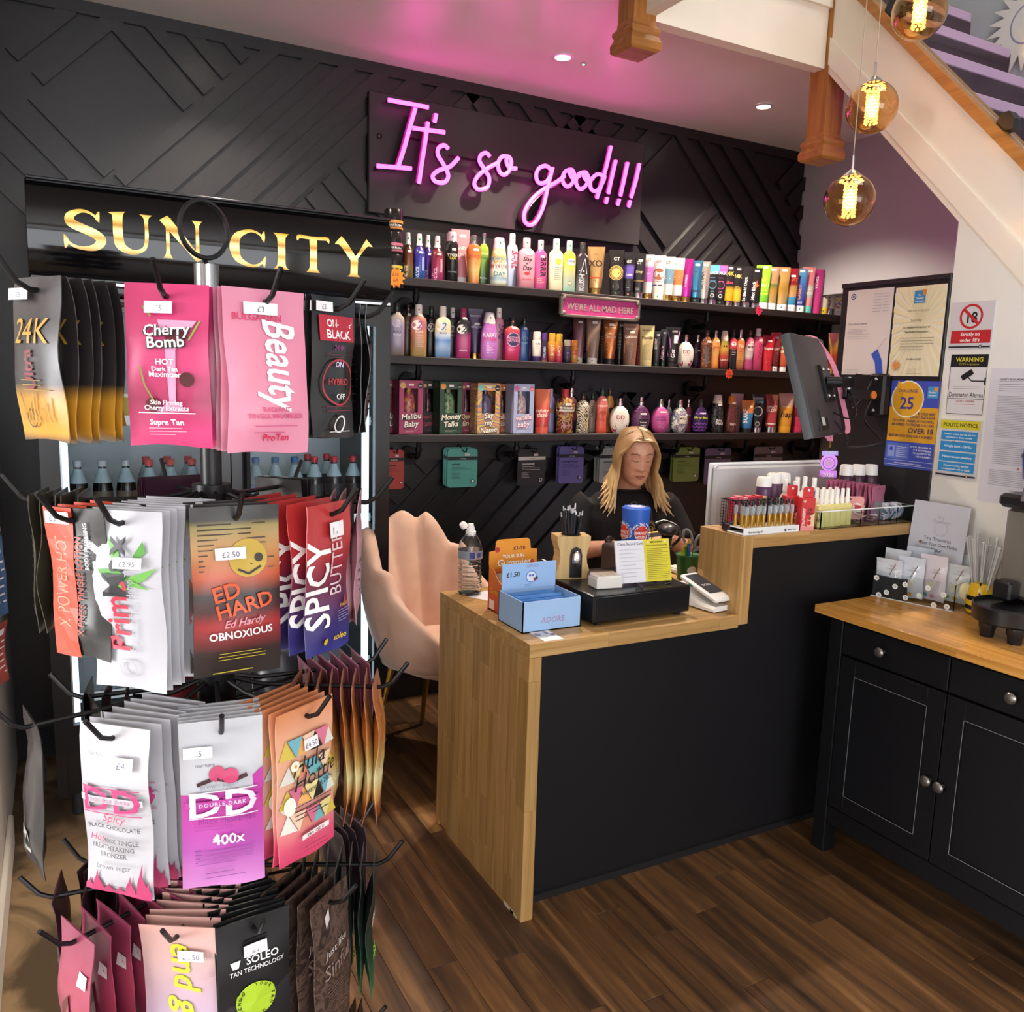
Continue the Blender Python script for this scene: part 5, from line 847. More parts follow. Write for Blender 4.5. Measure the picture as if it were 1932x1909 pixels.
def ddlogo(v, c, bg, tc): return [('t', 'DD', .5, v, .21, c, dict(sx=1.25, fit=.86)), ('q', .06, v - .095, .94, v - .055, bg), ('q', .10, v - .152, .92, v - .146, c), ('q', .10, v + .004, .92, v + .010, c), ('t', 'DOUBLE DARK', .5, v - .062, .032, tc, dict(fit=.8, track=.12))]
# tier 1
stack(1, -150, .199, .074, .148, 6, grad([(0, '2a2422'), (.06, 'c08a2a'), (.26, 'b5832a'), (.36, '2b2628'), (1, '2b2628')], .34), [('t', '24K', .5, .40, .22, 'b8862e', dict(bold=0, fit=.85)), TV('Ultra', .55, .56, '7a2a34', .12), ('lines', .3, .85, .62, .68, 3, '9a7a3a'), ('r', .4, .86, .12, .02, '4a3416')] + [('q', .15 + .09 * i, .70 + .03 * ((i * 7) % 4), .18 + .09 * i, .88, 'a87a26') for i in range(8)], 'black and gold foil sachet', (.22, .10, .2, .035), 'black and gold foil sachet', stk_txt='£5', seed=2)
stack(1, -114, .146, .077, .152, 6, grad([(0, 'c02a66'), (.1, 'c83a74'), (.3, '9a2452'), (.5, 'c0386e'), (.75, 'b83066'), (1, 'b82a64')], .34),
      [('p', [(.40, .22), (.86, .22), (.62, .40), (.60, .72), (.75, .78), (.35, .78), (.52, .72), (.5, .4)], 'c890b0'), ('c', .62, .33, .12, '5a1224'), ('c', .74, .58, .09, '4a0f1c'), ('c', .32, .74, .09, '5a1224'), ('l', [(.2, .50), (.24, .62), (.36, .74)], .02, '7a8a3a'), ('l', [(.9, .22), (.78, .34)], .02, '7a9a3a'), ('l', [(.22, .14), (.32, .2)], .02, '7a9a3a')] +
      [('t', t_, .52 + dx, v + dz, .095, c_, dict(fit=.80, rot=.07)) for t_, v in (('Cherry', .31), ('Bomb', .385)) for dx, dz, c_ in ((.015, .006, '2a2226'), (-.012, .004, '2a2226'), (0, 0, 'dcd8d4'))] +
      [('t', 'HOT', .5, .49, .05, 'e6dce4', {}), ('t', 'Dark Tan', .5, .53, .04, 'f0e8ee', {}), ('t', 'Maximizer', .5, .565, .045, 'f0e8ee', {}), ('t', 'Skin Firming', .5, .735, .04, 'ecdce6', {}), ('t', 'Cherry Extracts', .5, .77, .042, 'ecdce6', dict(fit=.75)), ('lines', .16, .84, .785, .79, 1, 'ecdce6'), ('t', 'Supre Tan', .5, .86, .05, 'f4eef2', {}), ('lines', .28, .72, .88, .92, 3, 'd8b8c8')], 'cherry pink sachet with silver lettering', (.42, .145, .17, .036), 'cherry pink sachet', gap=.0155, seed=3, stk_txt='£5')
stack(1, -76, .150, .085, .158, 6, grad([(0, 'd68aa4'), (.5, 'd9849f'), (1, 'cf7f9c')], .34), [('t', 'BULGARIAN', .4, .19, .06, 'd03a66', dict(fit=.6)), ('t', 'Beauty', .45, .17, .30, 'f2eef0', dict(rot=-math.pi / 2 + .02, align='L', shear=.28, fit=1.02)), ('t', 'RADIANT', .55, .745, .042, 'cc4a78', {}), ('t', 'TINGLE MAXIMIZER', .55, .785, .042, 'cc4a78', dict(fit=.7)), ('lines', .28, .82, .83, .87, 2, 'c85a86'), ('t', 'ProTan', .55, .925, .062, 'd0264e', {})], 'rose pink sachet with white script running down', (.42, .12, .2, .036), 'rose pink sachet', gap=.009, seed=4)
stack(1, -44, .166, .068, .146, 4, BLK, [('q', .12, .13, .92, .31, 'b02438'), ('t', 'NON-STOP', .52, .21, .075, 'f0ecee', dict(fit=.72)), ('t', 'BLACK', .52, .29, .085, 'f0ecee', dict(fit=.6)), ('t', '24HR', .52, .37, .05, '8a3a7a', {}), ('lines', .22, .82, .40, .42, 2, '7a2a44'), ('t', 'ON', .55, .49, .055, 'd8c8f0', {}), ('r', .53, .60, .36, .03, 'a8323a'), ('t', 'HYBRID', .53, .615, .06, 'b8343c', dict(fit=.6)), ('t', 'OFF', .55, .72, .055, 'f0ecf0', {}), ('lines', .22, .82, .77, .80, 2, '8a2a3a'), ('r', .55, .90, .14, .03, 'e8e8e8'), ('lines', .3, .8, .95, .955, 1, 'c8c8c8')], 'black sachet with a red block reading non-stop', (.18, .075, .18, .034), 'black sachet with a red block', twist=-.22, seed=5, stk_txt='£5')
stack(1, -6, .185, .066, .146, 4, '201d20', [('q', .1, .14, .9, .3, 'b8b8b8'), ('lines', .2, .8, .4, .8, 8, '8a8a8e')], 'plain black sachet edge-on in the top row', None, gap=.013, seed=6)
stack(1, 60, .17, .07, .146, 3, '241a20', [], 'dark plum sachet on the far side', None, seed=7)
stack(1, 140, .17, .07, .146, 3, 'a8762c', [], 'amber sachet on the far side', None, seed=8)
# tier 2
stack(2, -148, .178, .068, .150, 4, grad([(0, BLK), (.48, BLK), (.49, BLK), (1, BLK)], .3, axis='X'), [('q', 0, 0, .49, 1, 'c4432c'), VT('X-POWER HOT', .36, .80, 'e08a72', .15, bold=0, fit=1.4), VT('X-PRESS TINGLE LOTION', .62, .84, '9a3a2c', .07, fit=1.45), VT('BODY PLUMPING', .74, .4, 'c8c4c4', .04)], 'half red half black sachet', (.28, .065, .2, .04), 'half red half black sachet', gap=.016, twist=.25, seed=11, stk_txt='£2.50')
stack(2, -130, .168, .078, .178, 8, 'adadb5', [('p', [(.30, .14), (.46, .22), (.50, .30), (.38, .28)], '5a9a3a'), ('p', [(.76, .16), (.80, .22), (.62, .30), (.62, .26)], '4a8a34'), ('p', [(.18, .32), (.42, .31), (.62, .36), (.45, .40), (.28, .38)], '4f8f38'), ('p', [(.95, .30), (.80, .37), (.60, .40), (.62, .35)], '5a9a3a'), ('p', [(.34, .45), (.52, .38), (.60, .42)], '5a9a3a'), ('p', [(.86, .42), (.60, .40), (.66, .37)], '5a9a3a'), VT('Primo', .56, .78, 'b02a40', .19, sx=.9), VT('Ma', .56, .475, '1d1b22', .19), VT('x', .56, .235, '1d1b22', .19), VT('Extremely Hot Hemp Tingle', .66, .78, '9a9aa4', .06, bold=0, fit=1.25), ('r', .53, .87, .12, .02, 'a8a8b0')], 'white sachet with a green leaf', (.60, .275, .18, .03), 'white sachet with a green leaf', gap=.0135, twist=.1, rough=.35, seed=12, stk_txt='£2.95')
stack(2, -88, .132, .088, .176, 3, grad([(0, '2a2626'), (.16, '322626'), (.32, 'a02a2c'), (.40, '4a2424'), (.5, '2e2422'), (.6, 'b8502c'), (.75, 'b07a2c'), (.88, '8a7a34'), (.92, '2a2624'), (1, '2a2624')], .34),
      [('lines', .08, .92, .10, .36, 10, '3a2a1c'), ('c', .62, .30, .22, 'b89a34'), ('c', .52, .27, .05, '2a2018'), ('c', .74, .30, .05, '2a2018'), ('l', [(.5, .36), (.62, .39), (.76, .35)], .025, '2a2018')] + [('t', t_, u, v, s_, 'd0542a', dict(rot=.22, fit=f)) for t_, u, v, s_, f in (('ED', .38, .53, .13, .5), ('HARD', .58, .61, .12, .72))] +
      [('t', 'Ed Hardy', .55, .685, .06, 'c88a98', dict(shear=.4, rot=.1)), ('t', 'OBNOXIOUS', .52, .755, .062, 'efe8e8', dict(fit=.72, rot=.06)), ('lines', .26, .8, .845, .885, 3, 'c8b83a'), ('lines', .2, .86, .965, .975, 1, 'b8a834')], 'black and orange tattoo print sachet', (.42, .265, .17, .033), 'black and orange tattoo print sachet', gap=.02, seed=13, stk_txt='£2.50')
stack(2, -52, .172, .074, .162, 5, grad([(0, '34347e'), (.2, '3a2f6a'), (.45, '6a2a44'), (.7, 'a82a32'), (1, 'b0302f')], .34), [('t', 'SPICY', .42, .82, .28, 'eeecea', dict(rot=math.pi / 2, align='L', fit=1.28)), ('t', 'BUTTER', .72, .62, .17, 'd8c0c4', dict(rot=math.pi / 2, align='L', bold=0, fit=.95)), ('p', [(.78, .68), (.86, .62), (.84, .74)], 'b82a2c'), ('t', 'TINGLE', .78, .71, .03, 'd0a83a', {}), ('lines', .62, .94, .73, .80, 5, '9a9ac8'), ('t', 'soleo', .70, .93, .06, 'd8b42e', dict(shear=.2)), ('c', .36, .915, .05, 'd8b42e')], 'red to blue sachet with big white upright lettering', (.55, .17, .17, .05), 'red to blue lettered sachet', gap=.022, seed=14, stk_txt='1.80')
stack(2, -20, .18, .070, .15, 4, 'b0808a', [('lines', .2, .8, .3, .8, 8, '8a5a66')], 'dusty pink sachet edge-on at the right', None, seed=15)
stack(2, 165, .19, .07, .15, 5, '4a4438', [('lines', .2, .8, .3, .8, 8, '8a8270')], 'dark olive sachet at the far left', None, seed=16)
stack(2, 100, .17, .075, .16, 4, '3a1f30', [], 'plum sachet behind the pole', None, seed=17)
stack(2, 45, .17, .07, .15, 3, '2a2428', [], 'dark grey sachet behind the pole', None, seed=18)
# tier 3
stack(3, -168, .205, .068, .165, 2, '17161a', [('q', .22, .74, .62, .88, 'b8b4b0')] + [('q', .25 + .05 * i, .74, .27 + .05 * i, .88, '2a282a') for i in range(7)], 'plain black sachet with a barcode at the far left', None, 'plain black sachet', gap=.06, seed=21)
stack(3, -138, .165, .080, .180, 7, 'b0afb6', flames('a82c5e') + [('t', 'tear here', .28, .17, .028, '6a6a70', dict(bold=0)), *ddlogo(.49, 'b03a70', 'b0afb6', 'c08aa4'), ('t', 'Spicy', .52, .545, .07, 'b83a66', dict(bold=0, shear=.4)), ('t', 'BLACK CHOCOLATE', .52, .59, .035, '4a4448', dict(fit=.78)), ('t', 'Hot', .26, .67, .06, 'b83a66', dict(bold=0, shear=.3)), ('t', '400X TINGLE', .62, .67, .038, '5a5458', dict(fit=.55)), ('t', 'BREATHTAKING', .5, .71, .038, '5a5458', dict(fit=.66)), ('t', 'BRONZER', .52, .75, .038, '5a5458', {}), ('t', 'brown sugar', .52, .82, .042, '5a5a60', dict(bold=0)), ('lines', .3, .7, .93, .96, 2, '6a4a58')], 'white sachet with magenta flames', (.66, .20, .16, .04), 'white sachet with magenta flames', gap=.0135, twist=.12, rough=.35, seed=22, stk_txt='£4')
stack(3, -97, .143, .082, .182, 6, grad([(0, 'c884c4'), (.25, 'a84aa4'), (.5, 'b83a9a'), (.58, 'b03a94'), (.585, 'b2b4bc'), (1, 'b5b7bf')], .34), [('t', 'tear here', .3, .26, .028, '6a6a78', dict(bold=0)), ('p', [(.5, .585 - .12), (1, .30), (1, .43), (.5, .45)], 'b03a9a'), ('l', [(.2, .36), (.4, .33), (.62, .36), (.8, .33)], .05, '3a1c20'), ('c', .44, .305, .10, 'b83a66'), ('c', .60, .325, .10, 'b83a66'), ('t', 'brown sugar', .46, .385, .04, '8a8a98', dict(bold=0)), *ddlogo(.555, 'ddd0e0', 'b04098', 'e6c8e0'), ('t', 'black chocolate', .55, .595, .05, '7a2a80', dict(bold=0, fit=.8)), ('lines', .16, .84, .61, .63, 2, '8a3a8a'), ('t', '400x', .56, .72, .085, 'efe0ee', {}), ('lines', .16, .86, .76, .83, 4, '8a4a94'), ('lines', .28, .76, .89, .92, 2, '7a4a84')], 'white over purple sachet with two raspberries', (.22, .17, .17, .032), 'white over purple sachet', gap=.010, seed=23, stk_txt='£5')
HUL = [('p', [(.02 + .24 * i, .30 + .16 * j), (.14 + .24 * i, .18 + .16 * j), (.26 + .24 * i, .30 + .16 * j)], ('c8b24a', '6ab0b4', 'd88a72', 'd8d8d0', '1d1b1e', 'e0a860')[(i * 5 + j * 3) % 6]) for i in range(4) for j in range(4)] + [('p', [(.14 + .24 * i, .18 + .16 * j), (.26 + .24 * i, .30 + .16 * j), (.38 + .24 * i, .18 + .16 * j)], ('6aa8b8', 'd8c88a', 'c86a86', 'e0c0a8')[(i * 3 + j) % 4]) for i in range(3) for j in range(4)]
stack(3, -60, .158, .082, .172, 6, grad([(0, 'd0406a'), (.12, 'd85a78'), (.25, 'd88a86'), (.5, 'd8a890'), (.85, 'd89a7a'), (1, 'd08458')], .3), HUL + [('t', 'Hula', .45, .40, .15, '241c20', dict(bold=0, shear=.3, rot=.12)), ('t', 'Hottie', .58, .50, .14, '241c20', dict(bold=0, shear=.3, rot=.12)), ('t', 'Advanced 200x', .6, .55, .05, '3a3034', dict(bold=0, rot=.12, fit=.6)), ('c', .14, .60, .09, 'ece6da', 1.4), ('c', .2, .34, .07, 'f0e6d8'), ('c', .2, .34, .025, 'd8a83a'), ('lines', .2, .85, .62, .70, 4, '2a2226'), ('q', .28, .81, .78, .845, 'f0e4e4'), ('t', 'TAN ASZ U', .53, .84, .03, '5a3a48', {}), ('lines', .35, .78, .91, .94, 2, '8a2a4a')], 'tropical triangle print sachet fading to pink', (.52, .245, .13, .036), 'tropical triangle print sachet', gap=.012, seed=24, stk_txt='£4.50')
stack(3, -24, .200, .066, .170, 8, grad([(0, '7a3a22'), (.12, '9a5226'), (.22, 'c89a5c'), (.34, 'd8cf9a'), (.46, 'c09a58'), (.62, 'b4713a'), (.85, 'a8622e'), (1, 'a0664c')], .34), [('lines', .1, .9, .25, .85, 30, 'a8703c'), ('p', [(.35, .1), (.52, .12), (.5, .22), (.42, .24)], 'e6c8b0')], 'copper and cream foil sachet edge-on at the right', None, 'copper and cream foil sachet', gap=.0135, seed=25)
stack(3, 2, .19, .07, .15, 6, 'b07088', [('lines', .2, .8, .3, .8, 8, '8a5066')], 'mauve sachet leaning behind the copper ones', None, gap=.014, seed=26)
stack(3, 170, .15, .068, .165, 3, '201f24', [('q', .1, .6, .5, .72, '8a8a90')], 'charcoal sachet beside the pole', None, gap=.02, seed=27)
stack(3, 95, .17, .07, .16, 5, '5a1c22', [('lines', .2, .8, .3, .8, 8, 'a04a3a')], 'dark red sachet behind the pole', None, seed=28)
stack(3, 45, .17, .07, .16, 4, '2a2a30', [('lines', .2, .8, .2, .8, 14, '8a8a90')], 'charcoal printed sachet behind the pole', None, seed=29)
# tier 4
stack(4, 172, .19, .070, .165, 3, '4a3038', [('lines', .2, .8, .3, .8, 8, '8a6a6a')], 'dull mauve sachet edge-on at the far left', None, gap=.03, seed=31)
stack(4, -156, .185, .074, .170, 7, grad([(0, '6a2a3a'), (.4, '8a3048'), (.65, '9a3c54'), (1, '8a3a56')], .3), [('q', .7, .22, .92, .30, 'd8c8cc'), ('p', [(.3, .5), (.5, .4), (.6, .6), (.5, .9), (.3, .8)], '5a2420')], 'deep rose sachet with a small white sticker', None, 'deep rose sachet', gap=.019, seed=32)
stack(4, -120, .135, .082, .178, 7, grad([(0, 'a88ab0'), (.4, 'b8a0b8'), (.75, 'c8a4a4'), (1, 'c89a92')], .3), [VT('end game', .38, .96, 'c8cc3a', .20, rot=-math.pi / 2 + .02, bold=0, shear=.25) if False else ('t', 'end game', .40, .10, .22, 'c6ca3c', dict(rot=-math.pi / 2 + .05, align='L', shear=.3, fit=1.9)), ('q', .54, .195, .84, .20, 'b04a8a')], 'peach to lilac sachet with lime script', (.68, .19, .17, .035), 'peach to lilac sachet', gap=.0125, seed=33, stk_txt='£2.50')
stack(4, -84, .142, .080, .178, 9, '1e1e21', [('q', .36, .13, .68, .155, '0c0c0e'), ('t', 'SOLEO', .60, .28, .065, 'ecebec', dict(fit=.55)), ('t', 'TAN TECHNOLOGY', .52, .325, .04, 'd8d8da', dict(fit=.75)), ('p', [(.16, .235), (.30, .235), (.27, .28), (.19, .28)], 'e0e0e2'), ('c', .5, .53, .27, 'a8c832')] + [('t', ch, .5 + .215 * math.sin(.30 * k), .53 - .215 * math.cos(.30 * k) * .45, .026, '2a3012', dict(rot=-.30 * k)) for k, ch in enumerate('YOUR TAN OUR TECHNO')] + [('t', 'MELANIN', .5, .79, .075, 'e6e6e8', dict(fit=.6))], 'matt black sachet with a lime green disc', (.50, .185, .16, .035), 'matt black sachet with a lime green disc', gap=.010, rough=.4, seed=34, stk_txt='£5')
stack(4, -50, .168, .072, .175, 5, pattern('noise', ('2e2320', '463630', '5a463c', '382b27'), 60, .3), [('p', [(.3, .13), (.42, .09), (.44, .17), (.32, .21)], 'cfc6c8'), ('t', 'Just like', .5, .38, .07, 'b8b0ae', dict(bold=0, shear=.3, rot=.2)), ('t', 'Sinful', .5, .52, .13, '8a7670', dict(bold=0, shear=.3, rot=.2)), ('lines', .2, .8, .6, .8, 10, '6a5850')], 'dark brown textured sachet with silver script', None, 'dark brown textured sachet', gap=.016, seed=35)
stack(4, -22, .196, .066, .168, 8, grad([(0, '2e6a46'), (.3, '1f3a2e'), (.6, '1c211f'), (.9, '1e2a26'), (1, '20382c')], .34), [('t', 'Hot', .5, .5, .16, 'dcd8d4', dict(bold=0, shear=.3)), ('t', '$$$', .5, .8, .1, '8ac83a', {})], 'black and green foil sachet edge-on at the right', None, 'black and green foil sachet', gap=.014, seed=36)
stack(4, 10, .19, .07, .16, 4, '5a4a52', [], 'grey mauve sachet behind the green ones', None, seed=37)
stack(4, 150, .17, .074, .165, 5, '4a343a', [], 'dark mauve sachet behind the rose ones', None, seed=38)
stack(4, 95, .16, .07, .16, 4, '3a2f44', [], 'violet grey sachet behind the pole', None, seed=39)
stack(5, -30, .18, .07, .13, 3, '17161a', [], 'black sachet at the foot of the rack', None, seed=41)
for ph in (-165, -130, -90, -60, 30, 80, 130): hook(5, ph, .17)
# goods hanging on the left wall
for i, (py0, py1, c, lab) in enumerate(((890, 1010, 'c88ab0', 'pink card pouch'), (1010, 1165, '3a5a86', 'blue printed pouch'), (1170, 1290, '9a3a30', 'red printed pouch'))):
    y = 2.55; p = at(3, py0, 'Y', y); q = at(3, py1, 'Y', y); w_ = .12; o = thing('hanging_pouch', lab + ' hanging on the left wall', 'pouch', (XL + .03, y - .05, p.z - .012), 0, 'pouches on the left wall')
    mb, sf = pouch_mesh(w_, p.z - q.z - .01, 50 + i); mb.build('pouch', mat(c, .35), o, smooth=60); o.rotation_euler = (0, 0, math.radians(70)); decor([('lines', .15, .85, .3, .8, 6, 'e0d8e0'), ('q', .2, .1, .8, .2, 'e8e0e8')], sf, w_, p.z - q.z - .01).build('print', None, o, smooth=0)
    MB().tube([(-.028, 0, -.02 + .02), (.03, 0, 0), (.04, 0, .01)], .003, 6).build('peg', PIPE, o)
# ================================================================ reception counter (oak frame, black front)
ZD, ZT, CX0, CX1, CY0, CY1, XB = .805, 1.05, 1.07, 2.598, 1.86, 2.46, 1.802
BLKPANEL = m_plaster('black_panel_paint', '171619', .5, .25)
ct = thing('reception_counter', 'oak framed reception counter with a black front panel', 'counter', (0, 0, 0))
def staves(name, x0, x1, y0, y1, z0, z1, long, wide, wd, ln, M_, parent, seed=1):
    """edge-glued staves: long axis, width axis"""
    r = random.Random(seed); lo = dict(X=x0, Y=y0, Z=z0); hi = dict(X=x1, Y=y1, Z=z1); a = lo[wide]
    while a < hi[wide] - .002:
        b = min(a + wd, hi[wide]); b = hi[wide] if hi[wide] - b < .012 else b; p = lo[long] - r.uniform(0, ln * .8)
        while p < hi[long] - .002:
            q = p + ln * r.uniform(.7, 1.2); l = dict(lo); h = dict(hi); l[wide], h[wide] = a, b; l[long], h[long] = max(p, lo[long]), min(q, hi[long])
            if h[long] - l[long] > .03 or q >= hi[long]:
                m_ = MB(); g = .0002; dims = [(l[k] + (g if k in (long, wide) else 0), h[k] - (g if k in (long, wide) else 0)) for k in 'XYZ']
                cxs = [(d0 + d1) / 2 for d0, d1 in dims]; m_.rbox(*[v - cxs[i] for i, d_ in enumerate(dims) for v in d_], .0006)
                m_.build('stave', M_, parent, cxs)
            p = q
        a = b
T_ = .038
side = MB().box(CX0 + .006, CX0 + T_ - .006, CY0 + .006, CY1 - .006, 0.001, ZD - .04).build('side_panel', OAK['Z'], ct); staves('s', CX0, CX0 + T_, CY0, CY1, 0, ZD - T_ - .0005, 'Z', 'Y', .058, .42, OAK['Z'], side, 3)
top = MB().box(CX0 + .006, XB, CY0 + .006, CY1 - .006, ZD - T_ + .006, ZD - .004).build('worktop', OAK['X'], ct); staves('s', CX0, XB, CY0, CY1, ZD - T_, ZD, 'X', 'Y', .058, .45, OAK['X'], top, 4)
MB().box(XB + .001, CX1, CY0 + .20, CY1, ZD - T_, ZD - .002).build('worktop_return', OAK['X'], ct)
end = MB().box(XB + .006, XB + T_ - .006, CY0 + .006, CY0 + .194, ZD + .001, ZT - T_).build('upstand', OAK['Z'], ct); staves('s', XB, XB + T_, CY0, CY0 + .20, ZD - .03, ZT - .0005, 'Z', 'Y', .058, .5, OAK['Z'], end, 5)
bar = MB().box(XB + .04, CX1 - .004, CY0 + .006, CY0 + .194, ZT - T_ + .006, ZT - .006).build('bar_top', OAK['X'], ct); staves('s', XB + T_ + .0005, CX1, CY0, CY0 + .20, ZT - T_, ZT, 'X', 'Y', .05, .5, OAK['X'], bar, 6)
MB().box(CX0 + T_, CX1, CY0 + .075, CY0 + .095, .02, ZD - T_).build('front_panel', BLKPANEL, ct, smooth=0); MB().box(XB + T_, CX1, CY0 + .03, CY0 + .05, ZD - .10, ZT - T_).build('upper_front_panel', BLKPANEL, ct, smooth=0)
bpy.data.objects.remove(bpy.data.objects['upper_front_panel']); MB().box(XB + T_, CX1, CY0 + .075, CY0 + .095, ZD - T_, ZT - T_).build('upper_front_panel', BLKPANEL, ct, smooth=0)
MB().box(CX0 + T_, CX1, CY0 + .065, CY0 + .076, 0, .022).build('floor_bead', mat('1a191b', .5), ct, smooth=0)
CHIP = mat('d8cdb4', .8); cp = MB()
for x, y, s_ in ((1.069, 1.93, 1), (1.069, 1.90, .7)): cp.box(x - .0004, x, y - .03 * s_, y + .03 * s_, .0, .012 * s_)
cp.build('chipped_edge', CHIP, ct, smooth=0)
# ---- things on the lower worktop
def flat(o, name, ops, w, h, fn, **k): return decor(ops, fn, w, h, **k).build(name, None, o, smooth=0)
FACE = lambda y: (lambda x, z, e: (x, y - e, z))
# water bottle
PET = mat('f2f8fb', .02, trans=1.0, ior=1.4, name='clear_pet'); o = thing('water_bottle', 'clear plastic water bottle with its sports cap flipped open', 'bottle', (1.15, 2.405, ZD))
pf = [(.020, 0), (.031, .004)] + [(.0325 - .0022 * (i % 2), .010 + .0075 * i) for i in range(14)] + [(.0325, .118), (.0335, .135), (.0330, .150), (.028, .172), (.019, .190), (.0145, .196)]
pf = [(r * 1.2, z) for r, z in pf]; bm = MB(); bm.lathe(pf, 24); bi = MB(); bi.lathe([(r - .0012, z + .0012) for r, z in pf[1:]], 24); bm.add(bi.v, [tuple(reversed(f)) for f in bi.f]); bm.build('bottle', PET, o); MB().lathe([(.0402, .119), (.0406, .146)], 24, cap=False).build('label_film', mat('c8d4e8', .2, trans=.6, name='label_film'), o)
flat(o, 'label_print', [('q', .1, .15, .45, .85, '3a4a9a'), ('q', .6, .2, .9, .8, '4a62b0'), ('lines', .5, .58, .1, .9, 4, '2a3a8a')], .05, .028, lambda x, z, e: (x, -math.sqrt(max(1e-6, .0410 ** 2 - x * x)) - e, .119 + z))
cpw = mat('f3f4f6', .35); MB().lathe([(.0165, .192), (.0168, .206), (.013, .208), (.012, .218), (.0095, .224), (.009, .230)], 20).build('cap', cpw, o)
hg = MB(); hg.lathe([(.0115, -.008), (.0125, .0), (.010, .010), (.004, .011)], 16); hg.build('flip_lid', cpw, o, (-.026, 0, .226), (0, -.75, 0)); MB().tube([(-.012, 0, .212), (-.017, 0, .218), (-.021, 0, .222)], .002, 6).build('lid_strap', cpw, o)
# paper sheet beside it
p = at(900, 1112, 'Z', ZD); o = thing('paper_sheet', 'white paper sheet half under the orange display box', 'paper', (1.205, 2.33, ZD + .0003), .5); MB().box(-.05, .05, -.07, .07, 0, .0006).build('sheet', mat('e4e4ee', .6), o, smooth=0)
# gummies display box
o = thing('display_box', 'orange cardboard display box of gummies with a tall back card', 'box', (1.124, 2.105, ZD + .0005)); OR, RD = mat('e8952e', .5), grad([(0, 'd84436'), (.5, 'e06a34'), (1, 'e88a30')], .5); w_, d_b, hb = .165, .115, .085
c = MB(); c.prism([(0, 0), (d_b, 0), (d_b, .135), (.085, .13), (.05, .10), (0, hb)], lambda u, v, q: (q, u, v), .0025); c.prism([(0, 0), (d_b, 0), (d_b, .135), (.085, .13), (.05, .10), (0, hb)], lambda u, v, q: (w_ - .0025 + q, u, v), .0025); c.box(0, w_, 0, .0025, 0, hb); c.box(0, w_, 0, d_b, 0, .0025); c.build('tray', RD, o, smooth=0)
bk = MB(); bk.prism([(0, 0), (w_, 0), (w_, .175), (w_ - .022, .177), (w_ - .026, .205), (w_ - .034, .211), (.03, .211), (.022, .205), (.020, .178), (0, .175)], lambda u, v, q: (u, d_b - q, v), .003); bk.build('back_card', OR, o, smooth=0)
flat(o, 'back_print', [('t', '£1-50', .62, .14, .085, '2a2224', {}), ('t', 'YOUR SUN', .5, .255, .075, 'fbf6ee', {}), ('t', 'Gummies', .52, .37, .14, 'fbf6ee', dict(fit=.72, sx=1.1)), ('t', 'Your daily', .64, .47, .055, '4a3a34', dict(bold=0, shear=.3)), ('t', 'tanning routine!', .62, .54, .055, '4a3a34', dict(bold=0, shear=.3, fit=.4)), ('c', .16, .12, .05, 'b8342c'), ('c', .9, .34, .05, 'c04434'), ('c', .4, .6, .05, 'c04a34', .6), ('c', .86, .57, .05, 'b8342c'), ('q', .05, .45, .27, .78, 'c84438'), ('q', .08, .40, .25, .46, 'e0762e'), ('q', .06, .52, .26, .58, 'f0e8e0'), ('q', .06, .61, .26, .65, 'd8c23a')], w_, .205, lambda x, z, e: (w_ / 2 + x, d_b - .003 - e, z))
flat(o, 'side_print', [('t', 'Gummies', .5, .45, .22, 'f0b03a', dict(fit=.8)), ('q', .1, .66, .38, .94, 'f0e6e0')], d_b, .1, lambda x, z, e: (-e, d_b / 2 - x, z), base=.0006)
for i in range(5):
    g = thing('gummy_packet', 'clear gummy packet, %s from the front in the orange display box' % ('first', 'second', 'third', 'fourth', 'fifth')[i], 'packet', (1.124 + w_ / 2, 2.105 + .016 + .017 * i, ZD + .115), 0, 'packets in the orange display box'); mb, sf = pouch_mesh(w_ - .02, .105, 70 + i, .004, 0); mb.build('pouch', mat('c9c0b4', .15), g, smooth=60)
# blue Adore box
o = thing('sachet_box', 'sky blue cardboard box of sachets with a raised lid card', 'box', (1.097, 1.952, ZD + .0005)); BL = mat('9cc0ec', .5, name='sky_blue_card'); w_, d_b, hb = .19, .145, .088; c = MB()
for q in ((0, .003, 0, d_b), (w_ - .003, w_, 0, d_b), (0, w_, 0, .003), (0, w_, d_b - .003, d_b)): c.box(q[0], q[1], q[2], q[3], 0, hb)
c.box(0, w_, 0, d_b, 0, .003); c.build('tray', BL, o, smooth=0); MB().box(.006, w_ - .004, d_b - .006, d_b - .003, hb, hb + .076).build('lid_card', BL, o, smooth=0)
flat(o, 'front_print', [('t', 'ADORE', .5, .72, .26, 'b8b4dc', dict(shear=.15)), ('t', 'ADORE', .508, .735, .26, '8a88b8', dict(shear=.15, bold=0))], w_, hb, lambda x, z, e: (w_ / 2 + x, -e, z))
flat(o, 'lid_print', [('t', '£1.50', .20, .50, .26, '1d1c22', {}), ('t', 'ADORE', .56, .18, .16, '9a98c4', {}), ('c', .54, .55, .085, 'dfe8f6'), ('r', .54, .55, .10, .012, '5a86d0'), ('c', .515, .5, .022, '6a62b8'), ('c', .565, .5, .022, '6a62b8'), ('c', .61, .66, .03, '8a3a4a'), ('c', .64, .62, .025, '5a2434'), ('lines', .42, .56, .84, .9, 2, '4a5aa0')], w_ - .012, .076, lambda x, z, e: (w_ / 2 + x, d_b - .006 - e, hb + z))
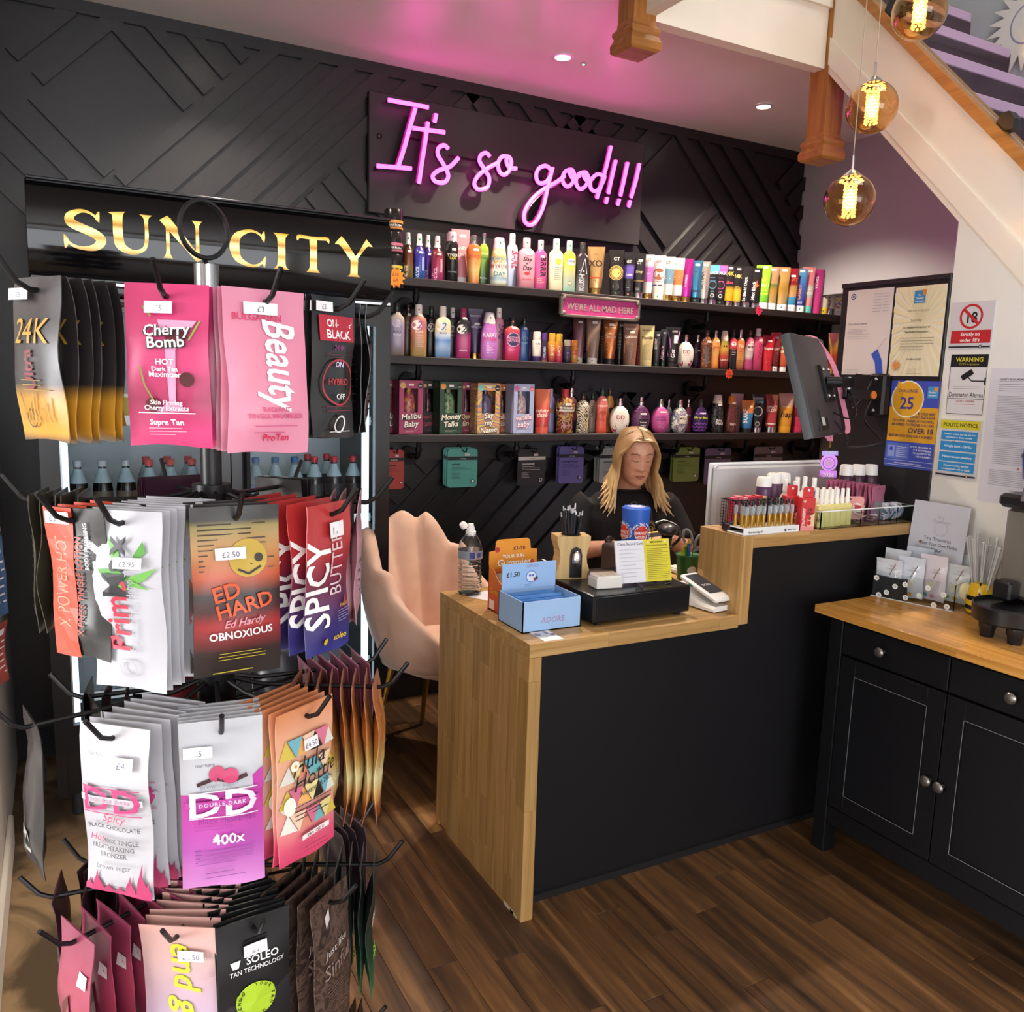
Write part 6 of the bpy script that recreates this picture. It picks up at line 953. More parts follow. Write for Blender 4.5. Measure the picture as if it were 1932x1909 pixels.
for i in range(11):
    g = thing('blue_sachet', 'light blue sachet filed in the sky blue box, %s row from the front' % ('first', 'second', 'third', 'fourth', 'fifth', 'sixth', 'seventh', 'eighth', 'ninth', 'tenth', 'last')[i], 'sachet', (1.097 + w_ / 2 + random.uniform(-.012, .012), 1.952 + .014 + .0112 * i, ZD + .077 + random.uniform(-.004, .006)), random.uniform(-.04, .04), 'sachets in the sky blue box'); mb, sf = pouch_mesh(.145, .068, 90 + i, .0025, 0); mb.build('pouch', mat('5f98dc', .18), g, smooth=60)
# business card
o = thing('loyalty_card', 'small white card lying on the front edge of the counter', 'card', (1.150, 1.914, ZD + .0003)); MB().box(-.030, .030, -.045, .045, 0, .001).build('card', mat('ececee', .5), o, smooth=0)
flat(o, 'print', [('c', .62, .18, .1, '5aa0b0'), ('c', .7, .14, .08, 'd86a7a'), ('lines', .3, .9, .38, .5, 3, 'a8a8b4'), ('q', .6, .6, .85, .76, '8a8a9a'), ('c', .5, .85, .08, '8a3a4a')], .09, .06, lambda x, z, e: (.03 - z, x, .001 + e))
# cash drawer
DK = mat('1b1b1f', .28, .3, name='black_metal'); o = thing('cash_drawer', 'black metal cash drawer on small rubber feet', 'cash drawer', (1.314, 1.93, ZD)); MB().rbox(0, .352, 0, .30, .010, .092, .003).build('body', DK, o); MB().rbox(.004, .348, -.003, .002, .014, .086, .002).build('drawer_front', DK, o)
for x in (.03, .32):
    for y in (.02, .28): MB().lathe([(.010, 0), (.011, .011)], 12).build('rubber_foot', mat('141416', .8), o, (x, y, 0))
ZK = ZD + .0925
# wooden pen block shaped like a sharpener
p = at(1080, 1095, 'Z', ZK); o = thing('pen_holder', 'giant wooden pencil sharpener used as a pen holder', 'pen holder', (1.375, 2.16, ZK), -.25); o.scale = (1.18, 1.1, 1.06); BW = m_wood('pale_beech', ('b8935c', 'c9a872', 'd6b984'), 'Z', .7, .5, .03); rings = []
for i in range(15):
    z = .125 * i / 14; k = 1 - .20 * math.sin(math.pi * min(1, max(0, (z - .02) / .09))) ** 1.2 if .02 < z < .11 else 1; k -= .018 * (i % 2) * (3 < i < 11); rings.append([(-.045 * k, -.032, z), (.045 * k, -.032, z), (.045 * k, .032, z), (-.045 * k, .032, z)])
MB().loft(rings).build('block', BW, o, smooth=0); MB().lathe([(.027, .1255), (.027, .1262)], 20).build('pen_hole', mat('1a1512', .9), o, (0, 0, 0))
MB().prism([(-.016, .005), (.016, .005), (.016, .07), (.012, .088), (0, .095), (-.012, .088), (-.016, .07)], lambda u, v, q: (u + .006, -.0335 - q, v), .003).build('recess_plate', mat('2a2a2e', .25, .6), o, smooth=0); MB().sph((.006, -.040, .060), .012, 14, 10, None, (1, .6, 2.0)).build('blade', CHROME, o)
for i in range(16):
    a = 6.283 * i / 16 * 1.9; r = .010 + .013 * ((i * 5) % 3) / 2; g = thing('pen', 'clear black ballpoint pen standing in the wooden holder', 'pen', (1.375 + r * math.cos(a), 2.16 + r * math.sin(a), ZK + .133), 0, 'pens in the wooden holder'); tx, ty = .16 * math.cos(a) * r / .02, .16 * math.sin(a) * r / .02; L = .056 + .022 * ((i * 7) % 4) / 3
    MB().tube([(0, 0, 0), (tx * L, ty * L, L)], .0058, 8).build('barrel', mat('26262c', .12, name='pen_black'), g); MB().tube([(tx * L * .72, ty * L * .72, L * .72), (tx * (L + .014), ty * (L + .014), L + .014)], [.0045, .0018], 8).build('plunger', mat('c9ccd2', .1, .2), g); MB().box(.003, .0052, -.0022, .0022, L * .55, L + .004).build('clip', mat('d8dade', .15, .2), g)
# clear box of white cards
o = thing('card_case', 'small clear case holding a white lidded box', 'box', (1.36, 1.985, ZK), -.12); MB().rbox(0, .085, 0, .058, .001, .031, .002).build('inner_box', mat('efece6', .5), o); MB().rbox(.004, .081, .004, .054, .031, .037, .001).build('lid', mat('f2efe8', .5), o)
flat(o, 'lid_print', [('q', .12 + .27 * i, .14 + .28 * j, .30 + .27 * i, .32 + .28 * j, 'd8cfa8') for i in range(3) for j in range(3)], .077, .05, lambda x, z, e: (.0425 + x, .004 + z, .037 + e)); MB().rbox(-.003, .088, -.003, .061, 0, .042, .002).build('clear_cover', mat('ffffff', .03, trans=1.0, ior=1.08, name='clear_acrylic_thin'), o)
# white sensor box behind
o = thing('label_printer', 'small white label printer behind the orange box', 'printer', (1.30, 2.32, ZD), -.1); MB().rbox(0, .12, 0, .10, 0, .095, .008).build('case', mat('e2e0da', .4), o); MB().rbox(.02, .10, .03, .09, .095, .098, .001).build('window', mat('1f1f22', .2), o)
# record card on a wire stand
o = thing('record_card', 'client record card stack, white and yellow halves, on a wire stand', 'card', (1.535, 1.985, ZK), -.10); W_, H_ = .188, .128; tl = math.radians(14); cs, sn = math.cos(tl), math.sin(tl)
cf = lambda x, z, e: (x, z * sn - e * cs, .008 + z * cs + e * sn)
c = MB(); c.prism([(-W_ / 2, 0), (W_ / 2, 0), (W_ / 2, H_), (-W_ / 2, H_)], lambda u, v, q: cf(u, v, -q), .006); c.build('card_block', mat('dfe0ea', .5), o, smooth=0)
flat(o, 'print', [('q', .52, .0, 1, 1, 'd8cc2e'), ('t', 'Client Record Card', .27, .12, .10, '3a3440', dict(bold=0, fit=.46))] + [('lines', .06, .48, .22 + .09 * i, .225 + .09 * i, 1, '8a8a9a') for i in range(8)] + [('t', 'IMPORTANT', .76, .09, .06, '3a3418', {}), ('t', 'Please read the following carefully', .76, .16, .05, '5a5020', dict(bold=0, fit=.4)), ('lines', .56, .97, .22, .92, 17, '8a8024'), ('c', .6, .07, .015, 'f0f0e8'), ('c', .92, .07, .015, 'f0f0e8')], W_, H_, cf, base=.0006)
MB().tube([(-.06, -.045, .002), (-.05, -.052, .003), (-.035, -.045, .003), (-.03, -.012, .006), (-.02, -.008, .008), (.0, -.012, .006), (.05, -.03, .004), (.085, -.01, .004), (.08, .02, .003)], .0022, 6).build('wire_stand', DK, o); MB().tube([(-.03, .0, .004), (-.03, .055, .003), (.04, .055, .003), (.04, .0, .004)], .0022, 6).build('wire_foot', DK, o)
MB().tube([(0, .055, .003), (0, .034, .06)], .0022, 6).build('back_wire', DK, o)
# receipt printer, with the charity collecting tin standing on it
TINY = 2.27; p = at(1197, 1030, 'Y', TINY); TINX, TINZ = p.x, p.z
o = thing('receipt_printer', 'dark receipt printer under the blue collecting tin', 'printer', (TINX - .055, TINY - .06, ZD)); MB().rbox(-.02, .125, 0, .15, 0, TINZ - ZD - .0005, .006).build('case', mat('2b2426', .4), o); MB().rbox(.0, .105, -.002, .004, .05, .06, .001).build('paper_slot', mat('141214', .5), o)
o = thing('collecting_tin', 'blue charity collecting tin with red round badges', 'collecting tin', (TINX, TINY, TINZ), .1); R0 = .046; MB().lathe([(.042, 0), (R0 - .001, .003), (R0 - .002, .06), (R0 + .002, .126), (R0 + .002, .132), (R0 - .003, .136)], 32).build('tin', mat('2f62c8', .3, name='charity_blue'), o); MB().lathe([(R0 - .004, .1362), (.030, .1372), (.029, .1365)], 28, cap=False).build('lid_rim', mat('3a6ad0', .3), o); MB().lathe([(.0295, .1368), (.004, .1378)], 24).build('lid', mat('c8ccd8', .4), o)
cyl = lambda t0: (lambda x, z, e: ((R0 + e + .0012) * math.sin(x / R0 + t0), -(R0 + e + .0012) * math.cos(x / R0 + t0), z))
for t0, tx in ((-.25, ('BARNSLEY', 'HOSPICE')), (-1.72, ('BARNSLEY', 'HOSPICE'))):
    flat(o, 'badge', [('c', .5, .56, .36, 'e8e4e4'), ('c', .5, .56, .34, 'd0382e'), ('l', [(.26, .44), (.5, .31), (.74, .44)], .04, 'f6f0ee'), ('t', tx[0], .5, .60, .115, 'f8f2f0', dict(fit=.6)), ('t', tx[1], .5, .715, .115, 'f8f2f0', dict(fit=.6)), ('t', 'Every tin, please a difference', .5, .90, .05, 'e8ecf8', dict(fit=.62)), ('lines', .25, .75, .93, .95, 1, 'c8d4f0')] + [('t', ch, .5 - .41 * math.cos(.35 + .165 * k), .56 - .41 * math.sin(.35 + .165 * k) * .60, .075, 'f4f4fa', dict(rot=math.pi / 2 - (.35 + .165 * k))) for k, ch in enumerate('THANK YOU FOR SUPPORT')], .072, .12, cyl(t0), res=8)
MB().tube([(.012, -.01, .137), (.02, -.03, .142), (.030, -.04, .125), (.034, -.046, .06), (.036, -.044, .002)], .0016, 6).build('cord', mat('1a1a1e', .5), o); MB().tube(spl([(-.012, .02, .137), (-.004, .02, .147), (.012, .02, .148), (.02, .015, .137)], 4), .0014, 6).build('cord_loop', mat('1a1a1e', .5), o)
# barcode scanner on its stand
SC = mat('26262a', .35, name='scanner_plastic'); o = thing('barcode_scanner', 'dark grey barcode scanner resting upright in its stand', 'scanner', (at(1256, 1030, 'Y', 2.30).x, 2.30, at(1262, 982, 'Y', 2.30).z - .20), -.5); MB().tube([(0, .01, -.05), (0, .012, .05), (0, .0, .11), (0, -.012, .15)], [.020, .018, .016, .020], 12).build('grip', SC, o); MB().sph((0, -.02, .172), .036, 18, 12, None, (1, 1.25, .62)).build('head', SC, o); MB().tube(spl([(-.038, .02, .185), (.0, .048, .19), (.042, .02, .175), (.05, .01, .14), (.03, .02, .11), (.012, .015, .09)], 5), .0055, 8).build('stand_arm', SC, o); MB().lathe([(.04, ZD - o.location.z), (.035, ZD - o.location.z + .014), (.014, ZD - o.location.z + .02), (.014, .02)], 18).build('stand_foot', SC, o)
# green tub with scissors and pens
gx, gy = 1.965, 2.30; o = thing('green_tub', 'small green metal tub with a white dot holding scissors and pens', 'tub', (gx, gy, ZD)); MB().lathe([(.034, 0), (.036, .004), (.043, .085), (.046, .088), (.045, .092), (.040, .088)], 24).build('tub', mat('2f6a34', .4), o); flat(o, 'white_dot', [('c', .5, .5, .4, 'e8ece8')], .04, .04, lambda x, z, e: (x - .012, -math.sqrt(.0402 ** 2 - (x - .012) ** 2) - e - .0012, .02 + z))
g = thing('scissors', 'grey handled scissors standing in the green tub', 'scissors', (gx + .012, gy, ZD + .035), -.6)
for s_ in (-1, 1):
    MB().tube([(-.010 * s_, .002 * s_, 0), (.008 * s_, .002 * s_, .07)], [.002, .0045], 6, flat=.4).build('blade', mat('b8bcc4', .2, .9), g)
    cxh = .022 * s_ + .006; rg = [(cxh + .0155 * math.cos(t) + .006 * s_ * math.sin(t), .002 * s_, .105 + .028 * math.sin(t) + (.012 if s_ < 0 else -.004)) for t in [6.2832 * k / 18 for k in range(18)]]; MB().tube(rg, .0048, 8, closed=True).build('finger_loop', mat('85868a', .45), g); MB().tube([(.008 * s_, .002 * s_, .06), (cxh - .002 * s_, .002 * s_, .085)], .0058, 8).build('shank', mat('85868a', .45), g)
for i, (dx, c_, nm) in enumerate(((-.022, 'd8b83a', 'yellow'), (-.012, '3a8a3a', 'green'), (-.005, '3a6ab8', 'blue'))):
    g = thing('marker_pen', nm + ' marker pen standing in the green tub', 'pen', (gx + dx, gy - .006 * i, ZD + .02), 0, 'markers in the green tub'); MB().tube([(0, 0, 0), (-.006, 0, .09 + .012 * i)], .0048, 10).build('barrel', mat(c_, .35), g); MB().tube([(-.006, 0, .09 + .012 * i), (-.0065, 0, .104 + .012 * i)], .0036, 8).build('cap', mat('e0c24a', .4), g)
# card payment terminal
o = thing('card_terminal', 'white card payment terminal sloping on its charging base', 'card reader', (1.778, 1.905, ZD), .12); WP = mat('ecebe8', .3, name='white_plastic')
pts = [(0, 0), (.035, .012), (.16, .055), (.165, .03), (.16, 0)]
def slab(y0, y1, z0, z1, h0, h1, w_): return [[(-w_, y0, z0), (w_, y0, z0), (w_, y0, z0 + h0), (-w_, y0, z0 + h0)], [(-w_, y1, z1), (w_, y1, z1), (w_, y1, z1 + h1), (-w_, y1, z1 + h1)]]
b_ = MB(); N = 8; rg = []
for i in range(N + 1):
    t = i / N; y = .005 + .165 * t; zt2 = .020 + .045 * t - .012 * math.sin(math.pi * t); a2 = .039 - .004 * (abs(t - .5) * 2) ** 3; rg.append([(-a2, y, .004), (a2, y, .004), (a2 + .001, y, zt2 * .6), (a2 - .006, y, zt2), (-a2 + .006, y, zt2), (-a2 - .001, y, zt2 * .6)])
b_.loft(rg).build('charging_base', WP, o)
tl2 = math.radians(17); dv = MB(); dv.rbox(-.037, .037, 0, .165, 0, .018, .006); hs = dv.build('handset', WP, o, (0, .0, .030), (tl2, 0, 0)); MB().rbox(-.030, .030, .035, .150, .0182, .0190, .0003).build('screen', mat('3c4048', .08, name='dark_screen'), hs); flat(hs, 'screen_text', [('t', 'DOJO', .5, .62, .12, 'c8ccd4', {})], .06, .115, lambda x, z, e: (x, .035 + z, .0190 + e)); MB().rbox(-.022, .022, -.0006, .002, .003, .006, .0002).build('card_slot', mat('2a2a2e', .4), hs); MB().sph((-.0375, .11, .006), .006, 10, 6, None, (.25, 1.6, .8)).build('side_button', mat('3a8a6a', .3), hs)
for x in (-.028, .028): MB().lathe([(.006, 0), (.006, .005)], 10).build('foot', mat('8a8a8a', .6), o, (x, .012, 0))
o = thing('white_cable', 'bundle of white charging cable behind the card terminal', 'cable', (1.80, 2.09, ZD + .006))
MB().tube(spl([(-.03, .02, 0), (.0, .035, .035), (.05, .03, .04), (.085, .0, .015), (.05, -.02, .005), (0, -.01, .02), (-.02, .01, .035), (.02, .04, .03), (.07, .035, .02), (.09, .01, .0)], 6), .0028, 6).build('loops', WP, o); MB().tube(spl([(-.03, .02, 0), (-.04, .0, .015), (-.035, -.03, .03), (-.02, -.045, .045)], 5), .0028, 6).build('lead', WP, o)
# keyboard and big white monitor behind the bar
o = thing('keyboard', 'white keyboard on the desk behind the counter', 'keyboard', (1.98, 2.37, ZD), 0); MB().rbox(0, .30, 0, .07, 0, .016, .003).build('case', mat('dcdad6', .4), o)
for j in range(4):
    for i in range(14): MB().rbox(.006 + i * .0208, .024 + i * .0208, .006 + j * .0155, .019 + j * .0155, .016, .0205, .0015).build('key', mat('e8e6e2', .5), o)
mo = thing('monitor', 'large white monitor seen from behind with a round emblem', 'monitor', (2.270, 2.215, ZD + .0), 0); mo.scale = (1.04, 1, 1.06); GM = mat('c6c7ca', .35, name='pale_grey_plastic'); MB().rbox(-.295, .295, 0, .012, .115, .405, .005).build('bezel', mat('dfe2e6', .3), mo); MB().rbox(-.288, .288, -.022, 0, .122, .398, .012).build('back_shell', GM, mo); MB().rbox(-.03, .03, -.05, -.018, .01, .28, .008).build('stand_neck', GM, mo); MB().rbox(-.11, .11, -.10, .10, 0, .010, .004).build('stand_foot', GM, mo)
flat(mo, 'emblem', [('r', .5, .5, .46, .035, '77797e'), ('t', 'DELL', .5, .58, .24, '77797e', dict(fit=.7))], .052, .052, lambda x, z, e: (.03 + x, -.0222 - e, .255 + z))
# ================================================================ things on the bar
def on_bar(px, py): return at(px, py, 'Z', ZT)
o = thing('black_gadget', 'small black plastic box on the corner of the bar', 'device', (1.832, 1.955, ZT), -.15); MB().rbox(-.02, .045, -.022, .022, 0, .026, .004).build('case', mat('17171a', .2), o); MB().rbox(-.01, .03, -.012, .012, .026, .029, .001).build('lid', mat('222226', .3), o)
# wire basket with boxed lip glosses
o = thing('wire_basket', 'black mesh basket full of boxed cosmetics', 'basket', (1.872, 1.985, ZT)); bw, bd, bh = .155, .062, .088; c = MB()
for x0, y0, x1, y1 in ((0, 0, bw, 0), (bw, 0, bw, bd), (bw, bd, 0, bd), (0, bd, 0, 0)):
    for z in (.0015, bh): c.tube([(x0, y0, z), (x1, y1, z)], .0018, 6)
    n = 14 if y0 == y1 else 6
    for i in range(n + 1): f = i / n; c.tube([(x0 + (x1 - x0) * f, y0 + (y1 - y0) * f, 0), (x0 + (x1 - x0) * f, y0 + (y1 - y0) * f, bh)], .0007, 4)
    for i in range(1, 9): c.tube([(x0, y0, bh * i / 9), (x1, y1, bh * i / 9)], .0006, 4)
c.build('mesh', WIRE, o); MB().box(0, bw, 0, bd, 0, .001).build('floor_plate', WIRE, o)
for i, (cl, nm) in enumerate((('c84a5e', 'coral'), ('d86a7a', 'salmon'), ('e0909a', 'pale pink'), ('c83a54', 'rose'), ('a82a44', 'crimson'), ('c8343c', 'red'), ('d8b878', 'straw'))):
    g = thing('gloss_box', nm + ' slim cosmetics box standing in the mesh basket', 'box', (1.872 + .010 + .0205 * i, 1.985 + .031, ZT + .0015), 0, 'slim boxes in the mesh basket'); MB().rbox(-.0095, .0095, -.026, .004, 0, .095 + .004 * (i % 2), .001).build('carton', mat(cl, .4), g); flat(g, 'print', [('q', .3, .72, .7, .95, 'e8dcdc'), ('lines', .3, .7, .2, .6, 4, 'e0b8c0')], .019, .095, lambda x, z, e: (x, -.026 - e, z))
# tester stand with gold tubes
o = thing('tester_stand', 'white acrylic stand with rows of gold filled testers', 'stand', (1.808, 1.872, ZT)); sw, sd_ = .232, .075; AC = mat('e6e8ea', .1, name='white_acrylic'); MB().rbox(0, sw, 0, sd_, 0, .006, .002).build('base', AC, o); MB().rbox(0, sw, -.001, .003, 0, .022, .001).build('front_lip', AC, o); MB().rbox(.004, sw - .004, .004, sd_, .018, .021, .001).build('tray', AC, o)
flat(o, 'print', [('t', 'dry tanning oil', .08, .72, .45, '3a3a40', dict(align='L')), ('t', 'SMART TAN', .86, .70, .3, '5a5a60', {}), ('c', .74, .6, .02, '5a5a60')], sw, .022, lambda x, z, e: (sw / 2 + x, -.001 - e, z)); GL = mat('c8a04a', .25, .7, name='gold_oil'); GC = mat('dfe6ea', .05, trans=.7, name='clear_tube')
names3 = ('front', 'middle', 'back')
for j in range(3):
    for i in range(9):
        if i == 4 and j == 1: continue
        g = thing('tester_tube', 'slim clear tester with gold oil in the %s row of the white stand' % names3[j], 'tester', (1.808 + .020 + .0238 * i + .006 * (j % 2), 1.872 + .014 + .023 * j, ZT + .0215), 0, 'gold testers in the white stand, %s row' % names3[j])
        MB().lathe([(.0052, 0), (.0056, .002), (.0056, .036)], 10).build('oil', GL, g); MB().lathe([(.0056, .036), (.0056, .063), (.004, .065)], 10).build('tube', GC, g); MB().lathe([(.0046, .065), (.0046, .077), (.002, .080)], 8).build('cap', mat('1c1c20', .3), g); flat(g, 'label', [('q', .2, .1, .8, .9, 'b8c4d4')], .006, .024, lambda x, z, e: (x, -.0058 - e, .04 + z))
# strawberry gloss boxes
for i, (dx, dy, nm) in enumerate(((2.075, 1.872, 'front'), (2.060, 1.925, 'rear'))):
    o = thing('strawberry_box', '%s red hanging carton of strawberry gloss on the bar' % nm, 'box', (dx, dy, ZT), -.25, 'strawberry gloss cartons'); MB().rbox(-.024, .024, 0, .026, 0, .105, .001).build('carton', mat('c8343a', .4), o); c = MB(); c.prism([(-.014, .105), (.024, .105), (.024, .135), (.018, .138), (-.010, .138), (-.014, .133)], lambda u, v, q: (u, .014 + q, v), .0012); c.build('hang_tab', mat('c8343a', .4), o, smooth=0)
    flat(o, 'print', [('q', 0, .86, 1, 1, 'e08a8a'), ('p', [(.5, .6), (1, .46), (1, .86), (.5, .86)], 'e8c0a0'), ('t', 'Lip', .62, .38, .13, '2a1c18', dict(shear=.2)), ('t', 'Gloss', .62, .50, .11, '2a1c18', dict(shear=.2, fit=.5)), ('c', .62, .62, .12, 'b82a30'), ('c', .62, .76, .13, 'b82a30', 1.3), ('t', 'STRAWBERRY', .28, .88, .13, 'f4e0dc', dict(rot=math.pi / 2, align='L', fit=1.25)), ('c', .18, .1, .1, 'e0b0a0')], .048, .105, FACE(0)); flat(o, 'tab_hole', [('c', .5, .4, .22, 'f0e4e0')], .02, .02, lambda x, z, e: (x + .006, .0138 - e, .116 + z))
# clear organiser with four bays
o = thing('clear_organiser', 'clear plastic organiser trays along the bar', 'organiser', (2.135, 1.872, ZT)); ow, od, oh = .455, .125, .058; CLR = mat('eef4f6', .04, trans=1.0, ior=1.12, name='clear_plastic'); c = MB()
for x in (0, .185, .275, .365, ow - .003): c.box(x, x + .003, 0, od, 0, oh)
c.box(0, ow, 0, .003, 0, oh); c.box(0, ow, od - .003, od, 0, oh); c.box(0, ow, 0, od, 0, .002); c.build('trays', CLR, o, smooth=0); MB().tube([(0, 0, oh), (ow, 0, oh), (ow, od, oh), (0, od, oh)], .0022, 6, closed=True).build('rim', mat('f4f8fa', .1), o)
def pump(loc, label, cl, w_, h, capc, group, kind='roll', txt=None, tcol='4a4420'):
    return product(kind, 'mist_bottle', label, 'bottle', loc, -.35, w_, h, mat(cl, .3), mat(capc, .4), [('t', txt, .3, .88, .16, tcol, dict(rot=math.pi / 2, align='L', fit=1.3))] if txt else [], group=group)
for i in range(6): pump((2.160 + .027 * i, 1.900 + .002 * i, ZT + .0025), 'pale yellow mist bottle in the organiser, %s from the left in front' % ('first', 'second', 'third', 'fourth', 'fifth', 'sixth')[i], 'ddcf84', .027, .122, 'f0eee8', 'yellow mist bottles', 'mist', 'Vanilla' if i == 0 else None)
for i in range(5): pump((2.160 + .030 * i, 1.945, ZT + .0025), 'pale yellow mist bottle in the organiser, %s from the left behind' % ('first', 'second', 'third', 'fourth', 'fifth')[i], 'd8cb88', .027, .122, 'f0eee8', 'yellow mist bottles behind', 'mist')
for i, (x, y, h, cl, nm) in enumerate(((2.035, 2.03, .155, '5a3a5e', 'plum'), (2.085, 2.035, .165, '6a4a6a', 'violet'), (2.125, 2.035, .165, '5e4068', 'purple'))): o = product('can', 'mousse_can', nm + ' mousse can with a tall white cap behind the strawberry boxes', 'can', (x, y, ZT), 0, .050, h, mat(cl, .3), mat('f2f2f0', .3), group='white capped mousse cans'); o.children[1].scale = (1.3, 1.3, 1.0)
for i, (x, y, h, cl, nm) in enumerate(((2.085, 1.985, .150, 'd8d0c8', 'cream'), (2.12, 1.975, .145, '8ab07a', 'green'), (2.15, 1.995, .155, 'c8b8c8', 'lilac'), (2.19, 2.0, .155, 'b8d0b0', 'mint'), (2.235, 2.0, .150, 'c88aa8', 'pink'))): product('spray', 'face_mist', nm + ' face mist with white pump behind the yellow bottles', 'spray bottle', (x, y, ZT), -.3, .036, h, grad([(0, cl), (.5, cl), (.55, 'ecebe6'), (1, 'ecebe6')], .3), mat('f2f2ee', .4), group='face mists behind the yellow bottles')
# rubber bands, nail cards, sachets, tape rolls in the bays
BD = mat('b8a888', .6)
for i in range(9):
    g = thing('hair_band', 'loose beige hair tie heaped in the second organiser bay', 'hair tie', (2.135 + .232 + random.uniform(-.008, .008), 1.872 + .060 + random.uniform(-.012, .012), ZT + .005 + .006 * i), random.uniform(0, 3), 'hair ties in the organiser'); R2 = random.uniform(.020, .027); tx = random.uniform(-.4, .4); MB().tube([(R2 * math.cos(t) * .9, R2 * math.sin(t), R2 * math.sin(t) * tx + .003 * math.cos(3 * t)) for t in [6.2832 * k / 16 for k in range(16)]], .0022, 6, closed=True).build('band', BD if i % 3 else mat('8a7a5e', .6), g)
for i in range(6):
    g = thing('folded_strip', 'white and pink paper strip lying in the third organiser bay', 'paper strip', (2.135 + .320, 1.872 + .062, ZT + .004 + .004 * i), .3 + .1 * i, 'paper strips in the organiser'); c = MB(); c.loft([[(-.034, -.012, .002 * math.sin(0)), (-.034, .012, 0), (-.034, .012, .001), (-.034, -.012, .001)]] + [[(-.034 + .0085 * k, -.012, .004 * math.sin(k * .5)), (-.034 + .0085 * k, .012, .004 * math.sin(k * .5)), (-.034 + .0085 * k, .012, .001 + .004 * math.sin(k * .5)), (-.034 + .0085 * k, -.012, .001 + .004 * math.sin(k * .5))] for k in range(1, 9)]); c.build('strip', mat('e6dcd8' if i % 2 else 'b85a70', .6), g)
for nm, x, y, z, cl, rz in (('pink nail card with a strawberry', 2.325, 1.925, .060, 'e49c98', -.35), ('purple nail card with blackberries', 2.265, 1.965, .078, '6a5a9a', -.3)):
    g = thing('nail_card', nm + ' standing in the organiser', 'card', (x, y, ZT + z - .045), rz, 'hanging cards in the organiser'); w_, h_ = .105, .078; r = .012; pts = []
    for cx_, cz_, s0 in ((w_ / 2 - r, r, -90), (w_ / 2 - r, h_ - r, 0), (-w_ / 2 + r, h_ - r, 90), (-w_ / 2 + r, r, 180)): pts += [(cx_ + r * math.cos(math.radians(s0 + 30 * k)), cz_ + r * math.sin(math.radians(s0 + 30 * k))) for k in range(4)]
    MB().prism(pts, lambda u, v, q: (u, q, v), .003).build('card', mat(cl, .4), g); flat(g, 'print', [('c', .5, .12, .06, '5a3a40', .5), ('p', [(.05, .25), (.3, .2), (.32, .5), (.15, .7)], 'c83a3a' if 'straw' in nm else '3a2a4a'), ('c', .76, .5, .17, 'f0d8cc'), ('p', [(.66, .35), (.92, .4), (.9, .6), (.7, .55)], 'c83a4a')], w_, h_, FACE(0))
for i in range(12):
    g = thing('zip_sachet', 'dusty pink zip sachet, %s of the row at the back of the organiser' % ('first', 'second', 'third', 'fourth', 'fifth', 'sixth', 'seventh', 'eighth', 'ninth', 'tenth', 'eleventh', 'last')[i], 'sachet', (2.335 + .0125 * i, 2.015 - .0075 * i, ZT + .140 - .0015 * i), .25 + random.uniform(-.05, .05), 'zip sachets in the organiser'); mb, sf = pouch_mesh(.085, .125, 120 + i, .003, 0); mb.build('pouch', mat('b46a86' if i % 3 else 'a85c78', .35), g, smooth=60)
    if i == 11: flat(g, 'window', [('q', .12, .42, .88, .92, '8a8088'), ('c', .5, .08, .05, '5a3a44', .4)], .085, .125, lambda x, z, e: (sf(x, z, e)))
for i, (x, nm) in enumerate(((2.500, 'first'), (2.545, 'second'))):
    g = thing('tape_roll', nm + ' white floral printed roll in the last organiser bay', 'roll', (x + .015, 1.935, ZT + .033), 0, 'printed rolls'); c = MB(); c.lathe([(.012, -.02), (.029, -.02), (.030, -.018), (.030, .018), (.029, .02), (.012, .02)], 24); c.build('roll', pattern('noise', ('eceaf0', 'e6e4ee', 'e4dce8', '5a5aa0', '3a8a70'), 45, .5), g, None, (0, math.radians(90), .3))
for i, (x, y, nm) in enumerate(((2.44, 2.045, 'left'), (2.495, 2.04, 'middle'), (2.548, 2.03, 'right'))): o = product('can', 'mousse_can', '%s one of three dark cans with white caps against the black board' % nm, 'can', (x, y, ZT), 0, .050, .185, mat('4a3040', .3), mat('f0f0ee', .3), group='white capped cans by the board'); o.children[1].scale = (1.25, 1.25, 1.0)
# ================================================================ sideboard along the stair wall
XC = 2.135; CB = mat('131316', .38, spec=.3, name='black_cabinet_lacquer'); KN = mat('8a8680', .3, .9, name='pewter_knob'); EDGE = mat('7d7d80', .5, name='worn_edge')
cab = thing('sideboard', 'black sideboard with an oiled wood top and pewter knobs', 'sideboard', (0, 0, 0)); CYA = 1.80; CYB = .52; CZ = .79
c = MB(); c.box(XC + .022, 2.60, CYB, CYA, .12, CZ); c.build('carcass', CB, cab, smooth=0)
for y in (CYA - .05, CYB):
    for x in (XC, 2.54): MB().rbox(x, x + .055, y, y + .05, 0, CZ, .003).build('leg', CB, cab)
MB().rbox(XC + .004, XC + .024, CYB + .05, CYA - .05, .105, .165, .002).build('bottom_rail', CB, cab)
yd = at(1786, 1320, 'X', XC).y; ya = CYA - .053; wD = ya - yd; zdr = at(1784.5, 1307, 'X', XC).z
ys = [ya, yd, yd - wD - .004, CYB + .053]
topb = MB().box(XC - .024, 2.598, CYB - .03, CYA + .034, CZ, CZ + .020).build('top', BEECH['Y'], cab); staves('t', XC - .03, 2.5985, CYB - .036, CYA + .04, CZ + .0005, CZ + .0255, 'Y', 'X', .058, .36, BEECH['Y'], topb, 9)
ZCT = CZ + .0255
def knob(parent, y, z):
    MB().lathe([(.006, 0), (.005, .010), (.006, .014), (.0145, .018), (.016, .023), (.012, .028), (.004, .030)], 20).build('knob', KN, parent, (XC - .001, y, z), (0, math.radians(-90), 0))
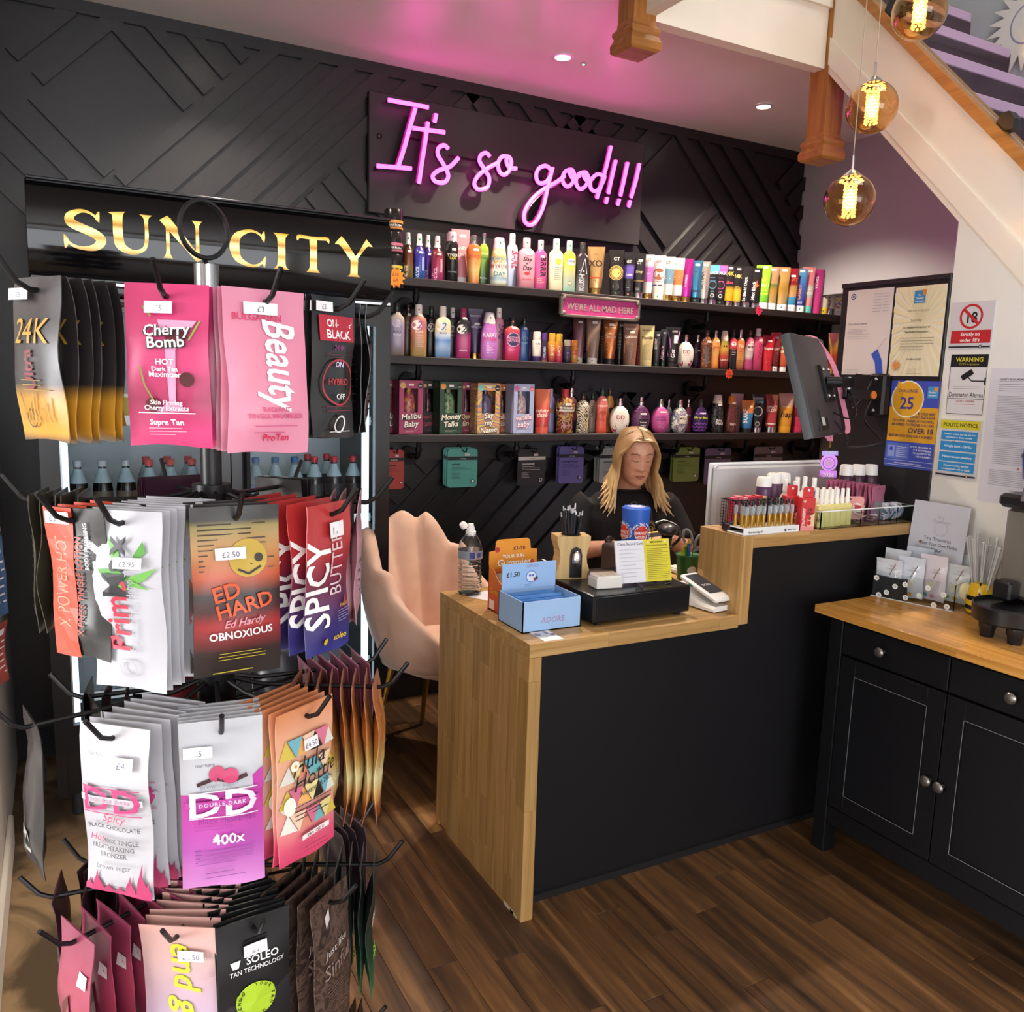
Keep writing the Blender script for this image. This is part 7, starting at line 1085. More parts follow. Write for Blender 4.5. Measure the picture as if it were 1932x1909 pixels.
for i in range(3):
    y1, y0 = ys[i] - .002, ys[i + 1] + .002
    dw_ = MB().rbox(XC - .001, XC + .02, y0, y1, zdr + .004, CZ - .012, .002).build('drawer_front', CB, cab); knob(dw_, at(1668, 1224, 'X', XC).y if i == 0 else (at(1916, 1315, 'X', XC).y if i == 1 else (y0 + y1) / 2), (zdr + CZ) / 2 - .003)
    z0, z1 = .17, zdr - .003; fw_ = .055; d = MB()
    for q in ((y0, y0 + fw_, z0, z1), (y1 - fw_, y1, z0, z1), (y0 + fw_, y1 - fw_, z0, z0 + fw_), (y0 + fw_, y1 - fw_, z1 - fw_, z1)): d.rbox(XC - .001, XC + .02, q[0], q[1], q[2], q[3], .001)
    dd = d.build('door', CB, cab, smooth=0); MB().box(XC + .006, XC + .018, y0 + fw_ - .002, y1 - fw_ + .002, z0 + fw_ - .002, z1 - fw_ + .002).build('door_panel', CB, dd, smooth=0)
    e = MB()
    for q in ((y0 + fw_ - .0014, y0 + fw_, z0 + fw_, z1 - fw_), (y1 - fw_, y1 - fw_ + .0014, z0 + fw_, z1 - fw_), (y0 + fw_, y1 - fw_, z0 + fw_ - .0014, z0 + fw_), (y0 + fw_, y1 - fw_, z1 - fw_, z1 - fw_ + .0014)): e.box(XC - .0014, XC - .0009, q[0], q[1], q[2], q[3])
    e.build('worn_edge', EDGE, dd, smooth=0)
    if i == 0: knob(dd, at(1755, 1471, 'X', XC).y, at(1755, 1471, 'X', XC).z)
    if i == 1: knob(dd, at(1779, 1483, 'X', XC).y, at(1779, 1483, 'X', XC).z)
# ---- clear caddy with daisies, kits, stand-up notice
ca = Vector((2.376, 1.850, ZCT)); u_ = Vector((.278, -.961, 0)); v_ = Vector((.957, .29, 0)).normalized(); rz = math.atan2(-.961, .278)
cad = thing('daisy_caddy', 'clear acrylic caddy with white daisies and a scalloped rim', 'caddy', ca, rz); L_, D_, H_ = .262, .175, .085; CLQ = mat('f2f6f8', .04, trans=1.0, ior=1.1, name='clear_acrylic'); c = MB()
def scallop(L): return [(0, 0), (L, 0)] + [(L - L * i / 24, H_ + .004 * abs(math.sin(math.pi * 5 * i / 24))) for i in range(25)]
for q, dd_ in ((0, .0025), (D_ - .0025, .0025)): c.prism(scallop(L_), lambda a, b, w_, q=q: (a, q + w_, b), dd_)
for q in (0, L_ - .0025): c.prism([(0, 0), (D_, 0), (D_, H_), (0, H_)], lambda a, b, w_, q=q: (q + w_, a, b), .0025)
c.box(0, L_, 0, D_, 0, .002); c.build('walls', CLQ, cad, smooth=0)
MB().box(.004, L_ * .40, .004, D_ - .004, .0025, .07).build('dark_insert', mat('232225', .6), cad, smooth=0)
dz = []
for i, (u, v) in enumerate(((.06, .25), (.20, .75), (.30, .45), (.42, .30), (.44, .80), (.60, .62), (.78, .86), (.88, .40), (.93, .82), (.12, .88), (.70, .25))): dz += [('c', u + .024 * math.cos(k * .785), v + .075 * math.sin(k * .785), .011, 'eef0f2') for k in range(8)] + [('c', u, v, .010, 'e4e2c8')]
flat(cad, 'daisies', dz, L_, H_, lambda x, z, e: (L_ / 2 + x, -e, z)); MB().tube([(0, 0, .001), (L_, 0, .001), (L_, D_, .001), (0, D_, .001)], .0015, 4, closed=True).build('bright_rim', mat('dfe6ea', .15), cad)
for i in range(8):
    k = i / 7; pos = ca + u_ * (.045 + .19 * (i % 4) / 3) + v_ * (.02 + .125 * k); cl = ('d8dce4', 'cdd6e2', 'dcd4de', 'd4dce0')[i % 4]
    g = thing('craft_kit', '%s clear bagged plaster craft kit %s' % (('first', 'second', 'third', 'fourth', 'fifth', 'sixth', 'seventh', 'last')[i], 'counting from the front of the daisy caddy'), 'craft kit', (pos.x, pos.y, ZCT + .130 + .012 * (i % 3) + .02 * k), rz + random.uniform(-.06, .06), 'craft kits in the daisy caddy'); mb, sf = pouch_mesh(.085, .125 + .012 * (i % 3), 150 + i, .006, 0); mb.build('bag', mat(cl, .12, name='glossy_bag'), g, smooth=60)
    flat(g, 'print', [('t', 'tiny', .6, .2, .07, '9aa0b0', dict(bold=0)), ('t', 'treasures', .6, .27, .07, '9aa0b0', dict(bold=0, shear=.2)), ('q', .02, .02, .2, .10, 'c8ccd4'), ('c', .45, .62, .17, 'dcd8c8'), ('c', .62, .52, .08, 'e0dccc'), ('c', .3, .86, .08, ('d8a83a', 'd87a7a', '5ab0b8', '8ab05a')[i % 4]), ('c', .55, .88, .08, ('5aa8c8', 'd8a060', 'c87a9a', 'd8b84a')[i % 4]), ('l', [(.75, .12), (.55, .42)], .03, '8a5a34')] + ([('p', [(.15, .75), (.3, .5), (.45, .6), (.6, .48), (.8, .78)], '4a9a4a')] if i == 0 else []), .085, .125, sf, base=.0008)
p0 = at(1727, 942, 'X', 2.565); p1 = at(1833, 957, 'X', 2.565); o = thing('treasures_notice', 'white notice for tiny treasures kits standing behind the caddy', 'notice', (2.565, (p0.y + p1.y) / 2, ZCT + .02), 0); wN = p0.y - p1.y; hN = p0.z - ZCT - .02; nf = lambda x, z, e: (-.03 + .075 * z / hN * .4 - e, -x, z)
c = MB(); c.prism([(-wN / 2, 0), (wN / 2, 0), (wN / 2, hN), (-wN / 2, hN)], lambda a, b, q: nf(a, b, -q), .002); c.build('sheet', mat('d3d6e2', .5), o, smooth=0)
flat(o, 'print', [('t', 'tiny', .52, .17, .06, 'a8acb8', dict(bold=0)), ('t', 'Treasures', .54, .22, .055, 'a8acb8', dict(bold=0, shear=.2)), ('r', .55, .28, .12, .01, 'b8bcc8'), ('t', 'Tiny Treasures', .52, .42, .055, '4a4c58', dict(bold=0)), ('c', .22, .46, .025, 'a8763a'), ('t', 'Paint Your Own Plaster', .56, .48, .055, '4a4c58', dict(bold=0, fit=.68)), ('t', 'Kits', .5, .54, .055, '4a4c58', dict(bold=0)), ('l', [(.58, .54), (.63, .51)], .012, '3a5aa0'), ('t', 'Cash only', .52, .63, .045, '4a4c58', dict(bold=0)), ('t', 'Or', .52, .69, .045, '4a4c58', dict(bold=0))], wN, hN, nf, base=.0006)
MB().box(.003, .045, -.02, .02, 0, .004).build('foot', mat('d3d6e2', .5), o)
# ---- bee pot with straws
b0 = at(1846, 1158, 'Z', ZCT); bee = thing('bee_pot', 'yellow and black smiling bee pot holding wrapped straws', 'pot', (b0.x, b0.y, ZCT), -.75); YE = grad([(0, 'd8b020'), (.16, 'd8b020'), (.165, '1c1a1c'), (.30, '1c1a1c'), (.305, 'e0b822'), (.46, 'e0b822'), (.465, '1c1a1c'), (.60, '1c1a1c'), (.605, 'e2bb26'), (1, 'e6c02c')], .12, interp='CONSTANT')
MB().lathe([(.026, 0), (.036, .006), (.041, .03), (.040, .055), (.034, .085), (.029, .098), (.027, .100), (.025, .096)], 28).build('pot', YE, bee)
bs_ = lambda x, z, e: (x, -math.sqrt(max(1e-6, (.0395 - .10 * max(0, z - .05) * .9) ** 2 - x * x)) - e - .0012, z)
flat(bee, 'face', [('c', .33, .30, .045, '1c1a1c'), ('c', .67, .30, .045, '1c1a1c'), ('l', [(.42, .32), (.46, .36), (.54, .36), (.58, .32)], .02, '1c1a1c'), ('c', .26, .37, .04, 'd88a4a'), ('c', .74, .37, .04, 'd88a4a')], .08, .1, bs_)
for s_ in (-1, 1): MB().sph((.042 * s_, .012, .066), .020, 12, 8, None, (.9, .25, 1.35)).build('wing', mat('e4dcae', .3), bee); MB().sph((.020 * s_, -.030, .006), .010, 10, 6, None, (1, 1, .8)).build('foot', mat('1c1a1c', .2), bee); MB().tube([(.009 * s_, -.024, .090), (.012 * s_, -.030, .104)], [.0022, .0035], 6).build('feeler', mat('1c1a1c', .3), bee)
STR = mat('e6eaea', .15, trans=.35, ior=1.15, name='clear_straw_film')
for i in range(14):
    a = i * 2.4; r = .006 + .014 * ((i * 5) % 4) / 3; g = thing('wrapped_straw', 'clear wrapped straw standing in the bee pot', 'straw', (b0.x + r * .6 * math.cos(a), b0.y + r * .6 * math.sin(a), ZCT + .012), 0, 'straws in the bee pot'); tx, ty = 1.1 * r / .02 * .12 * math.cos(a), 1.1 * r / .02 * .12 * math.sin(a); LL = .205 + .025 * ((i * 3) % 5) / 4
    MB().tube([(0, 0, 0), (tx * LL * 2, ty * LL * 2, LL * .93), (tx * LL * 2.15, ty * LL * 2.15, LL)], [.0055, .0065, .0085], 6, flat=.5).build('straw', STR, g)
# ---- cup lid stack and slush machine at the edge of the frame
p = at(1895, 1185, 'Z', ZCT); o = thing('lid_stack', 'stack of clear dome lids beside the slush machine', 'lids', (2.560, 1.500, ZCT)); MB().lathe([(.034, 0), (.035, .002)] + [(.034 - .001 * (i % 2), .004 + .004 * i) for i in range(24)] + [(.028, .112), (.008, .122)], 24).build('lids', mat('e0e2e2', .08, trans=.6, ior=1.2, name='clear_lids'), o)
sl = thing('slush_machine', 'black slush drink machine with a blue bowl', 'drinks machine', (2.40, 1.365, ZCT)); BP = mat('1a1a1d', .25, name='machine_black')
tr = MB(); tr.loft([[(.12 * math.cos(t) * k, .105 * math.sin(t) * k, z) for t in [6.2832 * i / 32 for i in range(32)]] for k, z in ((.92, .045), (.98, .05), (1, .09), (.97, .095), (.93, .085))]); tr.build('drip_tray', BP, sl, (-.03, .0, 0)); MB().lathe([(.05, .0855), (.05, .0862)], 24).build('drain', mat('0c0c0e', .3), sl, (-.03, 0, 0))
for x, y in ((-.10, .03), (-.10, -.05), (.10, 0)): MB().lathe([(.018, 0), (.020, .02), (.024, .03), (.024, .045)], 14).build('foot', BP, sl, (x, y, 0))
MB().rbox(.02, .20, -.14, .09, .095, .36, .012).build('body', mat('8d8880', .25, .6), sl); MB().rbox(-.03, .02, .02, .075, .095, .15, .006).build('tray_support', BP, sl); MB().rbox(-.01, .20, -.15, .10, .36, .40, .01).build('deck', BP, sl)
MB().lathe([(.02, .40), (.075, .405), (.098, .45), (.105, .51), (.098, .57), (.075, .615), (.03, .62)], 32).build('bowl', mat('23409a', .08, trans=.35, ior=1.3, name='blue_slush'), sl, (.07, -.03, 0)); MB().lathe([(.106, .505), (.108, .51), (.106, .515)], 32, cap=False).build('bowl_seam', mat('1a2450', .2), sl, (.07, -.03, 0))
MB().rbox(-.015, .15, -.12, .06, .62, .70, .02).build('lid', BP, sl); MB().rbox(-.018, -.014, -.08, .03, .635, .685, .001).build('lid_picture', mat('c87ab8', .2), sl); MB().tube([(-.02, -.01, .45), (-.05, -.01, .44), (-.06, -.01, .39)], .012, 10).build('tap', mat('9a9a9e', .2, .7), sl)
# ================================================================ notices on the partition and stair wall
def sign(name, label, cat, y0, y1, z0, z1, ops, col='f0eee8', th=.0012, X=XS, rough=.45, group=None, body=None):
    o = thing(name, label, cat, (X, (y0 + y1) / 2, z0), 0, group); w_, h_ = y0 - y1, z1 - z0; MB().box(-th, -.0002, -w_ / 2, w_ / 2, 0, h_).build('sheet', body or mat(col, rough), o, smooth=0)
    if ops: decor(ops, lambda x, z, e: (-th - e, -x, z), w_, h_).build('print', None, o, smooth=0)
    return o
sign('licence_sheet', 'white music licence sheet on the black board', 'notice', 2.241, 2.046, 1.552, 1.857, [('r', .13, .075, .055, .018, '2a3a7a'), ('c', .13, .075, .022, '2a3a7a'), ('t', 'Your music licence', .06, .41, .035, '6a6a86', dict(align='L', bold=0)), ('lines', .06, .56, .46, .52, 5, 'a8a4b0'), ('lines', .06, .56, .55, .57, 2, 'a8a4b0'), ('lines', .58, .78, .06, .26, 7, 'b8b4be'), ('lines', .80, .92, .06, .26, 7, 'b8b4be'), ('p', [(.64, .76), (.77, .70), (.88, .83), (.93, .998), (.78, .998), (.74, .86)], '3a5ac0'), ('l', [(.77, .70), (.92, .58)], .006, 'c87a7a'), ('lines', .04, .4, .94, .97, 2, 'b8b4be')], 'ded6d4')
RAY = [('p', [(.55, .40), (.55 + 1.2 * math.cos(a), .40 + 1.2 * math.sin(a)), (.55 + 1.2 * math.cos(a + .11), .40 + 1.2 * math.sin(a + .11))], 'ecdfb4') for a in [i * .2244 for i in range(28)]]
RAY2 = []
for op in RAY:
    q = op[1]; t_m = 1.0
    def cl(p_):
        x, y = p_; dx, dy = x - .55, y - .40; k = 1.0
        if x > 1: k = min(k, .45 / dx)
        if x < 0: k = min(k, -.55 / dx)
        if y > 1: k = min(k, .60 / dy)
        if y < 0: k = min(k, -.40 / dy)
        return (.55 + dx * k, .40 + dy * k)
    RAY2.append(('p', [q[0], cl(q[1]), cl(q[2])], op[2]))
sign('certificate', 'pale yellow sunray membership certificate on the black board', 'certificate', 2.037, 1.842, 1.549, 1.852, RAY2 + [('q', .40, .05, .62, .19, '3a8ac0'), ('p', [(.55, .04), (.63, .04), (.63, .10), (.57, .11)], 'e08a3c'), ('t', 'The', .5, .11, .025, 'f4f4f0', {}), ('t', 'Sunbed', .51, .145, .032, 'f4f4f0', dict(fit=.2)), ('t', 'Association', .51, .175, .025, 'e8f0f4', dict(fit=.2)), ('t', 'This is to certify that', .5, .28, .032, '7a7264', dict(bold=0)), ('t', 'Sun City', .48, .39, .040, '4a463c', dict(bold=0)), ('t', 'is a registered member of', .5, .465, .032, '5a564a', dict(fit=.66)), ('t', 'The Sunbed Association', .5, .515, .032, '5a564a', dict(fit=.62)), ('lines', .2, .86, .57, .70, 5, 'a09880'), ('t', '31st March 2027', .5, .82, .028, '5a564a', {}), ('lines', .38, .68, .91, .97, 4, 'a09880'), ('c', .16, .88, .06, 'e0924a')] + [('p', [(.16 + .065 * math.cos(a), .88 + .065 * math.sin(a) * .66), (.16 + .11 * math.cos(a + .15), .88 + .11 * math.sin(a + .15) * .66), (.16 + .065 * math.cos(a + .3), .88 + .065 * math.sin(a + .3) * .66)], 'd8863c') for a in [i * .45 for i in range(14)]], 'efe9d2')
sign('challenge_poster', 'orange and blue challenge 25 age check poster', 'poster', 2.018, 1.828, 1.232, 1.533, [('q', 0, 0, 1, .30, '4352b8'), ('c', .36, .21, .34, 'ecead8'), ('c', .36, .21, .315, 'e0a42c'), ('p', [(.14, .0), (.12, .08), (.26, .05)], 'e0a42c'), ('t', 'CHALLENGE', .36, .13, .045, '3c3a70', dict(fit=.42)), ('t', '25', .36, .32, .19, '3a3f9a', dict(sx=1.0)), ('q', .76, .06, .97, .19, '4a98cc'), ('c', .92, .09, .04, 'e09a3c'), ('t', 'Sunbed', .86, .135, .032, 'f2f4f4', dict(fit=.19)), ('t', 'Association', .86, .165, .022, 'f2f4f4', dict(fit=.19))] +
     [('t', t_, .95, v, s_, '3c3664', dict(align='R', fit=f)) for t_, v, s_, f in (('IF YOU ARE', .385, .042, .4), ('LUCKY ENOUGH', .425, .042, .5), ('TO LOOK UNDER 25 YOU WILL', .47, .040, .86), ('BE ASKED TO PROVE YOU ARE', .515, .040, .86), ('OVER 18', .595, .085, .7), ('BEFORE YOU CAN USE A SUNBED', .645, .040, .9))] + [('q', 0, .70, 1, 1, '3d52b4'), ('q', .03, .72, .50, .90, '5a70c8'), ('q', .06, .75, .20, .88, '8a9ad8'), ('c', .13, .79, .04, '3d52b4'), ('lines', .24, .46, .76, .87, 6, 'd8e0f4'), ('t', 'IF YOU ARE UNDER 18,', .95, .76, .028, 'f0f2f8', dict(align='R', fit=.42)), ('t', 'IT IS AN OFFENCE', .95, .795, .028, 'f0f2f8', dict(align='R', fit=.36)), ('t', 'TO USE OR TRY TO', .95, .83, .028, 'f0f2f8', dict(align='R', fit=.36)), ('t', 'USE A SUNBED', .95, .865, .028, 'f0f2f8', dict(align='R', fit=.3)), ('q', 0, .915, 1, .92, 'c8cfe8'), ('t', 'www.sunbedassociation.org.uk', .5, .955, .028, 'e0e4f4', dict(fit=.6)), ('q', 0, .968, 1, .973, 'c8cfe8')], 'e0a42c')
XW = XS + .004
sign('no_under_18_sign', 'grey plastic sign with a crossed out 18 in a red ring', 'sign', 1.819, 1.672, 1.637, 1.788, [('t', '18', .48, .44, .32, '26242a', dict(sx=.9)), ('r', .48, .31, .27, .05, 'c02a2c'), ('p', [(.27, .17), (.32, .13), (.69, .46), (.64, .50)], 'c02a2c'), ('q', .05, .60, .97, .87, 'bf2930'), ('t', 'Strictly no', .5, .715, .105, 'f2eeee', {}), ('t', 'under 18\'s', .5, .84, .105, 'f2eeee', {}), ('q', .02, .93, .98, .965, '2c2a30'), ('c', .76, .947, .04, '2c2a30'), ('c', .76, .947, .02, 'd8d4d4')], 'd0ced2', .003, XW)
sign('cctv_sign', 'black and white warning sign with a camera drawing', 'sign', 1.803, 1.676, 1.428, 1.621, [('q', 0, 0, 1, .21, '1d1b1f'), ('t', 'WARNING', .5, .12, .10, 'd8d43a', dict(fit=.8)), ('t', 'CCTV in operation', .5, .18, .045, 'd8d43a', dict(bold=0)), ('p', [(.30, .36), (.58, .24), (.66, .32), (.38, .44)], '1d1b1f'), ('l', [(.50, .37), (.62, .44), (.97, .44)], .03, '1d1b1f'), ('l', [(.97, .38), (.97, .50)], .035, '1d1b1f'), ('lines', .12, .88, .535, .565, 2, '7a7a7e'), ('t', 'Doncaster Alarms', .5, .71, .115, '1f1d22', dict(bold=0, fit=.94)), ('q', 0, .735, 1, .742, '1d1b1f'), ('t', '01302 590999', .5, .80, .055, 'b0404a', dict(bold=0)), ('lines', .22, .78, .83, .835, 1, 'c07a80')] + [('l', [(.005, .005), (.995, .005), (.995, .995), (.005, .995), (.005, .005)], .012, '2a282c')], 'dcdcde', .001, XW)
sign('polite_notice', 'polite notice sign with a yellow heading and blue panels', 'sign', 1.818, 1.672, 1.217, 1.411, [('q', .02, .02, .97, .165, 'd6cc2e'), ('t', 'POLITE NOTICE', .5, .125, .088, '26242a', dict(fit=.86))] + [('q', .06, v, .93, v + .155, '2f8ed0') for v in (.20, .38, .56, .735)] + [('t', 'Outdoor creams and oils, are not', .5, .265, .042, 'e8f0f6', dict(fit=.8)), ('t', 'permitted on these sunbeds', .5, .32, .042, 'e8f0f6', dict(fit=.7)), ('t', 'GYM', .38, .395, .035, '1c1a1e', {}), ('t', 'Weight Limit - 280 lbs', .5, .475, .055, 'e8f0f6', dict(fit=.8)), ('t', 'Please remove jewellery', .5, .655, .055, 'e8f0f6', dict(fit=.8)), ('t', 'Anyone causing damage', .5, .80, .048, 'e8f0f6', dict(fit=.76)), ('t', 'to equipment will be liable', .5, .86, .048, 'e8f0f6', dict(fit=.8)), ('q', .02, .935, .98, .965, '2c2a30'), ('c', .78, .95, .035, '2c2a30'), ('c', .78, .95, .018, 'd8d4d4')], 'd2d0d4', .003, XW)
sign('safety_sheet', 'large white safety requirements sheet of small print', 'notice', 1.663, 1.46, 1.155, 1.576, [('t', 'SAFETY REQUIREMENTS FOR APPLIANCES', .16, .085, .020, '5a5a60', dict(align='L', fit=.8)), ('q', .15, .092, .96, .095, '8a8a90'), ('lines', .15, .92, .115, .16, 4, '7a7a80'), ('p', [(.82, .165), (.85, .185), (.79, .185)], 'c86a4a'), ('lines', .15, .95, .20, .50, 26, '9a9aa2'), ('lines', .17, .95, .54, .70, 12, '9a9aa2'), ('p', [(.6, .715), (.63, .735), (.57, .735)], 'c86a4a'), ('lines', .15, .95, .75, .86, 9, '9a9aa2'), ('lines', .5, .9, .89, .96, 3, '8a8a92')], 'd9d7e2', .0006, XW)
# ================================================================ swivel arm monitor over the counter, with its lanyard
ar = thing('arm_monitor', 'black monitor on a wall arm seen from behind', 'monitor', (0, 0, 0)); mc = at(1540, 728, 'X', 2.27); MK = mat('3d3b3f', .45, name='monitor_back_plastic'); ME = mat('5a6067', .4); MT = mat('1d1c1f', .35, .3)
nb_ = Vector((.46, -.86, .30)).normalized(); ru = Vector((0, 0, 1)); sx_ = ru.cross(nb_).normalized(); su = nb_.cross(sx_).normalized(); MW, MH = .40, .345
def mp_(a, b, c_): q = mc + sx_ * a + su * b + nb_ * c_; return tuple(q)
c = MB(); c.loft([[mp_(s1 * MW / 2 * k, s2 * MH / 2 * k, d0) for s1, s2 in ((-1, -1), (1, -1), (1, 1), (-1, 1))] for k, d0 in ((1, -.018), (1, .004), (.97, .010), (.62, .026), (.5, .028))]); c.build('back_shell', MK, ar, smooth=20)
c = MB(); c.loft([[mp_(s1 * MW / 2 * k, s2 * MH / 2 * k, d0) for s1, s2 in ((-1, -1), (1, -1), (1, 1), (-1, 1))] for k, d0 in ((1.0, -.026), (1.006, -.018), (1.006, -.004), (1.0, .003))]); c.build('bezel', ME, ar, smooth=20)
c = MB(); c.loft([[mp_(s1 * .047, s2 * .062, d0) for s1, s2 in ((-1, -1), (1, -1), (1, 1), (-1, 1))] for d0 in (.028, .040)]); c.build('mount_plate', MT, ar, smooth=0)
for s1 in (-1, 1):
    for s2 in (-1, 1): MB().sph(mp_(s1 * .035, s2 * .045, .041), .006, 8, 6).build('screw', SILV, ar)
c = MB(); c.loft([[mp_(-.10 + s1 * .05, -.12 + s2 * .035, d0) for s1, s2 in ((-1, -1), (1, -1), (1, 1), (-1, 1))] for d0 in (.012, .024)]); c.build('port_cover', MT, ar, smooth=0); c = MB(); c.add([mp_(-.13, -.14, .0246), mp_(-.09, -.14, .0246), mp_(-.09, -.10, .0246), mp_(-.13, -.10, .0246)], [(0, 1, 2, 3)]); c.build('rating_label', mat('c9cbd0', .4), ar)
hub = Vector(mp_(0, 0, .05)); j1 = hub + Vector((.10, -.03, 0)); wp = at(1655, 745, 'X', XS - .03)
MB().tube([hub + Vector((-.02, .01, 0)), hub + Vector((.03, -.01, 0))], .018, 12).build('tilt_joint', MT, ar)
def beam(a, b, h_, t_):
    a, b = Vector(a), Vector(b); d = (b - a).normalized(); n = Vector((-d.y, d.x, 0)).normalized() * t_ / 2; up = Vector((0, 0, h_ / 2)); m_ = MB(); m_.loft([[p_ + n + up, p_ - n + up, p_ - n - up, p_ + n - up] for p_ in (a, b)]); return m_
beam(hub + Vector((.01, -.005, 0)), (wp.x - .12, wp.y + .02, hub.z), .034, .022).build('upper_arm', MT, ar, smooth=0); beam((wp.x - .14, wp.y + .02, wp.z), (wp.x, wp.y, wp.z), .034, .024).build('lower_arm', MT, ar, smooth=0); MB().lathe([(.013, 0), (.013, hub.z - wp.z + .03)], 12).build('pivot', mat('8a8c90', .3, .8), ar, (wp.x - .13, wp.y + .02, wp.z - .01)); MB().rbox(-.012, .028, -.035, .035, -.075, .075, .008).build('wall_plate', MT, ar, (wp.x, wp.y, wp.z))
for z in (-.055, .055): MB().sph((wp.x - .013, wp.y, wp.z + z), .007, 8, 6).build('plate_bolt', SILV, ar)
MB().tube([(wp.x - .03, wp.y, wp.z - .002), (wp.x - .03, wp.y - .012, wp.z)], .014, 12).build('orange_tag', mat('d87a3a', .5), ar)
MB().tube(spl([mp_(.02, -.13, .03), mp_(.05, -.20, .05), (hub.x + .08, hub.y - .02, hub.z - .22), (hub.x + .2, hub.y - .06, hub.z - .20), (wp.x - .05, wp.y, wp.z - .09), (wp.x - .03, wp.y, wp.z - .02)], 6), .0045, 8).build('power_cable', mat('151417', .4), ar)
MB().tube(spl([mp_(.03, -.10, .03), mp_(.07, -.13, .06), (hub.x + .10, hub.y - .03, hub.z - .10), (wp.x - .14, wp.y, wp.z + .01), (wp.x - .1, wp.y + .02, wp.z - .05), (wp.x - .05, wp.y - .01, wp.z + .05), (wp.x - .12, wp.y, wp.z + .07)], 6), .003, 6).build('signal_cable', mat('151417', .4), ar)
LP = mat('e08aa8', .55, name='pink_ribbon'); ln = thing('lanyard', 'pink ribbon lanyard with a finalist 2026 medal hung over the monitor', 'lanyard', (0, 0, 0)); l0 = mp_(.13, MH / 2 + .006, .0); lb = at(1567, 832, 'Y', Vector(mp_(.13, 0, .05)).y); rib = [[(-.18, .035), (.0, .035)], [(.16, .0), (.03, .0)]]
def ribbon(pts, w_=.018):
    m_ = MB(); V = spl(pts, 5); rg = []
    for i, p_ in enumerate(V): d = Vector((.88, -.47, 0)); rg.append([p_ - d * w_ / 2, p_ + d * w_ / 2, p_ + d * w_ / 2 + Vector((.0004, .0008, 0)), p_ - d * w_ / 2 + Vector((.0004, .0008, 0))])
    m_.loft(rg); return m_
ribbon([l0, mp_(.150, MH * .2, .036), mp_(.165, -MH * .2, .036), mp_(.165, -MH * .5, .030), tuple(lb + Vector((.006, 0, .03))), tuple(lb)]).build('front_strap', LP, ln); ribbon([l0, mp_(.12, MH * .49, -.03), mp_(.10, -MH * .2, -.035), mp_(.08, -MH * .52, -.02), tuple(lb + Vector((-.014, .004, .04))), tuple(lb + Vector((-.002, .002, 0)))]).build('rear_strap', LP, ln)
md = lb + Vector((0, 0, -.035)); MB().tube([lb, lb + Vector((0, 0, -.022))], .003, 6).build('clip', GOLD, ln); fm = lambda x, z, e: tuple(md + Vector((.88, -.47, 0)) * x + Vector((-.47, -.88, 0)) * e + Vector((0, 0, z - .085)))
c = MB(); c.prism([(.030 * math.cos(t), .045 + .030 * math.sin(t)) for t in [6.2832 * i / 24 for i in range(24)]], lambda a, b, q: fm(a, b, q), .003, mat('b86ac8', .25, .3)); c.prism([(-.027, .068), (.030, .070), (.028, .086), (-.028, .084)], lambda a, b, q: fm(a, b, q), .0035, mat('8a7ab8', .25, .3)); c.prism([(-.031, -.008), (.031, -.010), (.030, .016), (-.030, .016)], lambda a, b, q: fm(a, b, q), .0035, mat('a85ab8', .25, .3)); c.build('medal', None, ln)
flat(ln, 'medal_print', [('t', 'Finalist', .5, .12, .15, 'e6e0f4', dict(fit=.8)), ('t', '2026', .5, .98, .22, 'f2ecf8', dict(fit=.85)), ('r', .5, .47, .36, .05, '7a8ac0'), ('c', .5, .47, .2, 'd8a8e0')], .062, .095, lambda x, z, e: fm(x, z - .008, e + .0036))
# ================================================================ amber globe pendants in the stairwell
AMB = mat('f7d9a8', .0, trans=1.0, ior=1.4, name='amber_globe_glass'); CRY = mat('ffd27a', .3, emit=3.2, name='lit_crystal'); BUL = mat('fff2c8', .4, emit=30, name='bulb_glow')
for (px, py, Y, nm) in ((1603, 378, 1.90, 'lowest'), (1645, 203, 1.94, 'middle'), (1735, 22, 1.86, 'highest')):
    q = at(px, py, 'Y', Y); R = .5 * (94 if nm != 'highest' else 99) * depth(q) / FPX; o = thing('pendant_light', '%s of the three amber globe pendants in the stairwell' % nm, 'pendant light', q, 0, 'amber globe pendants')
    gm = MB(); gm.sph((0, 0, 0), R, 32, 20); gi = MB(); gi.sph((0, 0, 0), R - .0018, 32, 20); gm.add(gi.v, [tuple(reversed(f)) for f in gi.f]); gm.build('globe', AMB, o, smooth=180); MB().lathe([(.004, R + .055), (.0045, R + .015), (.010, R + .012), (.034, R * .90), (.036, R * .865)], 20).build('chrome_cap', CHROME, o); MB().tube([(0, 0, R + .05), (0, 0, 4.98 - q.z)], .0016, 6).build('cord', mat('b8aa98', .4), o)
    c = MB()
    for ring_ in range(11):
        for k in range(8): a = 6.2832 * (k + .5 * (ring_ % 2)) / 8; c.sph((.017 * math.cos(a), .017 * math.sin(a), R * .66 - .0098 * ring_), .0042, 6, 4)
    for k in range(9): a = 6.2832 * k / 9; c.sph((.030 * math.cos(a), .030 * math.sin(a), R * .74), .005, 6, 4, None, (1.6, 1.6, .6))
    c.build('crystal_column', CRY, o); MB().sph((0, 0, R * .22), .010, 10, 8, None, (1, 1, 1.8)).build('bulb', BUL, o)
    l = bpy.data.lights.new('pendant_lamp', 'POINT'); l.energy = 24; l.color = (1, .74, .42); l.shadow_soft_size = .02; z_ = bpy.data.objects.new('pendant_lamp', l); COL.objects.link(z_); z_.parent = o; z_.location = (0, 0, -R * .1)
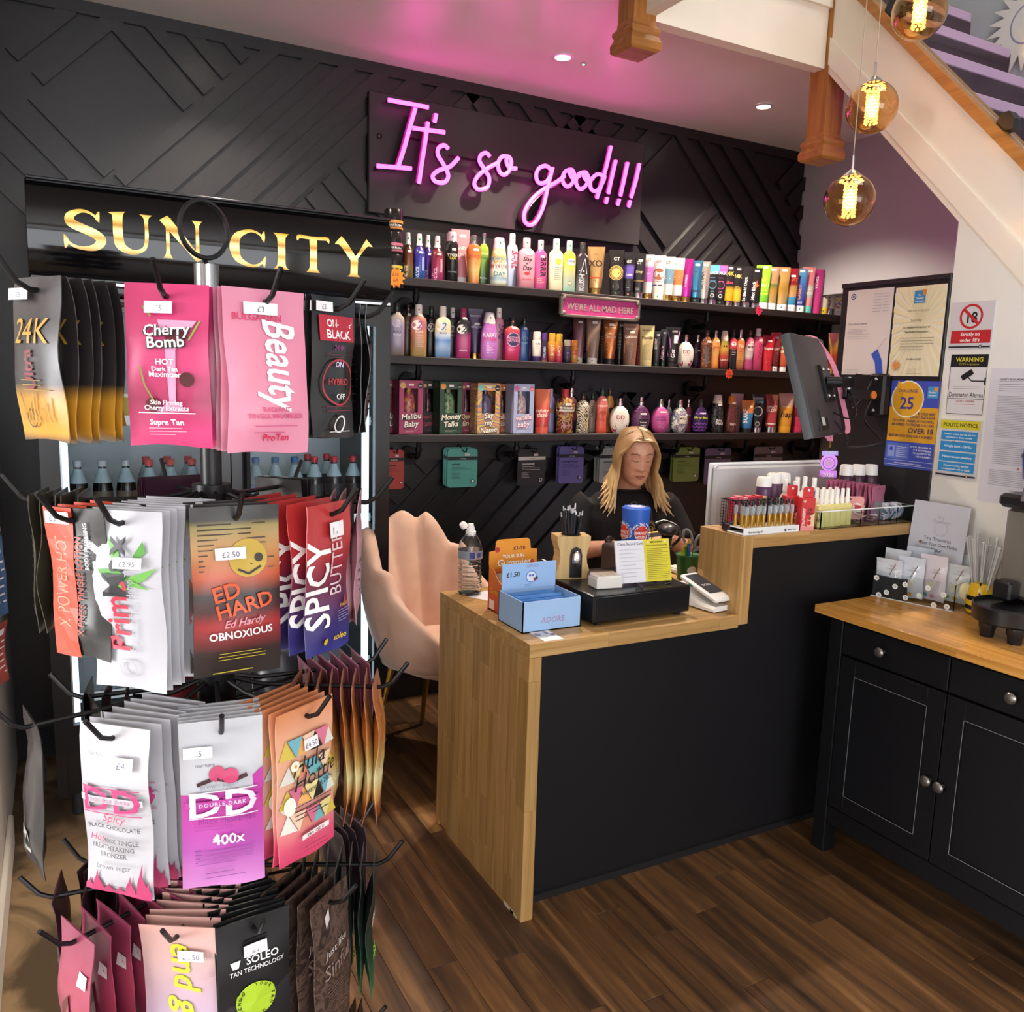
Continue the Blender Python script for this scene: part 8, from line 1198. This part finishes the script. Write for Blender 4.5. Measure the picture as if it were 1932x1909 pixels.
# white sun emblem on the upper wall
q = at(1945, 42, 'X', 3.688); o = thing('sun_emblem', 'white sun shaped emblem on the upper stair wall', 'wall emblem', q); c = MB(); P = []
for i in range(44): a = 6.2832 * i / 44; r = .125 if i % 2 else .19; P.append((r * math.cos(a + (.06 if i % 2 == 0 else 0)), r * math.sin(a + (.06 if i % 2 == 0 else 0))))
c.prism(P, lambda a, b, w_: (-w_, -a, b), .006); c.build('rays', mat('f0e6e2', .5), o, smooth=0); flat(o, 'swirl', [('r', .5, .5, .34, .03, '9a9ab8'), ('t', 'S', .5, .62, .34, '9a9ab8', {})], .25, .25, lambda x, z, e: (-.006 - e, -x, z - .125))
# ================================================================ pink shell chair behind the counter
VEL = NT('blush_velvet', .85, .3); mpv = VEL.coord('Object'); nv_ = VEL.n('TexNoise'); nv_.inputs['Scale'].default_value = 12; VEL.l(mpv, 'Vector', nv_, 'Vector'); rv = VEL.ramp([(.3, 'd3ab95'), (.7, 'ddb8a4')]); VEL.l(nv_, 'Fac', rv, 'Fac'); VEL.l(rv, 'Color', VEL.b, 'Base Color'); VEL.b.inputs['Sheen Weight'].default_value = .35; VEL.b.inputs['Sheen Roughness'].default_value = .4; VELM = VEL.m
ch = thing('shell_chair', 'blush pink velvet shell back chair on slim gold legs', 'chair', (1.30, 2.93, 0), math.radians(-52)); N = 90; R1 = .275
def shell_pt(t, k, side):   # t -1..1 round the back (0 = middle of the back), k 0..1 bottom to top, side +1 outside
    a = t * math.radians(128); at_ = abs(t); zt3 = .895 - .40 * max(0, (at_ - .36) / .64) ** .9; sc = .040 * abs(math.sin(t * math.pi * 5 + math.pi / 2)) if at_ < .62 else 0; ztop = zt3 + sc; zb3 = .40 + .02 * at_
    lean = .05 * k * (1 - at_ * .6); r = (R1 - .05 * (1 - k) ** 2) + lean + side * (.022 + .016 * math.sin(math.pi * min(1, max(.02, k)))) * (1.15 - .35 * k); rib = .012 * abs(math.sin(t * math.pi * 5 + math.pi / 2)) * (side < 0); r -= rib
    return (-math.cos(a) * r * 1.02, -math.sin(a) * r, zb3 + (ztop - zb3) * k)
rg = []
K = 9
for i in range(N + 1):
    t = -1 + 2 * i / N; col = [shell_pt(t, k / K, 1) for k in range(K + 1)] + [tuple((Vector(shell_pt(t, 1, 1)) + Vector(shell_pt(t, 1, -1))) / 2 + Vector((0, 0, .012)))] + [shell_pt(t, k / K, -1) for k in range(K, -1, -1)]; rg.append(col)
c = MB(); c.loft(rg); c.build('shell', VELM, ch, smooth=70)
MB().loft([[(x * .25 + .03, y * .235, z) for x, y in [(math.cos(6.2832 * i / 32), math.sin(6.2832 * i / 32)) for i in range(32)]] if s_ == 1 else [(x * .25 * s_ + .03, y * .235 * s_, z) for x, y in [(math.cos(6.2832 * i / 32), math.sin(6.2832 * i / 32)) for i in range(32)]] for s_, z in ((.86, .385), (.98, .40), (1.02, .44), (.98, .47), (.80, .485))]).build('seat_cushion', VELM, ch, smooth=70)
for sx2 in (-1, 1):
    for sy2 in (-1, 1): MB().tube([(sx2 * .15, sy2 * .15, .40), (sx2 * .22, sy2 * .21, 0.001)], [.016, .009], 12).build('leg', mat('b08a3c', .3, .9, name='brushed_gold'), ch)
# ================================================================ the woman seated behind the counter
SKIN = NT('skin', .48, .4); mps = SKIN.coord('Object'); ns = SKIN.n('TexNoise'); ns.inputs['Scale'].default_value = 28; SKIN.l(mps, 'Vector', ns, 'Vector'); rs = SKIN.ramp([(.3, 'c08a72'), (.7, 'cf9c84')]); SKIN.l(ns, 'Fac', rs, 'Fac'); SKIN.l(rs, 'Color', SKIN.b, 'Base Color'); SKIN.b.inputs['Subsurface Weight'].default_value = .08; SKIN.b.inputs['Subsurface Radius'].default_value = (.01, .004, .002)
hp_ = at(1211, 858, 'Y', 2.72); PER = thing('person', 'woman with long blonde hair in a black t-shirt looking down', 'person', (hp_.x, 2.81, 0), math.radians(-18)); HZ = hp_.z - .005
HC = Vector((0.0, -.095, HZ)); TILT = math.radians(17)
HS = [(-.118, .020, .070, -.040), (-.110, .036, .084, -.022), (-.095, .050, .091, .004), (-.07, .060, .092, .034), (-.04, .063, .0915, .062), (-.01, .068, .091, .082), (.02, .071, .090, .094), (.05, .0715, .087, .097), (.078, .064, .073, .086), (.098, .049, .052, .066), (.111, .030, .027, .040), (.117, .010, .006, .012)]
def hrow(z):
    for a, b in zip(HS, HS[1:]):
        if z <= b[0]: k = max(0, (z - a[0]) / (b[0] - a[0])); return [a[i] + (b[i] - a[i]) * k for i in (1, 2, 3)]
    return HS[-1][1:]
G = lambda d, s_: math.exp(-(d / s_) ** 2)
def bump(x, z):
    b = 0; t = max(0, min(1, (.034 - z) / .062)); b += (.004 + .018 * t ** 1.4) * G(x, .0075 + .0055 * t) * (1 if -.026 < z < .034 else G(z + .026 if z < 0 else z - .034, .007)); b += .006 * (G(x - .012, .007) + G(x + .012, .007)) * G(z + .024, .008)
    for s_ in (-1, 1): b += -.0095 * G(x - s_ * .030, .015) * G(z - .022, .012) + .0065 * G(x - s_ * .031, .0125) * G(z - .018, .008) + .0030 * G(x - s_ * .030, .02) * G(z - .041, .007) + .0035 * G(x - s_ * .040, .018) * G(z + .018, .02)
    b += .0055 * G(x, .019) * (G(z + .052, .0055) + 1.15 * G(z + .0645, .0062)) - .0035 * G(x, .018) * G(z + .0582, .0025) + .004 * G(x, .018) * G(z + .098, .012) - .003 * G(x, .02) * G(z + .077, .006); return b
def tiltp(p): x, y, z = (q * .90 for q in p); return (HC.x + x, HC.y + y * math.cos(TILT) + z * -math.sin(TILT), HC.z + y * math.sin(TILT) + z * math.cos(TILT))
def hpt(x, z, e=0):     # front surface of the face at (x, z)
    a, f, b = hrow(z); u = min(.98, abs(x) / a); y = -(f * (1 - u ** 2.3) ** (1 / 2.3)) ; return tiltp((x, y - bump(x, z) - e, z))
head = MB(); rg = []; NR = 56
for j in range(61):
    z = -.118 + .235 * j / 60; a, f, b = hrow(z); row = []
    for i in range(NR):
        t = 2 * math.pi * i / NR; c_, s_ = math.cos(t), math.sin(t); x = math.copysign(abs(c_) ** (2 / 2.3), c_) * a
        y = -math.copysign(abs(s_) ** (2 / 2.3), s_) * (f if s_ > 0 else b)
        if s_ > 0.05: y -= bump(x, z) * min(1, s_ * 2.2)
        row.append(tiltp((x, y, z)))
    rg.append(row)
head.loft(rg)
for s_ in (-1, 1): head.sph(tiltp((s_ * .071, .010, .008)), .022, 12, 8, None, (.42, .75, 1.35))
def ell(c_, rx, ry, n=20, tl=0.0): return [(c_[0] + rx * math.cos(6.2832 * i / n), c_[1] + ry * math.sin(6.2832 * i / n), c_[2] - tl * ry * math.sin(6.2832 * i / n)) for i in range(n)]
TOR = [((0, .03, .46), .165, .13), ((0, .03, .52), .178, .135), ((0, .02, .62), .150, .112), ((0, .0, .74), .145, .110), ((0, -.012, .86), .160, .122), ((0, -.012, .95), .166, .118), ((0, -.005, 1.01), .160, .095), ((0, .0, 1.045), .118, .075), ((0, -.004, 1.065), .066, .060)]
def torso(mb, g=0.0, top=None):
    mb.loft([ell(c_, rx + g, ry + g, 24) for c_, rx, ry in TOR[:top]])
neck_t = Vector(tiltp((0, .045, -.06))); zsh = 1.012
ARMS = {-1: [(-.150, .0, zsh), (-.178, .0, zsh - .035), (-.215, -.035, .90), (-.232, -.075, .835), (-.205, -.140, .838), (-.150, -.205, .858), (-.112, -.245, .872)], 1: [(.150, .0, zsh), (.178, .0, zsh - .035), (.215, -.035, .90), (.230, -.080, .840), (.190, -.150, .850), (.135, -.210, .880), (.098, -.245, .900)]}
AR = [.048, .052, .043, .040, .037, .029, .024]
body = MB(); torso(body); body.loft([ell((0, .002, 1.03), .062, .058, 18), ell((0, -.012, 1.07), .053, .053, 18, .2), ell(tuple((Vector((0, -.012, 1.07)) + neck_t) / 2 + Vector((0, .004, 0))), .051, .055, 18, .2), ell(tuple(neck_t), .050, .056, 18, .2)]); body.add(head.v, head.f)
def fingers(mb, w_, dirv, up, side, curl):
    d, u, s2 = Vector(dirv).normalized(), Vector(up).normalized(), 0; sd2 = d.cross(u).normalized() * side; W0 = Vector(w_)
    mb.tube([W0 - d * .03, W0, W0 + d * .035, W0 + d * .075], [.024, .021, .029, .027], 12, flat=.55)
    for i, (off, L) in enumerate(((-.026, .060), (-.009, .070), (.009, .066), (.025, .052))):
        b0 = W0 + d * .075 + sd2 * off; k1 = b0 + d * L * .42; k2 = k1 + (d - u * curl).normalized() * L * .32; mb.tube([b0 - d * .02, b0, k1, k2, k2 + (d * .5 - u * curl).normalized() * L * .28], [.0085, .0088, .0082, .0076, .0062], 8)
    t0 = W0 + d * .022 - sd2 * .022; t1 = t0 + (d * .7 - sd2 * .8).normalized() * .036; mb.tube([t0 - d * .012, t0, t1, t1 + (d - sd2 * .15 - u * curl * .4).normalized() * .03], [.011, .0115, .0095, .0075], 8)
for s_, P_ in ARMS.items():
    body.tube(spl(P_, 4), [AR[min(6, i // 4)] + (AR[min(6, i // 4 + 1)] - AR[min(6, i // 4)]) * (i % 4) / 4 for i in range(25)], 16)
    fingers(body, P_[-1], (-.78 * s_, -.55, .12), (0, .25, 1), s_, .8)
for s_ in (-1, 1): body.tube([(s_ * .085, .03, .50), (s_ * .10, -.20, .50), (s_ * .10, -.40, .49), (s_ * .10, -.42, .42), (s_ * .10, -.40, .22), (s_ * .10, -.38, .07)], [.088, .078, .062, .056, .050, .036], 16); body.tube([(s_ * .10, -.36, .045), (s_ * .10, -.44, .04), (s_ * .11, -.56, .025)], [.040, .042, .026], 12)
def remeshed(mb, name, m_, vox, parent, smooth_it=3):
    o = mb.build(name + '_raw', m_, None, smooth=0); r = o.modifiers.new('r', 'REMESH'); r.mode = 'VOXEL'; r.voxel_size = vox; s_ = o.modifiers.new('s', 'SMOOTH'); s_.iterations = smooth_it; s_.factor = .5
    dg = bpy.context.evaluated_depsgraph_get(); me = bpy.data.meshes.new_from_object(o.evaluated_get(dg)); me.name = name; bpy.data.objects.remove(o); me.materials.clear(); me.materials.append(m_); me.polygons.foreach_set('use_smooth', [True] * len(me.polygons)); me.update()
    return link(name, me, parent)
bd_ = remeshed(body, 'body', SKIN.m, .0042, PER, 3)
# clothes
TEE = NT('black_cotton', .85, .25); TEE.b.inputs['Base Color'].default_value = lin('1d1c1f'); sh = MB(); sh.loft([ell(c_, rx + .012, ry + .012, 24) for c_, rx, ry in TOR[1:8]] + [ell((0, -.004, 1.060), .080, .072, 24)])
for s_, P_ in ARMS.items(): pts = spl(P_, 4)[:12]; sh.tube(pts, [.060, .062, .064, .066, .067, .066, .065, .064, .063, .063, .063, .064], 16)
shirt = remeshed(sh, 'tshirt', TEE.m, .006, PER, 4)
MB().tube(ell((0, -.004, 1.064), .074, .067, 28), .006, 8, closed=True).build('neckband', TEE.m, shirt)
tr_ = MB(); tr_.loft([ell((0, .03, .455), .172, .137, 20), ell((0, .03, .50), .186, .145, 20), ell((0, .025, .58), .17, .13, 20)])
for s_ in (-1, 1): tr_.tube([(s_ * .085, .03, .50), (s_ * .10, -.20, .50), (s_ * .10, -.40, .49), (s_ * .10, -.425, .42), (s_ * .10, -.40, .22), (s_ * .10, -.385, .08)], [.098, .088, .074, .068, .064, .060], 16)
remeshed(tr_, 'trousers', TEE.m, .010, PER, 4)
for s_ in (-1, 1): MB().tube([(s_ * .10, -.34, .045), (s_ * .10, -.44, .045), (s_ * .11, -.57, .030)], [.046, .049, .034], 14).build('shoe', mat('232124', .6), PER)
cf2 = lambda x, z, e: (x, -.135 - e - .03 * (1 - (x / .09) ** 2) * 0, z)
sg = [('p', [(.5 + .30 * math.cos(a), .75 - .55 * math.sin(a)), (.5 + .46 * math.cos(a + .07), .75 - .85 * math.sin(a + .07)), (.5 + .30 * math.cos(a + .14), .75 - .55 * math.sin(a + .14))], 'c8a862') for a in [.05 + .2 * i for i in range(16)]] + [('r', .5, .72, .25, .04, 'c8a862'), ('t', 'SUN', .5, .80, .25, 'c8a862', {}), ('t', 'CITY', .5, .98, .2, 'c8a862', {})]
def shirt_front(x, z, e): u = min(.95, abs(x + .06) / .178); return (x + .06, -.012 - .132 * math.sqrt(1 - u * u) - .004 - e, .905 + z)
decor(sg, shirt_front, .058, .05, base=.003).build('chest_emblem', None, shirt, smooth=0)
# face details laid on the skin
def face(ops, name, M_=None): decor(ops, lambda x, z, e: hpt(x, z - .118, e), .15, .236, base=.0030, res=10).build(name, None, PER, smooth=0)
U = lambda x: .5 + x / .15; V2 = lambda z: 1 - (z + .118) / .236
lipc = mat('a8685e', .4); LPU = [(-.024, -.0575), (-.014, -.052), (-.005, -.0492), (0, -.0508), (.005, -.0492), (.014, -.052), (.024, -.0575), (.012, -.0584), (0, -.0590), (-.012, -.0584)]; LPD = [(-.022, -.0586), (-.011, -.0598), (0, -.0603), (.011, -.0598), (.022, -.0586), (.014, -.0665), (0, -.0705), (-.014, -.0665)]
face([('p', [(U(x), V2(z)) for x, z in LPU], lipc), ('p', [(U(x), V2(z)) for x, z in LPD], lipc), ('l', [(U(-.024), V2(-.058)), (U(-.01), V2(-.0592)), (U(.01), V2(-.0592)), (U(.024), V2(-.058))], .012, mat('6a3a36', .6))], 'lips')
for s_, nm in ((-1, 'right'), (1, 'left')):
    face([('l', [(U(s_ * .014), V2(.040)), (U(s_ * .026), V2(.0455)), (U(s_ * .040), V2(.0425)), (U(s_ * .049), V2(.036))], .030, mat('7a5238', .7))], 'eyebrow')
    face([('l', [(U(s_ * .017), V2(.0125)), (U(s_ * .024), V2(.0098)), (U(s_ * .033), V2(.0094)), (U(s_ * .043), V2(.0135))], .016, mat('2a1c18', .7)), ('l', [(U(s_ * .018), V2(.0225)), (U(s_ * .031), V2(.0255)), (U(s_ * .043), V2(.021))], .008, mat('9a6450', .7))], 'eyelashes')
# long hair, parted in the middle: locks from the parting over the head and down
HAIR = NT('blonde_hair', .42, .45); c0 = HAIR.n('TexCoord'); sp0 = HAIR.n('SeparateXYZ'); HAIR.l(c0, 'Generated', sp0, 'Vector'); rh = HAIR.ramp([(0, 'e6cfa4'), (.35, 'd8bb88'), (.62, 'a98a5e'), (.85, '8f7048'), (1, '86683f')]); HAIR.l(sp0, 'Z', rh, 'Fac'); HAIR.l(rh, 'Color', HAIR.b, 'Base Color')
hr = MB(); rr2 = random.Random(3)
def scalp(t, az, lift):   # t 0..1 from the crown line down the side; az position along the parting front (-1) to back (1)
    return None
for s_ in (-1, 1):
    for layer in range(2):
        for i in range(26):
            k = i / 25; y0 = -.062 + .155 * k; a, f, b = hrow(.108); zt0 = .119 - .055 * max(0, (-y0 - .02) / .06) ** 2 - .05 * max(0, (y0 - .03) / .07) ** 2 + .002 * layer
            P_ = [(s_ * .002, y0, zt0)]; ang = k
            # over the side of the head: keep just outside the skull, sweeping away from the face
            for zz, ex, fy in ((.095, .048, .92), (.065, .073, .88), (.030, .083, .84), (-.015, .087, .84), (-.06, .086, .86)):
                yy = (-.066 + .158 * k) * fy + .010 * (zz < .05) ; yy = max(yy, -.048 if zz < .02 else -.060); w0 = ex * math.sqrt(max(.05, 1 - (max(0, yy) / .112) ** 2)) if yy > 0 else ex * (1 - .20 * (abs(yy) / .06) ** 2 * (zz > .06)); P_.append((s_ * (w0 + .003 * layer + rr2.uniform(-.002, .002)), yy + rr2.uniform(-.003, .003), zz))
            V3 = [Vector(tiltp(p)) for p in P_]; e_ = V3[-1]; front = max(0, 1 - k * 2.2); L = rr2.uniform(.10, .17) * (1 if k < .6 else .9)
            out = Vector((s_ * rr2.uniform(.01, .045), -.02 * front - .01, -L)); V3 += [e_ + out * .35 + Vector((s_ * .004, -.004, 0)), e_ + out * .7, e_ + out + Vector((s_ * rr2.uniform(.0, .03), -.012, 0))]
            if V3[-1].z < 1.0 and abs(V3[-1].y) < .1: V3[-1].y -= .03 * (1 - k)
            S_ = spl(V3, 4); n_ = len(S_); hr.tube(S_, [.0085 + .006 * math.sin(math.pi * min(1, j / n_ * 1.15)) if j < n_ - 2 else .003 for j in range(n_)], 6, flat=.55)
    # back of the head
for i in range(22):
    a0 = math.pi * (i + .5) / 22; P_ = [(.004 * math.cos(a0), .03, .116)] + [(math.cos(a0) * .080 * q, .012 + math.sin(a0) * .098 * q, z) for q, z in ((.55, .108), (.86, .08), (1.0, .04), (1.02, -.02), (1.0, -.08), (.98, -.14), (1.0, -.20))]
    V3 = [Vector(tiltp(p)) for p in P_]
    for j in (-1, -2): V3[j].y = max(V3[j].y, .07)
    hr.tube(spl(V3, 4), [.016] * (4 * (len(V3) - 1)) + [.004], 6, flat=.55)
# scalp cap under the locks
cap = []
for j in range(9):
    z = .035 + .084 * j / 8; a, f, b = hrow(z); lim = -.02 - .045 * j / 8; cap.append([(x * 1.035, y, z + .002) for x, y in [(math.cos(t) * a, max(-f * .86 if z > .085 else lim, math.sin(t) * (b if math.sin(t) > 0 else f)) * 1.035) for t in [6.2832 * i / 28 for i in range(28)]]])
hr.loft([[tiltp(p) for p in row] for row in cap]); hr.build('hair', HAIR.m, PER, smooth=80)
# scrunchie, phone
w0 = Vector(ARMS[-1][-1]) + Vector((-.02, .014, -.004)); ax = Vector((.78, -.55, .12)).normalized(); uu = ax.cross(Vector((0, 0, 1))).normalized(); vv = ax.cross(uu); sc = thing('scrunchie', 'crumpled dark brown satin scrunchie on her wrist', 'hair tie', PER.matrix_basis @ w0)
sc.rotation_euler = (0, 0, math.radians(-18)); rgp = [uu * (math.cos(t) * .030) + vv * (math.sin(t) * .030) + ax * (.007 * math.sin(9 * t)) for t in [6.2832 * i / 54 for i in range(54)]]; MB().tube(rgp, [.0115 + .004 * math.sin(17 * 6.2832 * i / 54) for i in range(54)], 8, closed=True).build('band', mat('2c2320', .32, name='brown_satin'), sc)
ph = thing('phone', 'dark phone with a gold edge held in her hand', 'phone', PER.matrix_basis @ Vector((.03, -.30, .905)), math.radians(-18)); q_ = MB().rbox(-.036, .036, -.004, .004, -.036, .036, .003).build('case', mat('2a2022', .3), ph, None, (math.radians(-35), math.radians(-6), 0)); MB().rbox(-.037, .037, -.0046, -.0036, .031, .037, .0004).build('gold_edge', GOLD, ph, None, (math.radians(-35), math.radians(-6), 0))
# the stool she sits on
o = thing('desk_stool', 'round black padded stool under the seated woman', 'stool', (hp_.x + .01, 2.83, 0)); MB().lathe([(.17, .385), (.185, .40), (.185, .43), (.16, .445)], 28).build('seat', mat('1f1d20', .5), o); MB().lathe([(.025, .03), (.025, .385)], 14).build('column', CHROME, o); MB().lathe([(.22, 0), (.22, .012), (.04, .03)], 28).build('base', CHROME, o)
